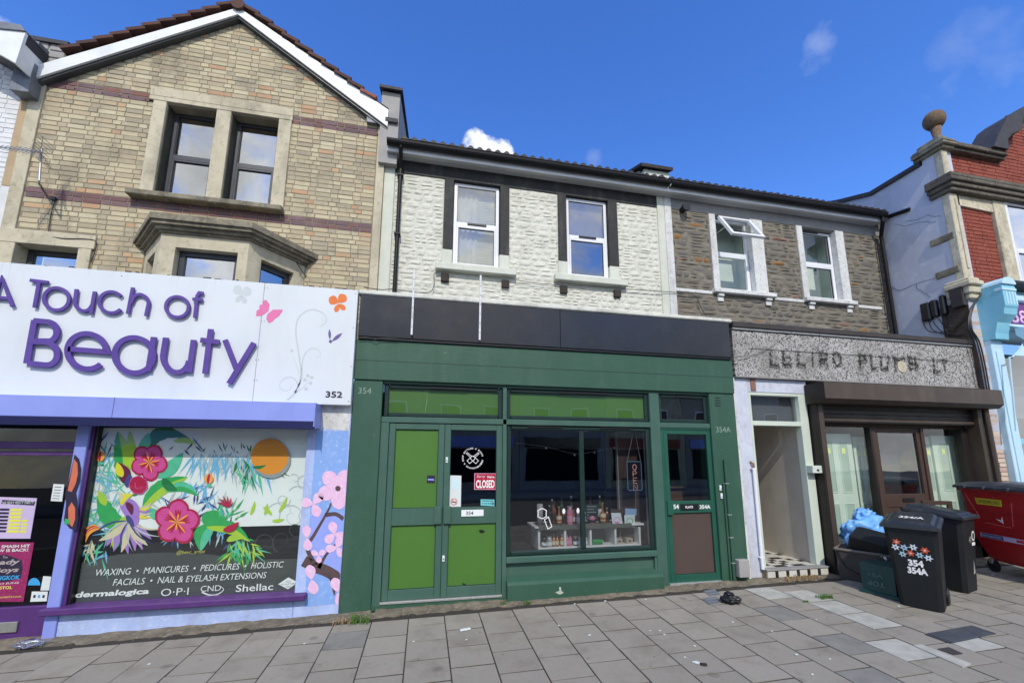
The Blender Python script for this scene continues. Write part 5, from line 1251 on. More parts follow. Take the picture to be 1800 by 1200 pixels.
# door to the flats
bx('threshold', m_silver2, B, at(1176, 1027, .03).x, PRX0 - .005, .0, .12, at(1220, 1025, .03).z - .02, at(1220, 1022, .03).z, .003)
EZ0, EZ1 = at(1220, 1022, .04).z, zTr0 - .03
ex0, ex1 = xe0 + .002, PRX0 - .003
bx('door_frame', m_teal, B, ex0, PRX0 - .002, .03, .12, EZ1 + .003, zTr0 - .002, .004); bx('door_frame', m_teal, B, ex0, ex0 + .045, .028, .12, EZ0, EZ1, .004)
b = MB(); x0, x1 = ex0 + .048, ex1; sw = .065
zq0, zq1 = at(1210, 901, .04).z, at(1210, 880, .04).z
b.box(x0, x0 + sw, .035, .085, EZ0, EZ1, .005); b.box(x1 - sw, x1, .035, .085, EZ0, EZ1, .005); b.box(x0 + sw, x1 - sw, .037, .083, EZ1 - .06, EZ1, .004); b.box(x0 + sw, x1 - sw, .037, .083, EZ0, EZ0 + .10, .004); b.box(x0 + sw, x1 - sw, .037, .083, zq0, zq1, .004)
dE = b.build('flat_door', m_teal, B)
q = MB(); frame(q, x0 + sw, x1 - sw, EZ0 + .10, zq0, .006, .05, .07, c=0); frame(q, x0 + sw, x1 - sw, zq1, EZ1 - .06, .006, .05, .07, c=0); q.build('bead', m_dkfr, dE)
q = MB(); sheet(q, x0 + sw - .004, x1 - sw + .004, zq1 - .004, EZ1 - .056, .062); q.build('pane', g_shop, dE)
m_brownp = mat('brown_panel', (84, 72, 66), (76, 66, 62), scale=1.5, rough=.35, dirt=.3, dirtcol=(92, 66, 56), dscale=1.5)
q = MB(); q.box(x0 + sw - .004, x1 - sw + .004, .062, .075, EZ0 + .096, zq0 + .004); q.build('lower_panel', m_brownp, dE)
a0, a1 = at(1172, 905, .02), at(1182, 879, .02)
bx('push_handle', m_teal, dE, x0 - .01, x0 + .08, .0, .034, zq0 - .02, zq1 + .01, .006)
pr = rc(1196, 885.5, 1228, 896, .03); bxc('name_plate', m_black, dE, pr, .027, .0365); ptext('FLATS', 1205, 893, 1218, 888.5, .0262, m_wl, dE, bold=.03)
ptext('54', 1184, 894, 1193, 886, .034, m_wl, dE, bold=.03); ptext('354A', 1230, 894, 1248.5, 886.5, .034, m_wl, dE, bold=.03)
# hall behind the flat door
m_hall = mat('hall_wall', (96, 88, 84), (80, 74, 72), scale=2, rough=.9); m_wood = mat('brown_wood', (104, 76, 56), (86, 62, 46), scale=6, rough=.6)
b = MB(); b.box(x0 - .3, FX1, 1.4, 1.45, 0, 2.6); b.box(FX1 - .08, FX1 - .04, .3, 1.4, 0, 2.6); b.box(x0 - .1, x0 - .05, .3, 1.4, 0, 2.6); b.build('hall_wall', m_hall, B)
hs_ = thing('hall_shelf', 'wooden shelf with small meters inside the flats door', 'shelf', (4.0, 1.0, .9))
zc0 = at(1205, 853, 1.0).z; b = MB(); b.box(x0 + .02, FX1 - .09, .8, 1.39, zc0 - .03, zc0, .004); b.build('shelf_top', m_wood, hs_); bx('shelf_front', m_wood, hs_, x0 + .2, FX1 - .09, .85, .88, .3, zc0 - .031)
a = at(1222, 835, 1.3); bx('meter_box', m_steel, hs_, a.x - .07, a.x + .07, 1.25, 1.39, a.z - .08, a.z + .09)
b = MB(); p = at(1218, 770, 1.3); b.tube([(p.x, 1.35, p.z + .1), (p.x, 1.35, at(1218, 793, 1.3).z), (p.x + .14, 1.35, at(1218, 794, 1.3).z), (p.x + .16, 1.35, a.z + .05)], .012, 6); b.build('conduit', m_black, hs_)
# numbers, vents, conduits and bells on the pilasters
m_num = mat('faded_number', (140, 160, 146), (120, 142, 128), scale=6, rough=.6)
ptext('354', 629.5, 691.5, 653, 681.5, -.0015, m_num, B, .001, name='number'); ptext('354A', 1259, 759.5, 1284, 750, -.0015, m_num, B, .001, name='number')
for i in range(4): r = rc(1257, 698 + i * 4.5, 1267, 700 + i * 4.5, -.002); bxc('vent_slot', m_dkfr, B, r, -.003, 0, 0)
b = MB(); p0, p1_ = at(1276, 807, -.03), at(1289, 1022, -.03); xx = (p0.x + p1_.x) / 2; b.tube([(xx, -.03, .18), (xx, -.03, p0.z)], .019, 8); b.build('conduit', m_greenp, B)
b = MB(); p0 = at(1272, 850, -.02); xx2 = at(1276, 900, -.02).x; b.tube([(xx2, -.02, .18), (xx2, -.02, p0.z)], .014, 8); b.build('conduit', m_greenp, B)
for k in (850, 905, 945, 990): a = at(1283, k, -.03); bx('conduit_clip', m_silver2, B, xx - .03, xx + .03, -.05, -.002, a.z, a.z + .012, .002)
for p in ((1267, 857), (1269, 871)):
    a = at(p[0], p[1], -.02); w = bx('door_bell', m_white, B, a.x - .016, a.x + .016, -.025, -.001, a.z - .04, a.z + .035, .006); bx('bell_button', m_black, w, a.x - .006, a.x + .006, -.028, -.024, a.z - .02, a.z - .008, 0)
mb_ = thing('meter_box', 'small grey meter box at the foot of the green pilaster beside the passage', 'meter box', tuple(at(1309, 1014, -.05)))
r = rc(1298, 984, 1319, 1014, -.08); bxc('cover', m_render, mb_, r, -.09, .0, .008)
pp = thing('drain_outlet', 'round drain outlet at the foot of the left green pilaster', 'drain', tuple(at(655, 1078, -.05)))
b = MB(); a = at(655, 1078, -.06); b.tube([(a.x, -.07, a.z), (a.x, .1, a.z)], .034, 12, cap=False); b.tube([(a.x, -.07, a.z), (a.x, .1, a.z)], .026, 12); b.build('pipe', m_greenp, pp); b = MB(); b.tube([(a.x, -.0715, a.z), (a.x, -.0705, a.z)], .026, 12); b.build('bore', m_dark, pp)
# cables on the cream wall
t = thing('cable', 'thin pale cable looping over the cream stones below the left window', 'cable', tuple(at(700, 505, YC)))
wire('cable', [at(640, 505, .3), at(670, 509, .6), at(690, 508, YC - .05), at(712, 511, YC - .06), at(735, 514, YC - .06), at(756, 513, YC - .06), at(763, 500, YC - .06), at(763, 482, YC - .06), at(770, 479, YC - .05)], .006, m_slate, t)
t = thing('cable', 'long thin cable running under the right cream window towards the grey stone house', 'cable', tuple(at(1100, 505, YC)))
wire('cable', [at(905, 492, YC - .05), at(940, 497, YC - .05), at(972, 500, YC - .05), at(1100, 508, YC - .05), at(1160, 512, YC - .05), at(1200, 515, YC - .05), at(1222, 520, YC - .05), at(1232, 540, YC - .05), at(1242, 556, YC - .06)], .006, m_slate, t)
t = thing('cable', 'short black cable looping below the black fascia beside the white sign', 'cable', tuple(at(645, 592, -.05)))
wire('cable', [at(630, 592, -.07), at(650, 593, -.07), at(660, 597, -.07), at(668, 594, -.07), at(700, 595, -.07)], .004, m_black, t)

# ---- inside the shop
RB = 3.2
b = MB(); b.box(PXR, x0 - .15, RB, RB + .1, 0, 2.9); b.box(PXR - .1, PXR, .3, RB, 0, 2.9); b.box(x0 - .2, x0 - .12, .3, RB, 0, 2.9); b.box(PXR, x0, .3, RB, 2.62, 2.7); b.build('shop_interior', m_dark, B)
b = MB(); b.box(PXR, x0 - .2, .13, RB, .0, .17); b.build('shop_floor', mat('shop_floor', (70, 62, 56), (60, 54, 48), scale=4, rough=.6), B)
m_shelfw = mat('white_shelf', (222, 224, 220), (210, 212, 208), scale=4, rough=.5); m_ivy = mat('patterned_cloth', (96, 104, 92), (60, 64, 58), (130, 128, 112), scale=30, rough=.9, soft=1)
YS1 = .28; fz = at(1040, 922, YS1).z
sx0, sx1_ = at(946, 950, YS1).x, at(1126, 930, YS1).x
zbot = at(1040, 963, YS1).z
sh = thing('display_shelf', 'low white display shelf with four open bays inside the shop window', 'shelf', ((sx0 + sx1_) / 2, YS1 + .2, zbot))
bx('shelf_top', m_shelfw, sh, sx0 - .05, sx1_ + .05, YS1 - .02, YS1 + .42, fz - .025, fz, .004); bx('cloth', m_ivy, sh, sx0 + .0, sx1_ - .14, YS1 - .026, YS1 + .3, fz - .05, fz + .004, .004)
bx('bottom_board', m_shelfw, sh, sx0, sx1_, YS1, YS1 + .4, zbot, zbot + .03, .003); bx('back_board', m_render, sh, sx0, sx1_, YS1 + .38, YS1 + .4, zbot + .03, fz - .03, 0)
for i in range(5): x = sx0 + (sx1_ - sx0 - .03) * i / 4; bx('divider', m_shelfw, sh, x, x + .03, YS1, YS1 + .379, zbot + .031, fz - .051, .003)
b = MB(); b.box(PXR + .2, x0 - .22, .14, YS1 + .5, .0, zbot - .002); b.build('window_board', m_dark, B)
def botm(name, c, rough=.15): return mat(name, c, tuple(int(v * .85) for v in c), scale=4, rough=rough, spec=.6)
bcol = [botm('dark_glass', (34, 36, 30)), botm('amber_glass', (120, 72, 30)), botm('clear_bottle', (176, 180, 170)), botm('green_glass', (40, 70, 44)), botm('pink_glass', (206, 130, 150)), botm('copper_glass', (170, 110, 60))]
lab_ = [m_paper, mat('cream_label', (206, 196, 160), (196, 186, 150), rough=.7), mat('pink_label', (214, 150, 170), (206, 140, 160), rough=.7), mat('dark_label', (56, 50, 50), (48, 44, 44), rough=.7)]
cap_ = [m_black, m_silver2, mat('gold_cap', (190, 160, 80), (170, 140, 70), rough=.4, metal=.5), mat('red_cap', (160, 60, 50), (150, 50, 44), rough=.4)]
def bottle(x, y, z, h, r, bi, li, ci, label, shape='wine', group='bottles on the white display shelf'):
    t = thing('bottle', label, 'bottle', (x, y, z), R.uniform(0, 6), group)
    pr_ = {'wine': [(r * .9, 0), (r, .02), (r, h * .58), (r * .8, h * .68), (r * .32, h * .78), (r * .3, h * .96), (r * .34, h * .97), (r * .34, h)],
           'round': [(r * .6, 0), (r, h * .12), (r * 1.05, h * .3), (r * .8, h * .5), (r * .3, h * .62), (r * .28, h * .96), (r * .36, h)],
           'jar': [(r * .9, 0), (r, .01), (r, h * .75), (r * .8, h * .84), (r * .78, h)]}[shape]
    b = MB(); b.lathe(pr_, n=12); b.build('body', bcol[bi], t, smooth=True, local=True)
    b = MB(); b.lathe([(r * 1.015, h * .15), (r * 1.02, h * .16), (r * 1.02, h * .48), (r * 1.015, h * .49)], n=12); b.build('label', lab_[li], t, smooth=True, local=True)
    b = MB(); b.lathe([(pr_[-1][0] * 1.15, h * .95), (pr_[-1][0] * 1.15, h * 1.03)], n=10); b.build('cap', cap_[ci], t, local=True)
desc = ['dark glass', 'amber glass', 'clear glass', 'green glass', 'pink', 'copper coloured']; ldesc = ['white', 'cream', 'pink', 'dark']; cdesc = ['black', 'silver', 'gold', 'red']
ORD = ['first', 'second', 'third', 'fourth', 'fifth', 'sixth', 'seventh', 'eighth', 'ninth', 'tenth', 'eleventh', 'twelfth']
row = [(966, .26, .028, 0, 3, 1, 'wine'), (975, .30, .035, 1, 3, 0, 'wine'), (983, .24, .038, 5, 1, 2, 'round'), (993, .22, .035, 1, 3, 0, 'jar'), (1002, .24, .042, 4, 2, 1, 'jar'), (1012, .19, .035, 5, 0, 3, 'wine'), (1018, .2, .035, 2, 0, 0, 'jar'),
       (1031, .2, .035, 0, 0, 2, 'wine'), (1041, .12, .045, 4, 3, 0, 'jar'), (1051, .18, .034, 2, 3, 2, 'wine'), (1060, .28, .045, 5, 1, 2, 'round'), (1069, .2, .034, 1, 3, 1, 'wine')]
for i, (px, h, r_, bi, li, ci, sp) in enumerate(row):
    a = at(px, 925, YS1 + .06 + .05 * (i % 2)); bottle(a.x, YS1 + .06 + .08 * (i % 2), fz + .004, h, r_, bi, li, ci, f'{desc[bi]} bottle, {ORD[i]} from the left in the front row on the shelf top', sp)
for i in range(6):
    px = 972 + i * 17; a = at(px, 920, YS1 + .3); bottle(a.x, YS1 + .33, fz + .004, .31 + .02 * (i % 3), .036, [0, 3, 0, 1, 0, 3][i], [0, 3, 0, 3, 1, 0][i], [1, 0, 1, 2, 0, 1][i], f'tall {["dark", "green", "dark", "amber", "dark", "green"][i]} bottle, {ORD[i]} from the left in the back row', 'wine')
low = [(957, .13, .04, 0, 0), (966, .13, .04, 2, 0), (974, .15, .025, 5, 1), (980, .15, .025, 5, 1), (988, .15, .025, 5, 1), (998, .15, .022, 4, 2), (1003, .15, .022, 4, 2), (1012, .12, .035, 0, 0), (1020, .12, .035, 2, 0), (1029, .12, .035, 2, 0)]
for i, (px, h, r_, bi, li) in enumerate(low):
    a = at(px, 955, YS1 + .06); bottle(a.x, YS1 + .07, zbot + .031, h, r_, bi, li, i % 3, f'short {desc[bi]} bottle, {ORD[i]} from the left in the bays under the shelf', 'jar' if r_ > .03 else 'wine', 'small bottles in the open shelf bays')
# white outline ornament, tin, cards, board and boxes
t = thing('tin', 'tall pale grey cylinder at the left end of the shelf top', 'tin', (at(950, 925, YS1 + .1).x, YS1 + .12, fz + .004)); b = MB(); b.lathe([(.042, 0), (.042, .28)], n=16); b.build('body', m_render, t, smooth=True, local=True)
t = thing('glass_decal', 'white outline of a bunch of grapes and a tilted bottle on the shop glass', 'decal', tuple(at(960, 910, .066)))
outline([(953 + 8 * math.cos(i * .63) + (1 if i % 2 else -1), 902 + 9 * math.sin(i * .63)) for i in range(10)], 1.5, .066, m_wl, t); outline([(957, 913), (964, 908), (970, 925), (963, 929)], 1.4, .065, m_wl, t)
for px, py, rr_ in ((991, 898, 2.6), (1016, 897, 2.6)):
    t = thing('glass_decal', 'small white oval price tag %s the window mullion' % ('left of' if px < 1000 else 'close against'), 'tag', tuple(at(px, py, .066))); b = MB(); b.quad([at(px + rr_ * math.cos(i * .7), py + 5 * math.sin(i * .7), .066) for i in range(9)]); b.build('tag', m_wl, t)
t = panel('chalk_board', 'small dark chalk board with white writing behind the middle bottles', 'board', mat('chalk_board', (44, 58, 60), (36, 50, 52), rough=.7), [(1030, 886), (1051, 886), (1051, 914), (1030, 914)], YS1 + .1, .01)
for i in range(5): art('writing_line', m_num, t, [(1032, 889 + i * 5), (1048 - (i % 2) * 4, 889 + i * 5), (1048 - (i % 2) * 4, 890.4 + i * 5), (1032, 890.4 + i * 5)], YS1 + .098)
for pts, lab, cc in (([(1074, 901), (1091, 901), (1096, 927), (1078, 927)], 'white card with a pink drawing leaning on the shelf right of the bottles', m_pk), ([(1097, 905), (1116, 904), (1116, 927), (1099, 927)], 'white card with a small plant picture at the right end of the shelf', k_green)):
    t = panel('greeting_card', lab, 'card', m_paper, pts, YS1 + .02, .004, 'cards standing on the shelf'); cx = sum(p[0] for p in pts) / 4; cy = sum(p[1] for p in pts) / 4
    ring(cx, cy, 6, 1, YS1 + .018, cc, t, 10); art('picture', cc, t, [(cx - 3, cy + 2), (cx + 3, cy + 2), (cx + 2, cy + 8), (cx - 2, cy + 8)], YS1 + .0175)
for pts, lab, cc in (([(1073, 894), (1092, 895), (1093, 903), (1074, 903)], 'brown leaflet behind the left white card on the shelf', m_brownp), ([(1099, 893), (1119, 894), (1119, 905), (1099, 905)], 'pale blue leaflet behind the right white card on the shelf', mat('pale_blue_card', (150, 180, 214), (140, 170, 204), rough=.6))):
    panel('leaflet', lab, 'leaflet', cc, pts, YS1 + .04, .004)
for i, px in enumerate((1089, 1107)):
    a = at(px, 952, YS1 + .05); t = thing('small_box', ['beige box with a slot in the right shelf bay, beside the divider', 'beige box with a slot in the right shelf bay, by the end panel'][i], 'box', (a.x, YS1 + .1, zbot + .031)); q = MB(); q.box(-.05, .05, -.05, .05, 0, .07, .004); q.build('body', mat('beige_card', (176, 166, 140), (160, 150, 128), rough=.8), t, local=True); q = MB(); q.box(-.02, .02, -.0515, -.049, .025, .045); q.build('slot', m_ink, t, local=True)
a = at(1048, 953, YS1 + .1); t = thing('folded_cloth', 'folded green cloth in the third shelf bay', 'cloth', (a.x, YS1 + .12, zbot + .031)); q = MB(); q.box(-.09, .08, -.07, .07, 0, .03, .01); q.build('cloth', k_dgreen, t, local=True); q = MB(); q.box(-.06, .1, -.06, .06, .031, .055, .01); q.build('fold', k_green, t, local=True)
# neon open sign
ne = thing('neon_sign', 'vertical open neon sign hanging on a cord inside the shop window', 'sign', tuple(at(1116, 836, .16)))
YNn = .16
m_neo = bpy.data.materials.new('neon_tube'); m_neo.use_nodes = True; pn = m_neo.node_tree.nodes['Principled BSDF']; pn.inputs['Base Color'].default_value = lin((240, 176, 156)); pn.inputs['Emission Color'].default_value = lin((240, 130, 90)); pn.inputs['Emission Strength'].default_value = .06; MATS['neon_tube'] = m_neo
m_acr = mat('clear_blue_edge', (120, 150, 176), (110, 140, 166), rough=.3); r = rc(1102, 811, 1129, 861, YNn)
bxc('backing', mat('smoked_acrylic', (34, 36, 44), (30, 32, 40), rough=.2), ne, (r[0] + .005, r[1] - .005, r[2] + .005, r[3] - .005), YNn + .004, YNn + .008)
b = MB(); rr_ = .02; x0n, x1n, z0n, z1n = r; pts = []
for cx, cz, a0 in ((x1n - rr_, z1n - rr_, 0), (x0n + rr_, z1n - rr_, 90), (x0n + rr_, z0n + rr_, 180), (x1n - rr_, z0n + rr_, 270)):
    for k in range(4): a = math.radians(a0 + 30 * k); pts.append((cx + rr_ * math.cos(a), YNn, cz + rr_ * math.sin(a)))
b.tube(pts + pts[:1], .0045, 6); b.build('border_tube', m_acr, ne)
hh = (r[3] - r[2]) / 4.25; xc = (r[0] + r[1]) / 2 + .002
for i, segs in enumerate(([[(.5 + .5 * math.cos(t * .524), .5 + .5 * math.sin(t * .524)) for t in range(13)]], [[(0, 0), (0, 1), (.7, 1), (1, .8), (.7, .5), (0, .5)]], [[(1, 0), (0, 0), (0, 1), (1, 1)], [(0, .5), (.8, .5)]], [[(0, 0), (0, 1), (1, 0), (1, 1)]])):
    zb2 = r[3] - .022 - hh * (i + 1); b = MB()
    for s_ in segs: b.tube([(xc - .028 + .056 * u, YNn - .006, zb2 + (hh - .018) * v) for u, v in s_], .0048, 6)
    b.build('letter', m_neo, ne)
b = MB(); a = at(1115, 765, YNn); b.tube([(r[0] + .003, YNn, r[3]), (a.x - .012, YNn, a.z + .05)], .0025, 5); b.tube([(r[1] - .003, YNn, r[3]), (a.x + .012, YNn, a.z + .05)], .0025, 5); b.tube([(xc, YNn, r[2]), (xc + .01, YNn + .05, fz + .1)], .0025, 5); b.build('cord', m_render, ne)
st = thing('string_lights', 'string of small round bulbs draped across the top of the shop window', 'lights', tuple(at(1000, 790, .5)))
pt_ = [at(905, 778, .5), at(960, 785, .5), at(1010, 797, .5), at(1045, 793, .5), at(1080, 785, .5), at(1130, 768, .5)]
wire('cord', pt_, .003, m_render, st)
for p in pt_[1:-1]: b = MB(); b.lathe([(.004, .0), (.013, -.012), (.013, -.022), (.004, -.034)], tuple(p), 8); b.build('bulb', m_shelfw, st)
a0, a1 = at(1085, 770, .4), at(1090, 900, .4); bx('partition_edge', m_brownp, B, a0.x, at(1136, 800, .4).x, .42, .46, .5, 2.4, .003); bx('partition_post', m_render, B, a0.x - .012, a0.x, .40, .46, .5, 2.4, .002); x_ = at(1137, 850, .2).x; bx('partition_post', m_render, B, x_ - .01, x_, .2, .23, .5, 2.35, .002)
# ------------------------------------------------------------------ house 356
m_rub = mat('grey_rubble', (112, 108, 98), (88, 85, 78), (132, 126, 114), scale=14, rough=.95, bump=.8, bscale=60, rnd=[(110, 107, 100), (128, 123, 112), (92, 90, 86), (120, 110, 96), (140, 135, 124), (100, 97, 94), (116, 113, 110)], dirt=.3, dirtcol=(70, 67, 60), dscale=5)
m_rusty = mat('rusty_stone', (148, 112, 72), (126, 92, 60), scale=10, rough=.95, bump=.7); m_rosy = mat('rosy_stone', (142, 108, 94), (128, 96, 84), scale=10, rough=.95, bump=.7)
m_lime2 = mat('lime_mortar', (134, 128, 114), (110, 105, 94), scale=9, rough=.95, bump=.6, bscale=80, dirt=.4, dirtcol=(90, 86, 78), dscale=3)
m_greyp = mat('grey_painted_band', (150, 150, 148), (136, 136, 134), scale=4, rough=.8, bump=.2, dirt=.4, dirtcol=(108, 104, 98), dscale=3)
D = thing('terraced_house', 'grey rubble stone house with white window surrounds above the brown shutter', 'house', (7, .6, .2))
CX0, CX1 = PR0[1], 9.50
def w56(l, r_, t, bt): return at(*l, YC).x, at(*r_, YC).x, at(*bt, YC).z, at(*t, YC).z
U1 = w56((1259, 420), (1322, 440), (1290, 382), (1290, 512)); U2 = w56((1413, 440), (1468, 440), (1440, 398), (1450, 526))
zt6, zb6 = at(1255, 377, YC).z, (U1[2] + U2[2]) / 2
U1 = (U1[0], at(1322, 440, YC).x, zb6, zt6); U2 = (U2[0], at(1472, 450, YC).x, zb6, zt6)
J = [(at(1249, 430, YC).x, U1[0], zb6, zt6), (U1[1], at(1343, 440, YC).x, zb6, zt6), (at(1403, 440, YC).x, U2[0], zb6, zt6), (U2[1], at(1486, 450, YC).x, zb6, zt6)]
ST = zb6 - .13
sl1 = (at(1252, 512, YC).x, at(1361, 526, YC).x, ST, zb6); sl2 = (at(1413, 528, YC).x, at(1502, 538, YC).x, ST, zb6)
strip = at(1230, 514, YC).z
ZB6 = 3.3
b = MB(); wall_with_holes(b, CX0, CX1, 3.2, ZS + .3, YC + .006, YC + .25, [U1, U2]); wD = b.build('rubble_wall', m_lime2, D)
def rk(r): 
    v = r.random(); return 's' if v < .03 else ('q' if v < .055 else 'a')
zst0, zst1 = zb6 - .11, zb6 - .045
holes6 = [U1, U2, sl1, sl2] + J + [(CX0, CX1, zst0, zst1)]
pcs = rubble(CX0 + .005, CX1 - .02, ZB6, zst0 - .004, YC, [sl1, sl2], seed=12, hmin=.06, hmax=.14, wmax=.5, gap=.014, keyf=rk) + rubble(CX0 + .005, CX1 - .02, zst1 + .004, zt6 + .0, YC, [U1, U2, sl1, sl2] + J, seed=11, hmin=.06, hmax=.14, wmax=.5, gap=.014, keyf=rk)
lay('stone', pcs, [unit_stone(20 + i, .011) for i in range(9)], wD, {'a': m_rub, 's': m_rusty, 'q': m_rosy}, rest='stonework')
for x0, x1 in ((CX0 + .002, sl1[0] - .002), (sl1[1] + .002, sl2[0] - .002), (sl2[1] + .1, CX1 - .28)): bx('string_course', m_oldwhite, D, x0, x1, YC - .012, YC + .1, zst0, zst1, .006)
bx('painted_strip', m_oldwhite, D, (PR0[0] + PR0[1]) / 2 + .001, PR0[1] - .002, YC - .025, YC + .2, 3.5, ZS, .006)
bx('head_band', m_greyp, D, PR0[1], CX1 - .05, YC - .008, YC + .2, zt6 + .001, ZS, .004)
for s_ in J: bx('jamb', m_oldwhite, D, s_[0], s_[1], YC - .022, YC + .16, zb6, zt6 - .001, .008)
for s_ in (sl1, sl2):
    bx('sill', m_oldwhite, D, s_[0], s_[1], YC - .09, YC + .16, s_[2] + .04, s_[3], .014)
    for x in (s_[0] + .09, s_[1] - .22): w = bx('corbel', m_oldwhite, D, x, x + .13, YC - .06, YC, ST - .02, ST + .035, .01); bx('corbel_foot', m_oldwhite, w, x + .003, x + .127, YC - .03, YC, ST - .115, ST - .024, .008)
m_rm = mat('pale_room', (206, 220, 208), (190, 204, 194), scale=1.5, rough=.8)
# right window, two lights
def room(w, r, Y=YC + .15):
    q = MB(); q.box(r[0] - .3, r[1] + .3, Y + .4, Y + .45, r[2] - .2, r[3] + .3); q.box(r[0] - .3, r[1] + .3, Y + .1, Y + .45, r[3] + .3, r[3] + .35); q.box(r[1] + .12, r[1] + .17, Y + .1, Y + .4, r[2] - .2, r[3] + .3); q.box(r[0] - .32, r[0] - .27, Y + .1, Y + .4, r[2] - .2, r[3] + .3); q.box(r[0] - .3, r[1] + .3, Y + .1, Y + .4, r[2] - .3, r[2] - .2)
    q.build('room', m_rm, w)
w = sash(D, (U2[0] + .01, U2[1] - .01, zb6 + .01, zt6 - .03), YC + .10, m_upvc, g_soft, split=.52, fw=.05, rail=.09, thick=.06); room(w, U2)
bx('trickle_vent', m_black, w, U2[0] + .1, U2[0] + .5, YC + .08, YC + .1, zt6 - .065, zt6 - .045, .003)
b = MB(); a = at(1434, 474, YC + .1); b.quad([(a.x + .035 * math.cos(i * .7), YC + .108, a.z + .045 * math.sin(i * .7)) for i in range(9)]); b.quad([(a.x + .005 + .014 * math.cos(i * .7), YC + .108, a.z - .08 + .018 * math.sin(i * .7)) for i in range(9)]); b.build('sticker', m_ink, w)
b = MB(); r = (U1[0] + .01, U1[1] - .01, zb6 + .01, zt6 - .03); zs_ = r[2] + (r[3] - r[2]) * .52
frame(b, r[0], r[1], r[2], r[3], .045, YC + .10, YC + .16); b.box(r[0] + .045, r[1] - .045, YC + .096, YC + .16, zs_ - .04, zs_ + .04, .004); w = b.build('window', m_upvc, D); room(w, U1)
b = MB(); frame(b, r[0] + .045, r[1] - .045, r[2] + .045, zs_ - .04, .03, YC + .09, YC + .15); b.build('lower_sash', m_upvc, w); q = MB(); sheet(q, r[0] + .07, r[1] - .07, r[2] + .07, zs_ - .06, YC + .12); q.build('pane', g_soft, w)
# top light swung open on its top hinge
ang = math.radians(31); hz = r[3] - .05; hl = (r[3] - .05) - (zs_ + .04)
def op(x, d, t): # along the sash d, thickness t
    return (x, YC - .02 - d * math.sin(ang) - t * math.cos(ang), hz - d * math.cos(ang) + t * math.sin(ang))
def obox(mb, x0, x1, d0, d1, t0, t1):
    n = len(mb.v); mb.v += [op(x, d, t) for x in (x0, x1) for d in (d0, d1) for t in (t0, t1)]
    mb.f += [tuple(n + i for i in q) for q in ((0, 1, 3, 2), (4, 6, 7, 5), (0, 4, 5, 1), (2, 3, 7, 6), (0, 2, 6, 4), (1, 5, 7, 3))]; mb.mi += [0] * 6
b = MB(); X0_, X1_ = r[0] + .03, r[1] - .03
obox(b, X0_, X0_ + .055, 0, hl, 0, .05); obox(b, X1_ - .055, X1_, 0, hl, 0, .05); obox(b, X0_ + .055, X1_ - .055, 0, .055, .001, .05); obox(b, X0_ + .055, X1_ - .055, hl - .055, hl, .001, .05)
osx = b.build('open_sash', m_upvc, w); q = MB(); q.quad([op(X0_ + .05, .05, .025), op(X1_ - .05, .05, .025), op(X1_ - .05, hl - .05, .025), op(X0_ + .05, hl - .05, .025)]); q.build('pane', g_soft, w)
for x in (X0_ + .01, X1_ - .01): b = MB(); b.tube([(x, YC + .11, hz - hl * .45), op(x, hl * .55, 0)], .006, 5); b.build('stay_arm', m_silver2, w)
# vent cowl
t = thing('flue_cowl', 'small black flue cowl under the eaves of the grey stone house', 'vent', tuple(at(1204, 366, YC - .05)))
a = at(1203, 366, YC - .08); b = MB(); b.tube([(a.x, YC, a.z), (a.x + .0, YC - .12, a.z + .01)], .06, 12); b.prism([(a.x - .07, a.z + .03), (a.x + .085, a.z + .11), (a.x + .075, a.z - .05), (a.x, a.z - .085), (a.x - .065, a.z - .05)], YC - .15, YC - .11); b.build('cowl', m_black, t)
# eaves
eaves(D, XJ + .004, at(1552, 392, YO).x); rf = slope_roof(D, XJ + .002, 9.45)
dp = thing('downpipe', 'black rainwater pipe in the corner of the grey stone house and the pale side wall', 'pipe', tuple(at(1572, 586, YC)))
x_ = at(1561, 500, YC - .06).x; x2 = at(1553, 395, YO - .06).x
b = MB(); b.tube([(x2, YO - .06, ZS + .12), (x2, YO - .06, ZS - .02), (x_ - .02, YC - .08, ZS - .26), (x_, YC - .07, ZS - .36), (x_, YC - .07, 3.7)], .036, 10); b.build('pipe', m_gutter, dp)
b = MB(); a = at(1560, 388, .8); b.tube([(x2 + .02, YO - .06, ZS + .16), (9.48, YO - .02, ZS + .14), (9.47, .55, ZS + .06)], .04, 8); b.build('branch', m_gutter, dp)
b = MB(); xp = x_ - .16; b.tube([(xp + .06, YC - .04, ZS - .3), (xp + .06, YC - .04, 3.7)], .014, 6); b.build('cable', m_black, dp)
# ---- shopfront 356
MX0, MX1 = at(1289, 620, .0).x + .006, at(1720, 640, .0).x
MZ0, MZ1 = at(1290, 660, 0).z, at(1288, 580, 0).z
mm = bpy.data.materials.new('mosaic'); mm.use_nodes = True; nt = mm.node_tree; p = nt.nodes['Principled BSDF']; N = nt.nodes.new; L = nt.links.new
ge = N('ShaderNodeNewGeometry'); sp = N('ShaderNodeSeparateXYZ'); L(ge.outputs['Position'], sp.inputs[0])
def mth(o_, a, b_=None):
    n = N('ShaderNodeMath'); n.operation = o_
    for i, v in enumerate((a, b_)):
        if v is None: continue
        if isinstance(v, (int, float)): n.inputs[i].default_value = v
        else: L(v, n.inputs[i])
    return n.outputs[0]
T = .021
fx_, fz_ = mth('FLOOR', mth('DIVIDE', sp.outputs[0], T)), mth('FLOOR', mth('DIVIDE', sp.outputs[2], T))
cx_ = N('ShaderNodeCombineXYZ'); L(fx_, cx_.inputs[0]); L(fz_, cx_.inputs[1]); wnz = N('ShaderNodeTexWhiteNoise'); L(cx_.outputs[0], wnz.inputs[0])
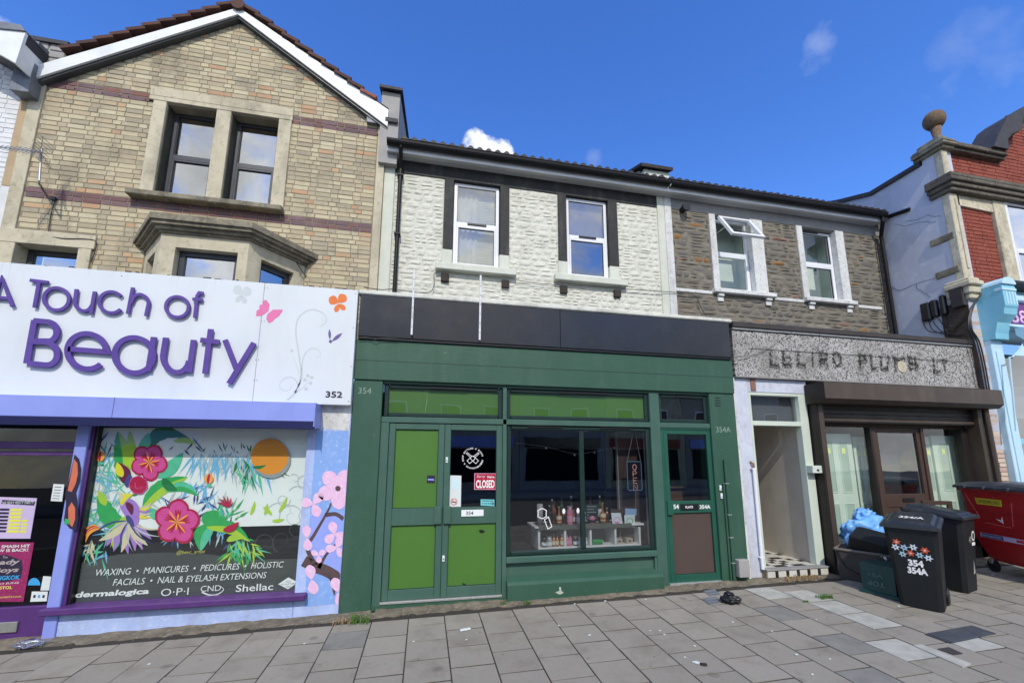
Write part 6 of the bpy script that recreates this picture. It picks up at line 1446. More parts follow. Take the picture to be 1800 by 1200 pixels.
cr = N('ShaderNodeValToRGB'); cr.color_ramp.interpolation = 'CONSTANT'; L(wnz.outputs[0], cr.inputs[0]); E_ = cr.color_ramp.elements
for pos, c in ((0, (44, 44, 46)), (.15, (132, 130, 126)), (.32, (172, 171, 168)), (.6, (190, 189, 186)), (.85, (146, 144, 140))):
    e = E_[0] if pos == 0 else E_.new(pos); e.color = lin(c); e.position = pos
while len(E_) > 5: E_.remove(E_[-1])
gx_, gz_ = mth('FRACT', mth('DIVIDE', sp.outputs[0], T)), mth('FRACT', mth('DIVIDE', sp.outputs[2], T))
gr = mth('MAXIMUM', mth('LESS_THAN', gx_, .12), mth('LESS_THAN', gz_, .12))
mx = N('ShaderNodeMix'); mx.data_type = 'RGBA'; L(gr, mx.inputs[0]); L(cr.outputs[0], mx.inputs[6]); mx.inputs[7].default_value = lin((134, 130, 124))
nz = N('ShaderNodeTexNoise'); nz.inputs['Scale'].default_value = 1.6; nz.inputs['Detail'].default_value = 7; L(ge.outputs['Position'], nz.inputs[0]); mr = N('ShaderNodeMapRange'); mr.inputs[1].default_value = .45; mr.inputs[2].default_value = .75; mr.inputs[4].default_value = .8; L(nz.outputs[0], mr.inputs[0])
m2 = N('ShaderNodeMix'); m2.data_type = 'RGBA'; L(mr.outputs[0], m2.inputs[0]); L(mx.outputs[2], m2.inputs[6]); m2.inputs[7].default_value = lin((122, 119, 112)); L(m2.outputs[2], p.inputs['Base Color']); p.inputs['Roughness'].default_value = .5
MATS['mosaic'] = mm
fs = thing('fascia_sign', 'speckled mosaic fascia with ghosted plumbing shop lettering', 'sign', (7, 0, MZ0))
bx('mosaic_panel', mm, fs, MX0, MX1, .0, .2, MZ0, MZ1, .003)
m_dkg = mat('dark_grey_trim', (66, 62, 62), (56, 53, 53), scale=5, rough=.8, dirt=.4, dirtcol=(90, 84, 78), dscale=4)
ztr = at(1400, 577, -.04).z
bx('cap_board', m_dkg, fs, MX0 - .01, at(1717, 600, -.05).x, -.05, .4, MZ1 + .045, MZ1 + .125, .004); bx('pale_strip', m_oldwhite, fs, MX0, MX1, -.022, .2, MZ1 + .014, MZ1 + .044, .003); bx('black_strip', m_black, fs, MX0, MX1, -.012, .2, MZ1 + .0005, MZ1 + .013, 0)
bx('lower_trim', m_greyp, fs, MX0, MX1, -.015, .2, MZ0 - .022, MZ0 - .0005, .003); bx('end_trim', m_greyp, fs, MX1 + .0, MX1 + .02, -.015, .2, MZ0 - .02, MZ1, .003)
bx('flat_roof', m_slate, D, MX0, 9.48, .4, YC, MZ1 - .1, MZ1 + .1, 0)
# ghost letters: soot left on the tiles
ms = bpy.data.materials.new('soot'); ms.use_nodes = True; nt = ms.node_tree; nt.nodes.clear(); o_ = nt.nodes.new('ShaderNodeOutputMaterial'); dfs = nt.nodes.new('ShaderNodeBsdfDiffuse'); dfs.inputs[0].default_value = lin((66, 63, 60)); tr = nt.nodes.new('ShaderNodeBsdfTransparent'); xx_ = nt.nodes.new('ShaderNodeMixShader'); g_ = nt.nodes.new('ShaderNodeNewGeometry'); n_ = nt.nodes.new('ShaderNodeTexNoise'); n_.inputs['Scale'].default_value = 22; n_.inputs['Detail'].default_value = 6; mr = nt.nodes.new('ShaderNodeMapRange'); mr.inputs[1].default_value = .36; mr.inputs[2].default_value = .64; mr.inputs[3].default_value = .05; mr.inputs[4].default_value = .95
nt.links.new(g_.outputs['Position'], n_.inputs[0]); nt.links.new(n_.outputs[0], mr.inputs[0]); nt.links.new(mr.outputs[0], xx_.inputs[0]); nt.links.new(tr.outputs[0], xx_.inputs[1]); nt.links.new(dfs.outputs[0], xx_.inputs[2]); nt.links.new(xx_.outputs[0], o_.inputs[0]); MATS['soot'] = ms; ms2 = ms.copy(); ms2.name = 'soot_haze'; [setattr(nn.inputs[4], 'default_value', .5) or setattr(nn.inputs[3], 'default_value', 0) for nn in ms2.node_tree.nodes if nn.type == 'MAP_RANGE']
def ghost(sgs, w=.03): 
    b = MB()
    for k, pts in enumerate(sgs):
        for i in range(len(pts) - 1):
            p, q_ = at(*pts[i], -.002), at(*pts[i + 1], -.002); p, q_ = Vector((p.x, p.z)), Vector((q_.x, q_.z)); d = (q_ - p).normalized(); n = Vector((-d.y, d.x)) * w / 2; y = -.002 - .0003 * (k * 4 + i)
            b.quad([(v.x, y, v.y) for v in (p - d * w * .3 + n, q_ + d * w * .3 + n, q_ + d * w * .3 - n, p - d * w * .3 - n)])
    for pts in sgs:                                     # wider, fainter soot round the stroke
        for i in range(len(pts) - 1):
            p, q_ = at(*pts[i], -.002), at(*pts[i + 1], -.002); p, q_ = Vector((p.x, p.z)), Vector((q_.x, q_.z)); d = (q_ - p).normalized(); n = Vector((-d.y, d.x)) * w * 1.3; y = -.0012 - .00005 * i; b.cur = 1
            b.quad([(v.x, y, v.y) for v in (p - d * w + n, q_ + d * w + n, q_ + d * w - n - Vector((0, .02)), p - d * w - n - Vector((0, .02)))])
    b.build('ghost_letter', [ms, ms2], fs)
ghost([[(1354, 616), (1355, 641), (1368, 642)]]); ghost([[(1377, 617), (1378, 640), (1390, 641)], [(1377, 628), (1388, 629)]]); ghost([[(1402, 618), (1403, 641), (1414, 642)]]); ghost([[(1428, 620), (1429, 642)]], .02)
ghost([[(1443, 642), (1442, 620), (1452, 622), (1452, 631), (1443, 631), (1455, 643)]]); ghost([[(1470, 619), (1478, 626), (1478, 637), (1472, 643), (1466, 635), (1465, 625), (1470, 619)]], .024)
ghost([[(1513, 647), (1511, 624), (1520, 625), (1521, 634), (1512, 635)]], .035); ghost([[(1530, 624), (1533, 648), (1540, 648)]]); ghost([[(1548, 625), (1550, 648), (1560, 648), (1562, 626)]]); ghost([[(1574, 650), (1572, 628), (1580, 634), (1588, 629)]], .035); ghost([[(1599, 648), (1597, 628), (1608, 629), (1609, 637), (1600, 638), (1612, 641), (1611, 648), (1600, 648)]], .03)
ghost([[(1640, 630), (1643, 653), (1652, 654)]], .035); ghost([[(1658, 632), (1662, 654)], [(1652, 633), (1664, 634)]], .025)
bx('joint_strip', m_slate, fs, at(1315, 612, -.004).x, at(1690, 638, -.004).x, -.006, -.0003, at(1315, 612, -.004).z - .004, at(1315, 612, -.004).z + .004, 0)
b = MB(); a = at(1586, 644, -.01); b.quad([(a.x + .10 * math.cos(i * .52), -.008, a.z + .10 * math.sin(i * .52)) for i in range(12)]); b.build('repair_patch', m_bath, fs)
t = thing('cable', 'thin black wire drooping across the speckled mosaic fascia', 'cable', tuple(at(1290, 626, -.06)))
wire('cable', [at(1285, 627, -.07), at(1320, 625, -.03), at(1345, 616, -.03), at(1360, 606, -.03), at(1380, 592, -.06), at(1400, 578, -.1)], .004, m_black, t); wire('cable', [at(1440, 580, -.1), at(1440, 605, -.03), at(1430, 628, -.03), at(1405, 640, -.03), at(1380, 636, -.03), at(1360, 622, -.03)], .003, m_black, t)
# pilaster and patched wall over the passage
m_bluew = mat('pale_blue_render', (204, 210, 222), (190, 196, 210), (176, 178, 188), scale=5, rough=.8, bump=.4, bscale=40, dirt=.6, dirtcol=(150, 144, 142), dscale=4)
px0, px1 = at(1300, 850, .03).x, at(1331, 850, .03).x
lx1 = at(1420, 690, .03).x
zl0, zl1 = at(1340, 689, .03).z, MZ0 - .023
bx('pilaster', m_bluew, D, FX1 + .02, px1, .04, .4, -.1, zl1, .008); bx('fillet', m_oldwhite, D, FX1 + .0005, FX1 + .045, .02, .1, -.1, zl1, .003)
bx('lintel', m_bluew, D, px1 + .001, lx1, .045, .4, zl0, zl1 - .002, .006)
b = MB(); a = at(1325, 676, .03); b.box(a.x - .05, a.x + .04, .03, .05, a.z - .09, a.z + .1, .008); b.build('rusty_patch', m_rosy, D)
m_mint = mat('pale_green_gloss', (206, 216, 202), (196, 206, 192), scale=3, rough=.45, dirt=.2, dirtcol=(160, 166, 152), dscale=3)
zb_t0, zb_t1 = at(1360, 748, .06).z, at(1360, 740, .06).z
ztt = zl0 - .001
jx0, jx1 = px1 + .002, px1 + .045
kx0, kx1 = at(1408, 740, .05).x, lx1
bx('door_frame', m_mint, D, jx0, jx1, .05, .16, .1, ztt, .005); bx('door_frame', m_mint, D, kx0 + .0, kx1 - .02, .05, .16, .25, ztt, .005)
bx('door_frame', m_mint, D, jx1 + .001, kx0 - .001, .052, .16, zb_t0, zb_t1, .004); bx('door_frame', m_mint, D, jx1 + .001, kx0 - .001, .052, .16, ztt - .045, ztt - .001, .004)
q = MB(); sheet(q, jx1, kx0, zb_t1, ztt - .045, .12); tw = q.build('transom_pane', g_shop, D); q = MB(); q.box(jx1, kx0, .2, .22, zb_t1, ztt); q.build('transom_back', mat('frosted_grey', (96, 98, 96), (120, 120, 116), scale=3, rough=.7, soft=1), tw)
# passage
m_beige = mat('passage_wall', (208, 200, 186), (194, 186, 172), scale=2, rough=.85, bump=.2, dirt=.4, dirtcol=(146, 138, 124), dscale=1.5)
fz_ = at(1400, 992, .12).z
b = MB(); b.box(kx0 + .04, kx0 + .1, .161, 2.6, fz_ - .05, 3.0); b.box(px1 - .05, px1 + .0, .401, 2.6, fz_ - .05, 3.0); b.box(px1, kx0 + .1, 2.6, 2.65, fz_ - .05, 3.0); b.box(px1, kx0 + .1, .3, 2.6, 2.5, 2.55); b.build('passage_wall', m_beige, D)
b = MB(); b.box(px1, kx0 + .1, .02, 2.6, -.1, fz_ - .012); flo = b.build('passage_floor', m_cement, D)
m_tb = mat('black_tile', (44, 44, 46), (38, 38, 40), scale=6, rough=.4); m_tw = mat('white_tile', (210, 208, 198), (196, 194, 184), scale=6, rough=.4, dirt=.3, dirtcol=(150, 140, 120))
tmesh = {}
for kk, mt in (('b', m_tb), ('w', m_tw)): q = MB(); q.box(0, 1, 0, 1, -.012, 0, 0); tmesh[kk] = q.mesh('floor_tile', mt)
ts = .105; nx = int((kx0 + .04 - px1 - .0) / ts)
for i in range(nx + 1):
    for j in range(14):
        x, y = px1 + .02 + i * ts, .06 + j * ts
        if x + ts > kx0 + .05: continue
        kk = 'b' if (i % 3 == 1) != (j % 2 == 0) and (i + j) % 4 else 'w'
        o = bpy.data.objects.new('floor_tile', tmesh[kk]); COL.objects.link(o); o.parent = flo; o.location = (x, y, fz_ + R.uniform(-.001, .001)); o.scale = (ts - .004, ts - .004, 1)
sz_ = at(1400, 1016, -.05).z
b = MB(); sx0_, sx1__ = at(1348, 1010, -.05).x, at(1458, 1005, -.05).x; b.box(sx0_, sx1__, -.05, .045, .0, fz_ - .02, .006); stp = b.build('step', m_cement, D); bx('step_nosing', m_greyp, D, sx0_, sx1__, -.065, .05, fz_ - .018, fz_ + .006, .004)
x = sx0_ + .01; i = 0
while x < sx1__ - .03:
    w_ = .13 if i % 2 == 0 else .05; w_ = min(w_, sx1__ - x - .005); b = MB(); b.box(x, x + w_ - .004, -.058, -.049, sz_ + .03, fz_ - .025, .002); b.build('riser_tile', m_tw if i % 2 == 0 else m_tb, stp); x += w_; i += 1
t = thing('waste_pipe', 'white plastic pipe up the pale wall left of the open passage', 'pipe', tuple(at(1343, 1003, .0)))
b = MB(); p0, p1_ = at(1324, 822, .0), at(1342, 1000, .0); xm_ = (p0.x + p1_.x) / 2; b.tube([(xm_, .0, p1_.z), (xm_, .0, p0.z)], .022, 10); b.build('pipe', m_upvc, t); b = MB(); b.tube([(xm_, .0, p0.z + .001), (xm_, .0, p0.z + .06), (xm_ - .02, .04, p0.z + .09)], .015, 8); b.build('rusty_end', m_rosy, t)
for z in (p0.z - .02, p1_.z + .15): bx('pipe_clip', m_upvc, t, xm_ - .035, xm_ + .035, -.015, .04, z, z + .02, .003)
t = thing('key_safe', 'small pale green box on the frame right of the open passage', 'box', tuple(at(1434, 825, .0))); r = rc(1424, 818, 1445, 831, -.02); bxc('body', m_mint, t, r, -.06, .05, .005); a = at(1438, 826, -.06); bx('window', m_ink, t, a.x - .02, a.x + .02, -.063, -.059, a.z - .015, a.z + .015, 0)
# brown roller shutter
m_brn = mat('brown_shutter_metal', (76, 64, 54), (68, 57, 49), scale=2, rough=.45, bump=.04, dirt=.3, dirtcol=(120, 106, 90), dscale=3); m_dbr = mat('dark_brown_metal', (38, 31, 28), (33, 27, 25), scale=2, rough=.5)
rs = thing('roller_shutter', 'brown roller shutter box with dark slats rolled up under the mosaic fascia', 'shutter', (7.2, -.1, 2.3))
YH = -.30
hx0, hx1 = at(1449, 680, YH).x, at(1763, 700, YH).x
hzt, hzb = at(1449, 671, YH).z, at(1451, 699, YH).z
hzc = at(1447, 707, YH + .06).z
b = MB(); b.prism([(.03, hzt + .01), (YH + .05, hzt + .015), (YH, hzt), (YH, hzb), (YH + .07, hzc), (.03, hzc)], hx0, hx1, 'x'); b.build('housing', m_brn, rs)
b = MB(); b.prism([(.03, hzt + .008), (YH + .055, hzt + .012), (YH + .004, hzt - .002), (YH + .004, hzb + .002), (YH + .072, hzc + .003), (.03, hzc + .003)], hx0 - .006, hx0 - .0005, 'x'); b.build('end_plate', m_dbr, rs)  # left end in darker brown, shade of this side put into the colour
gx0 = at(1450, 850, -.08).x; gx1 = at(1462, 850, -.08).x
gtop = hzc - .001
GXa, GXb = at(1447, 850, -.09).x, at(1466, 900, -.09).x
bx('guide_rail', m_dbr, rs, lx1 + .0, lx1 + .12, -.09, .1, .12, gtop, .004); bx('guide_rail', m_brn, rs, lx1 + .02, lx1 + .11, -.096, -.0905, .12, gtop, .002)
grx = at(1735, 800, -.05).x
bx('guide_rail', m_brn, rs, grx - .1, grx, -.08, .1, .12, gtop, .004)
slat_z = at(1580, 745, -.02).z
z = slat_z; q = MB(); q.box(lx1 + .12, grx - .101, -.02, -.005, z, z + .065, .004); q.build('bottom_rail', m_brn, rs); q = MB(); q.box(lx1 + .12, grx - .101, -.035, -.021, z + .012, z + .03, .002); q.build('handle_lip', m_dbr, rs)
z += .068
while z < gtop + .1: q = MB(); q.box(lx1 + .12, grx - .101, -.016, -.004, z, z + .068, .005); q.build('slat', m_dbr, rs); z += .071
# shop windows with old doors leaning behind the glass
YV2 = .12
m_bw = mat('brown_timber', (74, 56, 47), (64, 48, 41), scale=5, rough=.6, bump=.15, dirt=.3, dirtcol=(70, 54, 46), dscale=4); m_pd = mat('pale_green_door', (206, 222, 206), (192, 210, 194), scale=4, rough=.6, bump=.1, dirt=.25, dirtcol=(160, 176, 160), dscale=3)
def vx(px, y): return at(px, y, YV2).x
wzT = slat_z - .003; wzB = .5
xa, xb, xc_, xd_ = lx1 + .125, vx(1537, 800), vx(1628, 800), grx - .11
bx('head_frame', m_bw, D, xa, xd_, YV2, YV2 + .1, wzT - .05, wzT + .1, .004)
for x in (xb, vx(1545, 800)): pass
bx('window_post', m_dbr, D, xb - .05, xb - .01, YV2 - .02, YV2 + .1, .2, wzT - .05, .004)
bx('window_post', m_bw, D, xb - .008, xb + .05, YV2 - .02, YV2 + .1, .2, wzT - .05, .004); bx('window_post', m_bw, D, xc_ - .07, xc_ + .0, YV2 - .02, YV2 + .1, .2, wzT - .05, .004); bx('window_post', m_dbr, D, xd_ - .12, xd_ + .01, YV2 - .02, YV2 + .1, .2, wzT - .05, .004)
bx('stall_riser', m_dbr, D, xa, xb - .05, YV2 - .02, YV2 + .1, .1, .42, .004); bx('stall_riser', m_dbr, D, xc_, xd_, YV2 - .02, YV2 + .1, .1, .42, .004)
for x0, x1 in ((xa, xb - .05), (xc_, xd_ - .12)): q = MB(); sheet(q, x0, x1, .42, wzT - .05, YV2 + .03); q.build('shop_window', g_soft, D)
dz0 = .2
b = MB(); x0, x1 = xb + .052, xc_ - .072; zk1 = at(1590, 868, YV2).z
b.box(x0, x0 + .07, YV2, YV2 + .05, dz0, wzT - .052, .004); b.box(x1 - .07, x1, YV2, YV2 + .05, dz0, wzT - .052, .004); b.box(x0 + .07, x1 - .07, YV2 + .002, YV2 + .048, wzT - .13, wzT - .052, .004); b.box(x0 + .07, x1 - .07, YV2 + .002, YV2 + .048, zk1 - .2, zk1, .004); b.box(x0 + .07, x1 - .07, YV2 + .012, YV2 + .04, dz0, zk1 - .2, 0)
dd = b.build('shop_door', m_bw, D); q = MB(); sheet(q, x0 + .07, x1 - .07, zk1, wzT - .13, YV2 + .03); q.build('pane', g_shop, dd); a = at(1597, 878, YV2); bx('letter_box', m_black, dd, a.x - .12, a.x + .12, YV2 - .012, YV2 + .002, a.z - .03, a.z + .03, .004)
q = MB(); q.box(xa - .1, xd_ + .1, 1.8, 1.85, 0, 3); q.box(xa - .1, xa - .06, .3, 1.8, 0, 3); q.box(xd_ + .05, xd_ + .1, .3, 1.8, 0, 3); q.box(xa - .1, xd_, .3, 1.8, 2.75, 2.8); q.build('shop_interior', m_dark, D)
q = MB(); q.box(x0, x1, .5, .52, .3, 2.3); q.build('door_curtain', mat('grey_cloth', (66, 72, 74), (52, 58, 60), scale=6, rough=.9, soft=1), dd)
m_pd2 = mat('pale_green_recess_shade', (172, 192, 176), (160, 182, 166), scale=4, rough=.6)  # darker green for the panels, recess shade painted into the colour
def old_door(px0, px1, Y, ztop, lab, lean=0.0):
    xl, xr = at(px0, 800, Y).x, at(px1, 800, Y).x; t = thing('old_door', lab, 'door', ((xl + xr) / 2, Y, .45), group='old pale green doors stored behind the shop glass')
    b = MB(); b.box(xl, xr, Y, Y + .035, .45, ztop, .004); d = b.build('leaf', m_pd, t); w_ = xr - xl; hgt = ztop - .45
    for cx in (.28, .72):
        for z0, z1 in ((.06, .38), (.47, .93)):
            x0, x1 = xl + w_ * (cx - .14), xl + w_ * (cx + .14); b = MB(); frame(b, x0, x1, .45 + hgt * z0, .45 + hgt * z1, .018, Y - .008, Y + .001, c=.003); b.build('panel_moulding', m_pd, d); b = MB(); b.box(x0 + .02, x1 - .02, Y - .0015, Y, .45 + hgt * z0 + .02, .45 + hgt * z1 - .02); b.build('panel', m_pd2, d)
            if z0 > .4: bx('yellow_note', k_lime if False else mat('yellow_note', (226, 236, 150), (216, 226, 140), rough=.7), d, (x0 + x1) / 2 - .035, (x0 + x1) / 2 + .035, Y - .0045, Y - .002, .45 + hgt * .82, .45 + hgt * .87, 0)
dt = at(1480, 762, .3).z
old_door(1440, 1500, .32, dt, 'pale green panelled door behind the left pane, nearest the passage'); old_door(1502, 1528, .38, dt - .04, 'narrow pale green door behind the left pane, beside the brown door'); old_door(1612, 1640, .36, dt - .02, 'pale green door partly hidden right of the brown shop door'); old_door(1642, 1702, .32, dt, 'wide pale green panelled door behind the right pane')
# edge of next shop: white strip and rendered side
bx('end_pilaster', m_bluew, D, grx + .001, grx + .09, .02, .4, .1, MZ0 - .02, .006)
# ------------------------------------------------------------------ house 358
m_redb = mat('red_brick', (146, 74, 56), (130, 64, 50), (158, 86, 66), scale=14, rough=.85, bump=.4, bscale=90, rnd=[(142, 70, 54), (152, 80, 62), (132, 64, 50), (148, 80, 64)], dirt=.25, dirtcol=(110, 54, 48), dscale=3)
m_rmort = mat('red_mortar', (112, 52, 46), (96, 46, 42), scale=8, rough=.95)
m_buffst = mat('cream_dressing', (212, 204, 180), (186, 178, 154), (150, 140, 118), scale=5, rough=.9, bump=.5, bscale=50, dirt=.85, dirtcol=(104, 98, 82), dscale=2.6, dstretch=(1, 1, .5))
m_pbr = mat('pinkish_brick', (200, 176, 158), (178, 156, 140), scale=14, rough=.85, bump=.4, rnd=[(206, 184, 160), (190, 160, 148), (214, 198, 176), (176, 150, 138)], dirt=.3, dirtcol=(120, 104, 94), dscale=4)
m_sidew = mat('pale_blue_side_wall', (196, 200, 212), (184, 189, 202), (206, 208, 216), scale=1.6, rough=.9, bump=.3, bscale=30, dirt=.8, dirtcol=(142, 142, 146), dscale=.9, dstretch=(1, 1, .5))
m_aqua = mat('sky_blue_paint', (140, 206, 226), (128, 196, 218), scale=4, rough=.5, bump=.1, dirt=.25, dirtcol=(110, 160, 176), dscale=5)
m_paqua = mat('pale_blue_paint', (194, 226, 240), (184, 218, 234), scale=4, rough=.5, bump=.08, dirt=.2, dirtcol=(150, 178, 190), dscale=5)
HXP = 9.50
H = thing('terraced_house', 'red brick house with stone ball finial and sky blue shopfront at the right edge', 'house', (11.5, .5, .25))
YP = -.10
# party wall seen from the side
pts = [ax(1621, 262, HXP), ax(1621, 291, HXP), ax(1532, 344, HXP), ax(1478, 357, HXP)]
poly = [(YP + .03, 2.0), (YP + .03, pts[0].z), (pts[0].y, pts[0].z), (pts[1].y, pts[1].z), (pts[2].y, pts[2].z), (pts[3].y, pts[3].z), (9.0, pts[3].z + (9 - pts[3].y) * .45), (9.0, 2.0)]
b = MB(); b.prism(poly, HXP, HXP + .25, 'x'); sw_ = b.build('side_wall', m_sidew, H)
b = MB(); cp = [(pts[1].y + .02, pts[1].z), (pts[2].y, pts[2].z), (pts[3].y, pts[3].z), (9, pts[3].z + (9 - pts[3].y) * .45)]
b.prism([(y, z + .002) for y, z in cp] + [(y, z + .09) for y, z in cp[::-1]], HXP - .05, HXP + .3, 'x'); b.build('verge_coping', m_slate, sw_)
def crack(P, name='crack'):
    Q = [ax(x, y, HXP) for x, y in P]; b = MB(); rr = random.Random(5); o = []
    for i in range(len(Q) - 1):
        for j in range(3): t = j / 3; p = Q[i].lerp(Q[i + 1], t); o.append(Vector((HXP - .0015, p.y + rr.uniform(-.01, .01), p.z + rr.uniform(-.012, .012))))
    o.append(Q[-1]); b.tube([(HXP - .001, p.y, p.z) for p in o], .0035, 4); b.build(name, m_vent, sw_)
crack([(1590, 390), (1600, 388), (1615, 385), (1630, 378), (1645, 380), (1656, 380)]); crack([(1572, 394), (1592, 398), (1610, 391), (1630, 390), (1645, 389)]); crack([(1568, 505), (1580, 511), (1595, 505), (1610, 498), (1614, 508), (1625, 515), (1635, 522)]); crack([(1612, 499), (1640, 490), (1668, 484)])
# front
zc0_, zc1_ = at(1700, 343, YP).z, at(1700, 316, YP).z
ztopp = at(1655, 262, YP).z
zl_ = at(1700, 498, YP).z
zs0, zs1 = at(1790, 572, -.25).z, at(1790, 533, -.25).z
b = MB(); b.box(HXP + .02, 14, YP + .075, YP + .4, zs1 + .1, zc1_ + .02)
zlow = at(1690, 240, YP).z; zcp = at(1740, 262, -.05).z
PXa = at(1650, 262, YP).x
stepx = at(1760, 250, YP).x
topc = [(HXP + .02, zc1_), (HXP + .02, ztopp), (at(1758, 268, YP).x, ztopp), (at(1762, 240, YP).x, at(1762, 240, YP).z), (at(1780, 222, YP).x, at(1780, 222, YP).z), (at(1784, 205, YP).x, at(1784, 205, YP).z), (at(1800, 197, YP).x, at(1800, 197, YP).z + .0), (14, at(1800, 195, YP).z + .6), (14, zc1_)]
b.prism(topc, YP + .0755, YP + .35); wH = b.build('front_wall', m_rmort, H)
pr1_ = at(1690, 380, YP).x
WSx0, WSx1 = at(1752, 380, YP).x, at(1772, 380, YP).x
def tf(x):
    if x < topc[2][0] + .05: return ztopp - .02
    if x < topc[4][0]: return topc[3][1]
    return topc[6][1] - .1 + max(0, x - topc[6][0]) * .3
pcs = brickwork(pr1_ + .01, 12.6, zc1_ + .05, 9.5, YP + .068, [], tf, pitch=.0757, seed=4) + brickwork(pr1_ + .01, WSx0 - .005, zl_ - .45, zc0_ - .22, YP + .068, [], pitch=.0757, seed=5)
lay('brick', pcs, [unit_brick(i) for i in range(4)], wH, {'a': m_redb}, rest='brickwork')
pr0_ = HXP - .015
bx('pilaster', m_buffst, H, pr0_, pr1_, YP, YP + .14, zl_ + .1, zc0_, .015); bx('pilaster', m_buffst, H, pr0_, pr1_ - .05, YP, YP + .14, zc1_, ztopp - .002, .015)
bx('pilaster_panel', m_buffst, H, pr0_ + .09, pr1_ - .05, YP - .02, YP, zl_ + .3, zc0_ - .12, .012)
for z in (at(1653, 405, YP).z, at(1690, 468, YP).z): bx('quoin_stone', m_oldstone, H, HXP - .03, HXP + .05, YP + .05, YP + .42, z - .07, z + .06, .01)
for i, (e, z0, z1) in enumerate(((.05, zl_ + .04, zl_ + .1), (.09, zl_ - .06, zl_ + .039), (.05, zl_ - .2, zl_ - .061), (.02, zl_ - .3, zl_ - .201))): bx('capital', m_buffst, H, pr0_ - e, pr1_ + e * .6, YP - e - .02, YP + .3, z0, z1, .02)
m_stst = mat('stained_stone', (112, 106, 94), (78, 74, 66), (140, 132, 116), scale=6, rough=.95, bump=.7, bscale=60, dirt=.7, dirtcol=(50, 48, 44), dscale=3, dstretch=(1, 1, .4))
def course(name, m, x0, x1, z0, z1, steps, ret=.5):
    b = MB(); n = len(steps)
    for i, e in enumerate(steps):
        a, c = z0 + (z1 - z0) * i / n, z0 + (z1 - z0) * (i + 1) / n - .0006; b.box(x0 - e, x1, YP - e - .02, YP + ret, a, c, .012)
    return b.build(name, m, H)
course('cornice', m_stst, HXP - .01, 14, zc0_, zc1_, [.05, .09, .13, .12], .3)
b = MB(); b.prism([(pr1_ + .001, zc0_ - .21), (WSx0, zc0_ - .25), (WSx0, zc0_ - .001), (pr1_ + .001, zc0_ - .001)], YP + .03, YP + .3); b.build('lintel_band', m_buffst, H)
course('parapet_coping', m_stst, pr1_ - .04, topc[2][0] + .04, ztopp + .001, ztopp + .17, [.02, .07, .05], .3)
course('pier_cap', m_oldstone, HXP - .02, pr1_ + .05, ztopp - .001, ztopp + .22, [.04, .09, .09, .03], .45)
bx('pier_cap_top', m_oldstone, H, HXP + .02, pr1_ + .02, YP + .0, YP + .42, ztopp + .221, ztopp + .34, .03)
fb = at(1642, 212, YP + .2); rb = (at(1658, 212, YP + .2).x - at(1626, 212, YP + .2).x) / 2 * .72
t = MB(); zf = ztopp + .34; cx = fb.x
t.lathe([(.13, zf), (.09, zf + .04), (.05, zf + .08), (.09, fb.z - rb * .92)] + [(rb * math.cos(math.radians(a)), fb.z + rb * 1.12 * math.sin(math.radians(a))) for a in range(-65, 86, 15)] + [(.02, fb.z + rb)], (cx, YP + .2, 0), 20)
t.build('ball_finial', mat('brown_sandstone', (122, 100, 80), (96, 80, 64), (140, 118, 94), scale=8, rough=.9, bump=.5, dirt=.6, dirtcol=(80, 68, 54), dscale=5), H, smooth=True)
# scrolled coping
sc = [at(1730, 250, YP), at(1742, 243, YP), at(1748, 228, YP), at(1757, 213, YP), at(1772, 202, YP), at(1785, 197, YP), at(1800, 188, YP)]
sc = [(at(1731, 251, YP).x, ztopp + .17), (at(1742, 246, YP).x, at(1742, 243, YP).z), (at(1747, 232, YP).x, at(1747, 232, YP).z), (at(1757, 214, YP).x, at(1757, 214, YP).z), (at(1772, 205, YP).x, at(1772, 203, YP).z), (at(1785, 198, YP).x, at(1785, 196, YP).z), (at(1800, 190, YP).x, at(1800, 188, YP).z), (13.9, at(1800, 188, YP).z + .75),
      (14, at(1800, 200, YP).z + .55), (at(1800, 199, YP).x, at(1800, 199, YP).z), (at(1786, 210, YP).x, at(1786, 210, YP).z), (at(1781, 230, YP).x, at(1781, 236, YP).z), (at(1766, 240, YP).x, at(1766, 242, YP).z), (at(1757, 250, YP).x, at(1757, 252, YP).z), (at(1757, 256, YP).x, ztopp + .17)]
b = MB(); b.prism(sc, YP - .12, YP + .36); b.build('scroll_coping', m_slate, H)
bx('window_jamb', m_buffst, H, WSx0, WSx1, YP + .01, YP + .3, zl_ - .5, zc0_ - .002, .01); bx('lintel', m_buffst, H, WSx1 + .001, 13.5, YP + .01, YP + .3, at(1775, 352, YP).z, zc0_ - .002, .01)
wz = at(1775, 355, YP).z
w = sash(H, (WSx1 + .002, WSx1 + 1.1, zl_ - .3, wz), YP + .012, m_upvc, g_sky, split=.53, fw=.06, rail=.08, behind=m_dark, bd=.062)
b = MB(); b.box(WSx1 + 1.101, 14, YP + .02, YP + .3, zl_ - .5, wz - .001); b.build('front_bay', m_buffst, H)
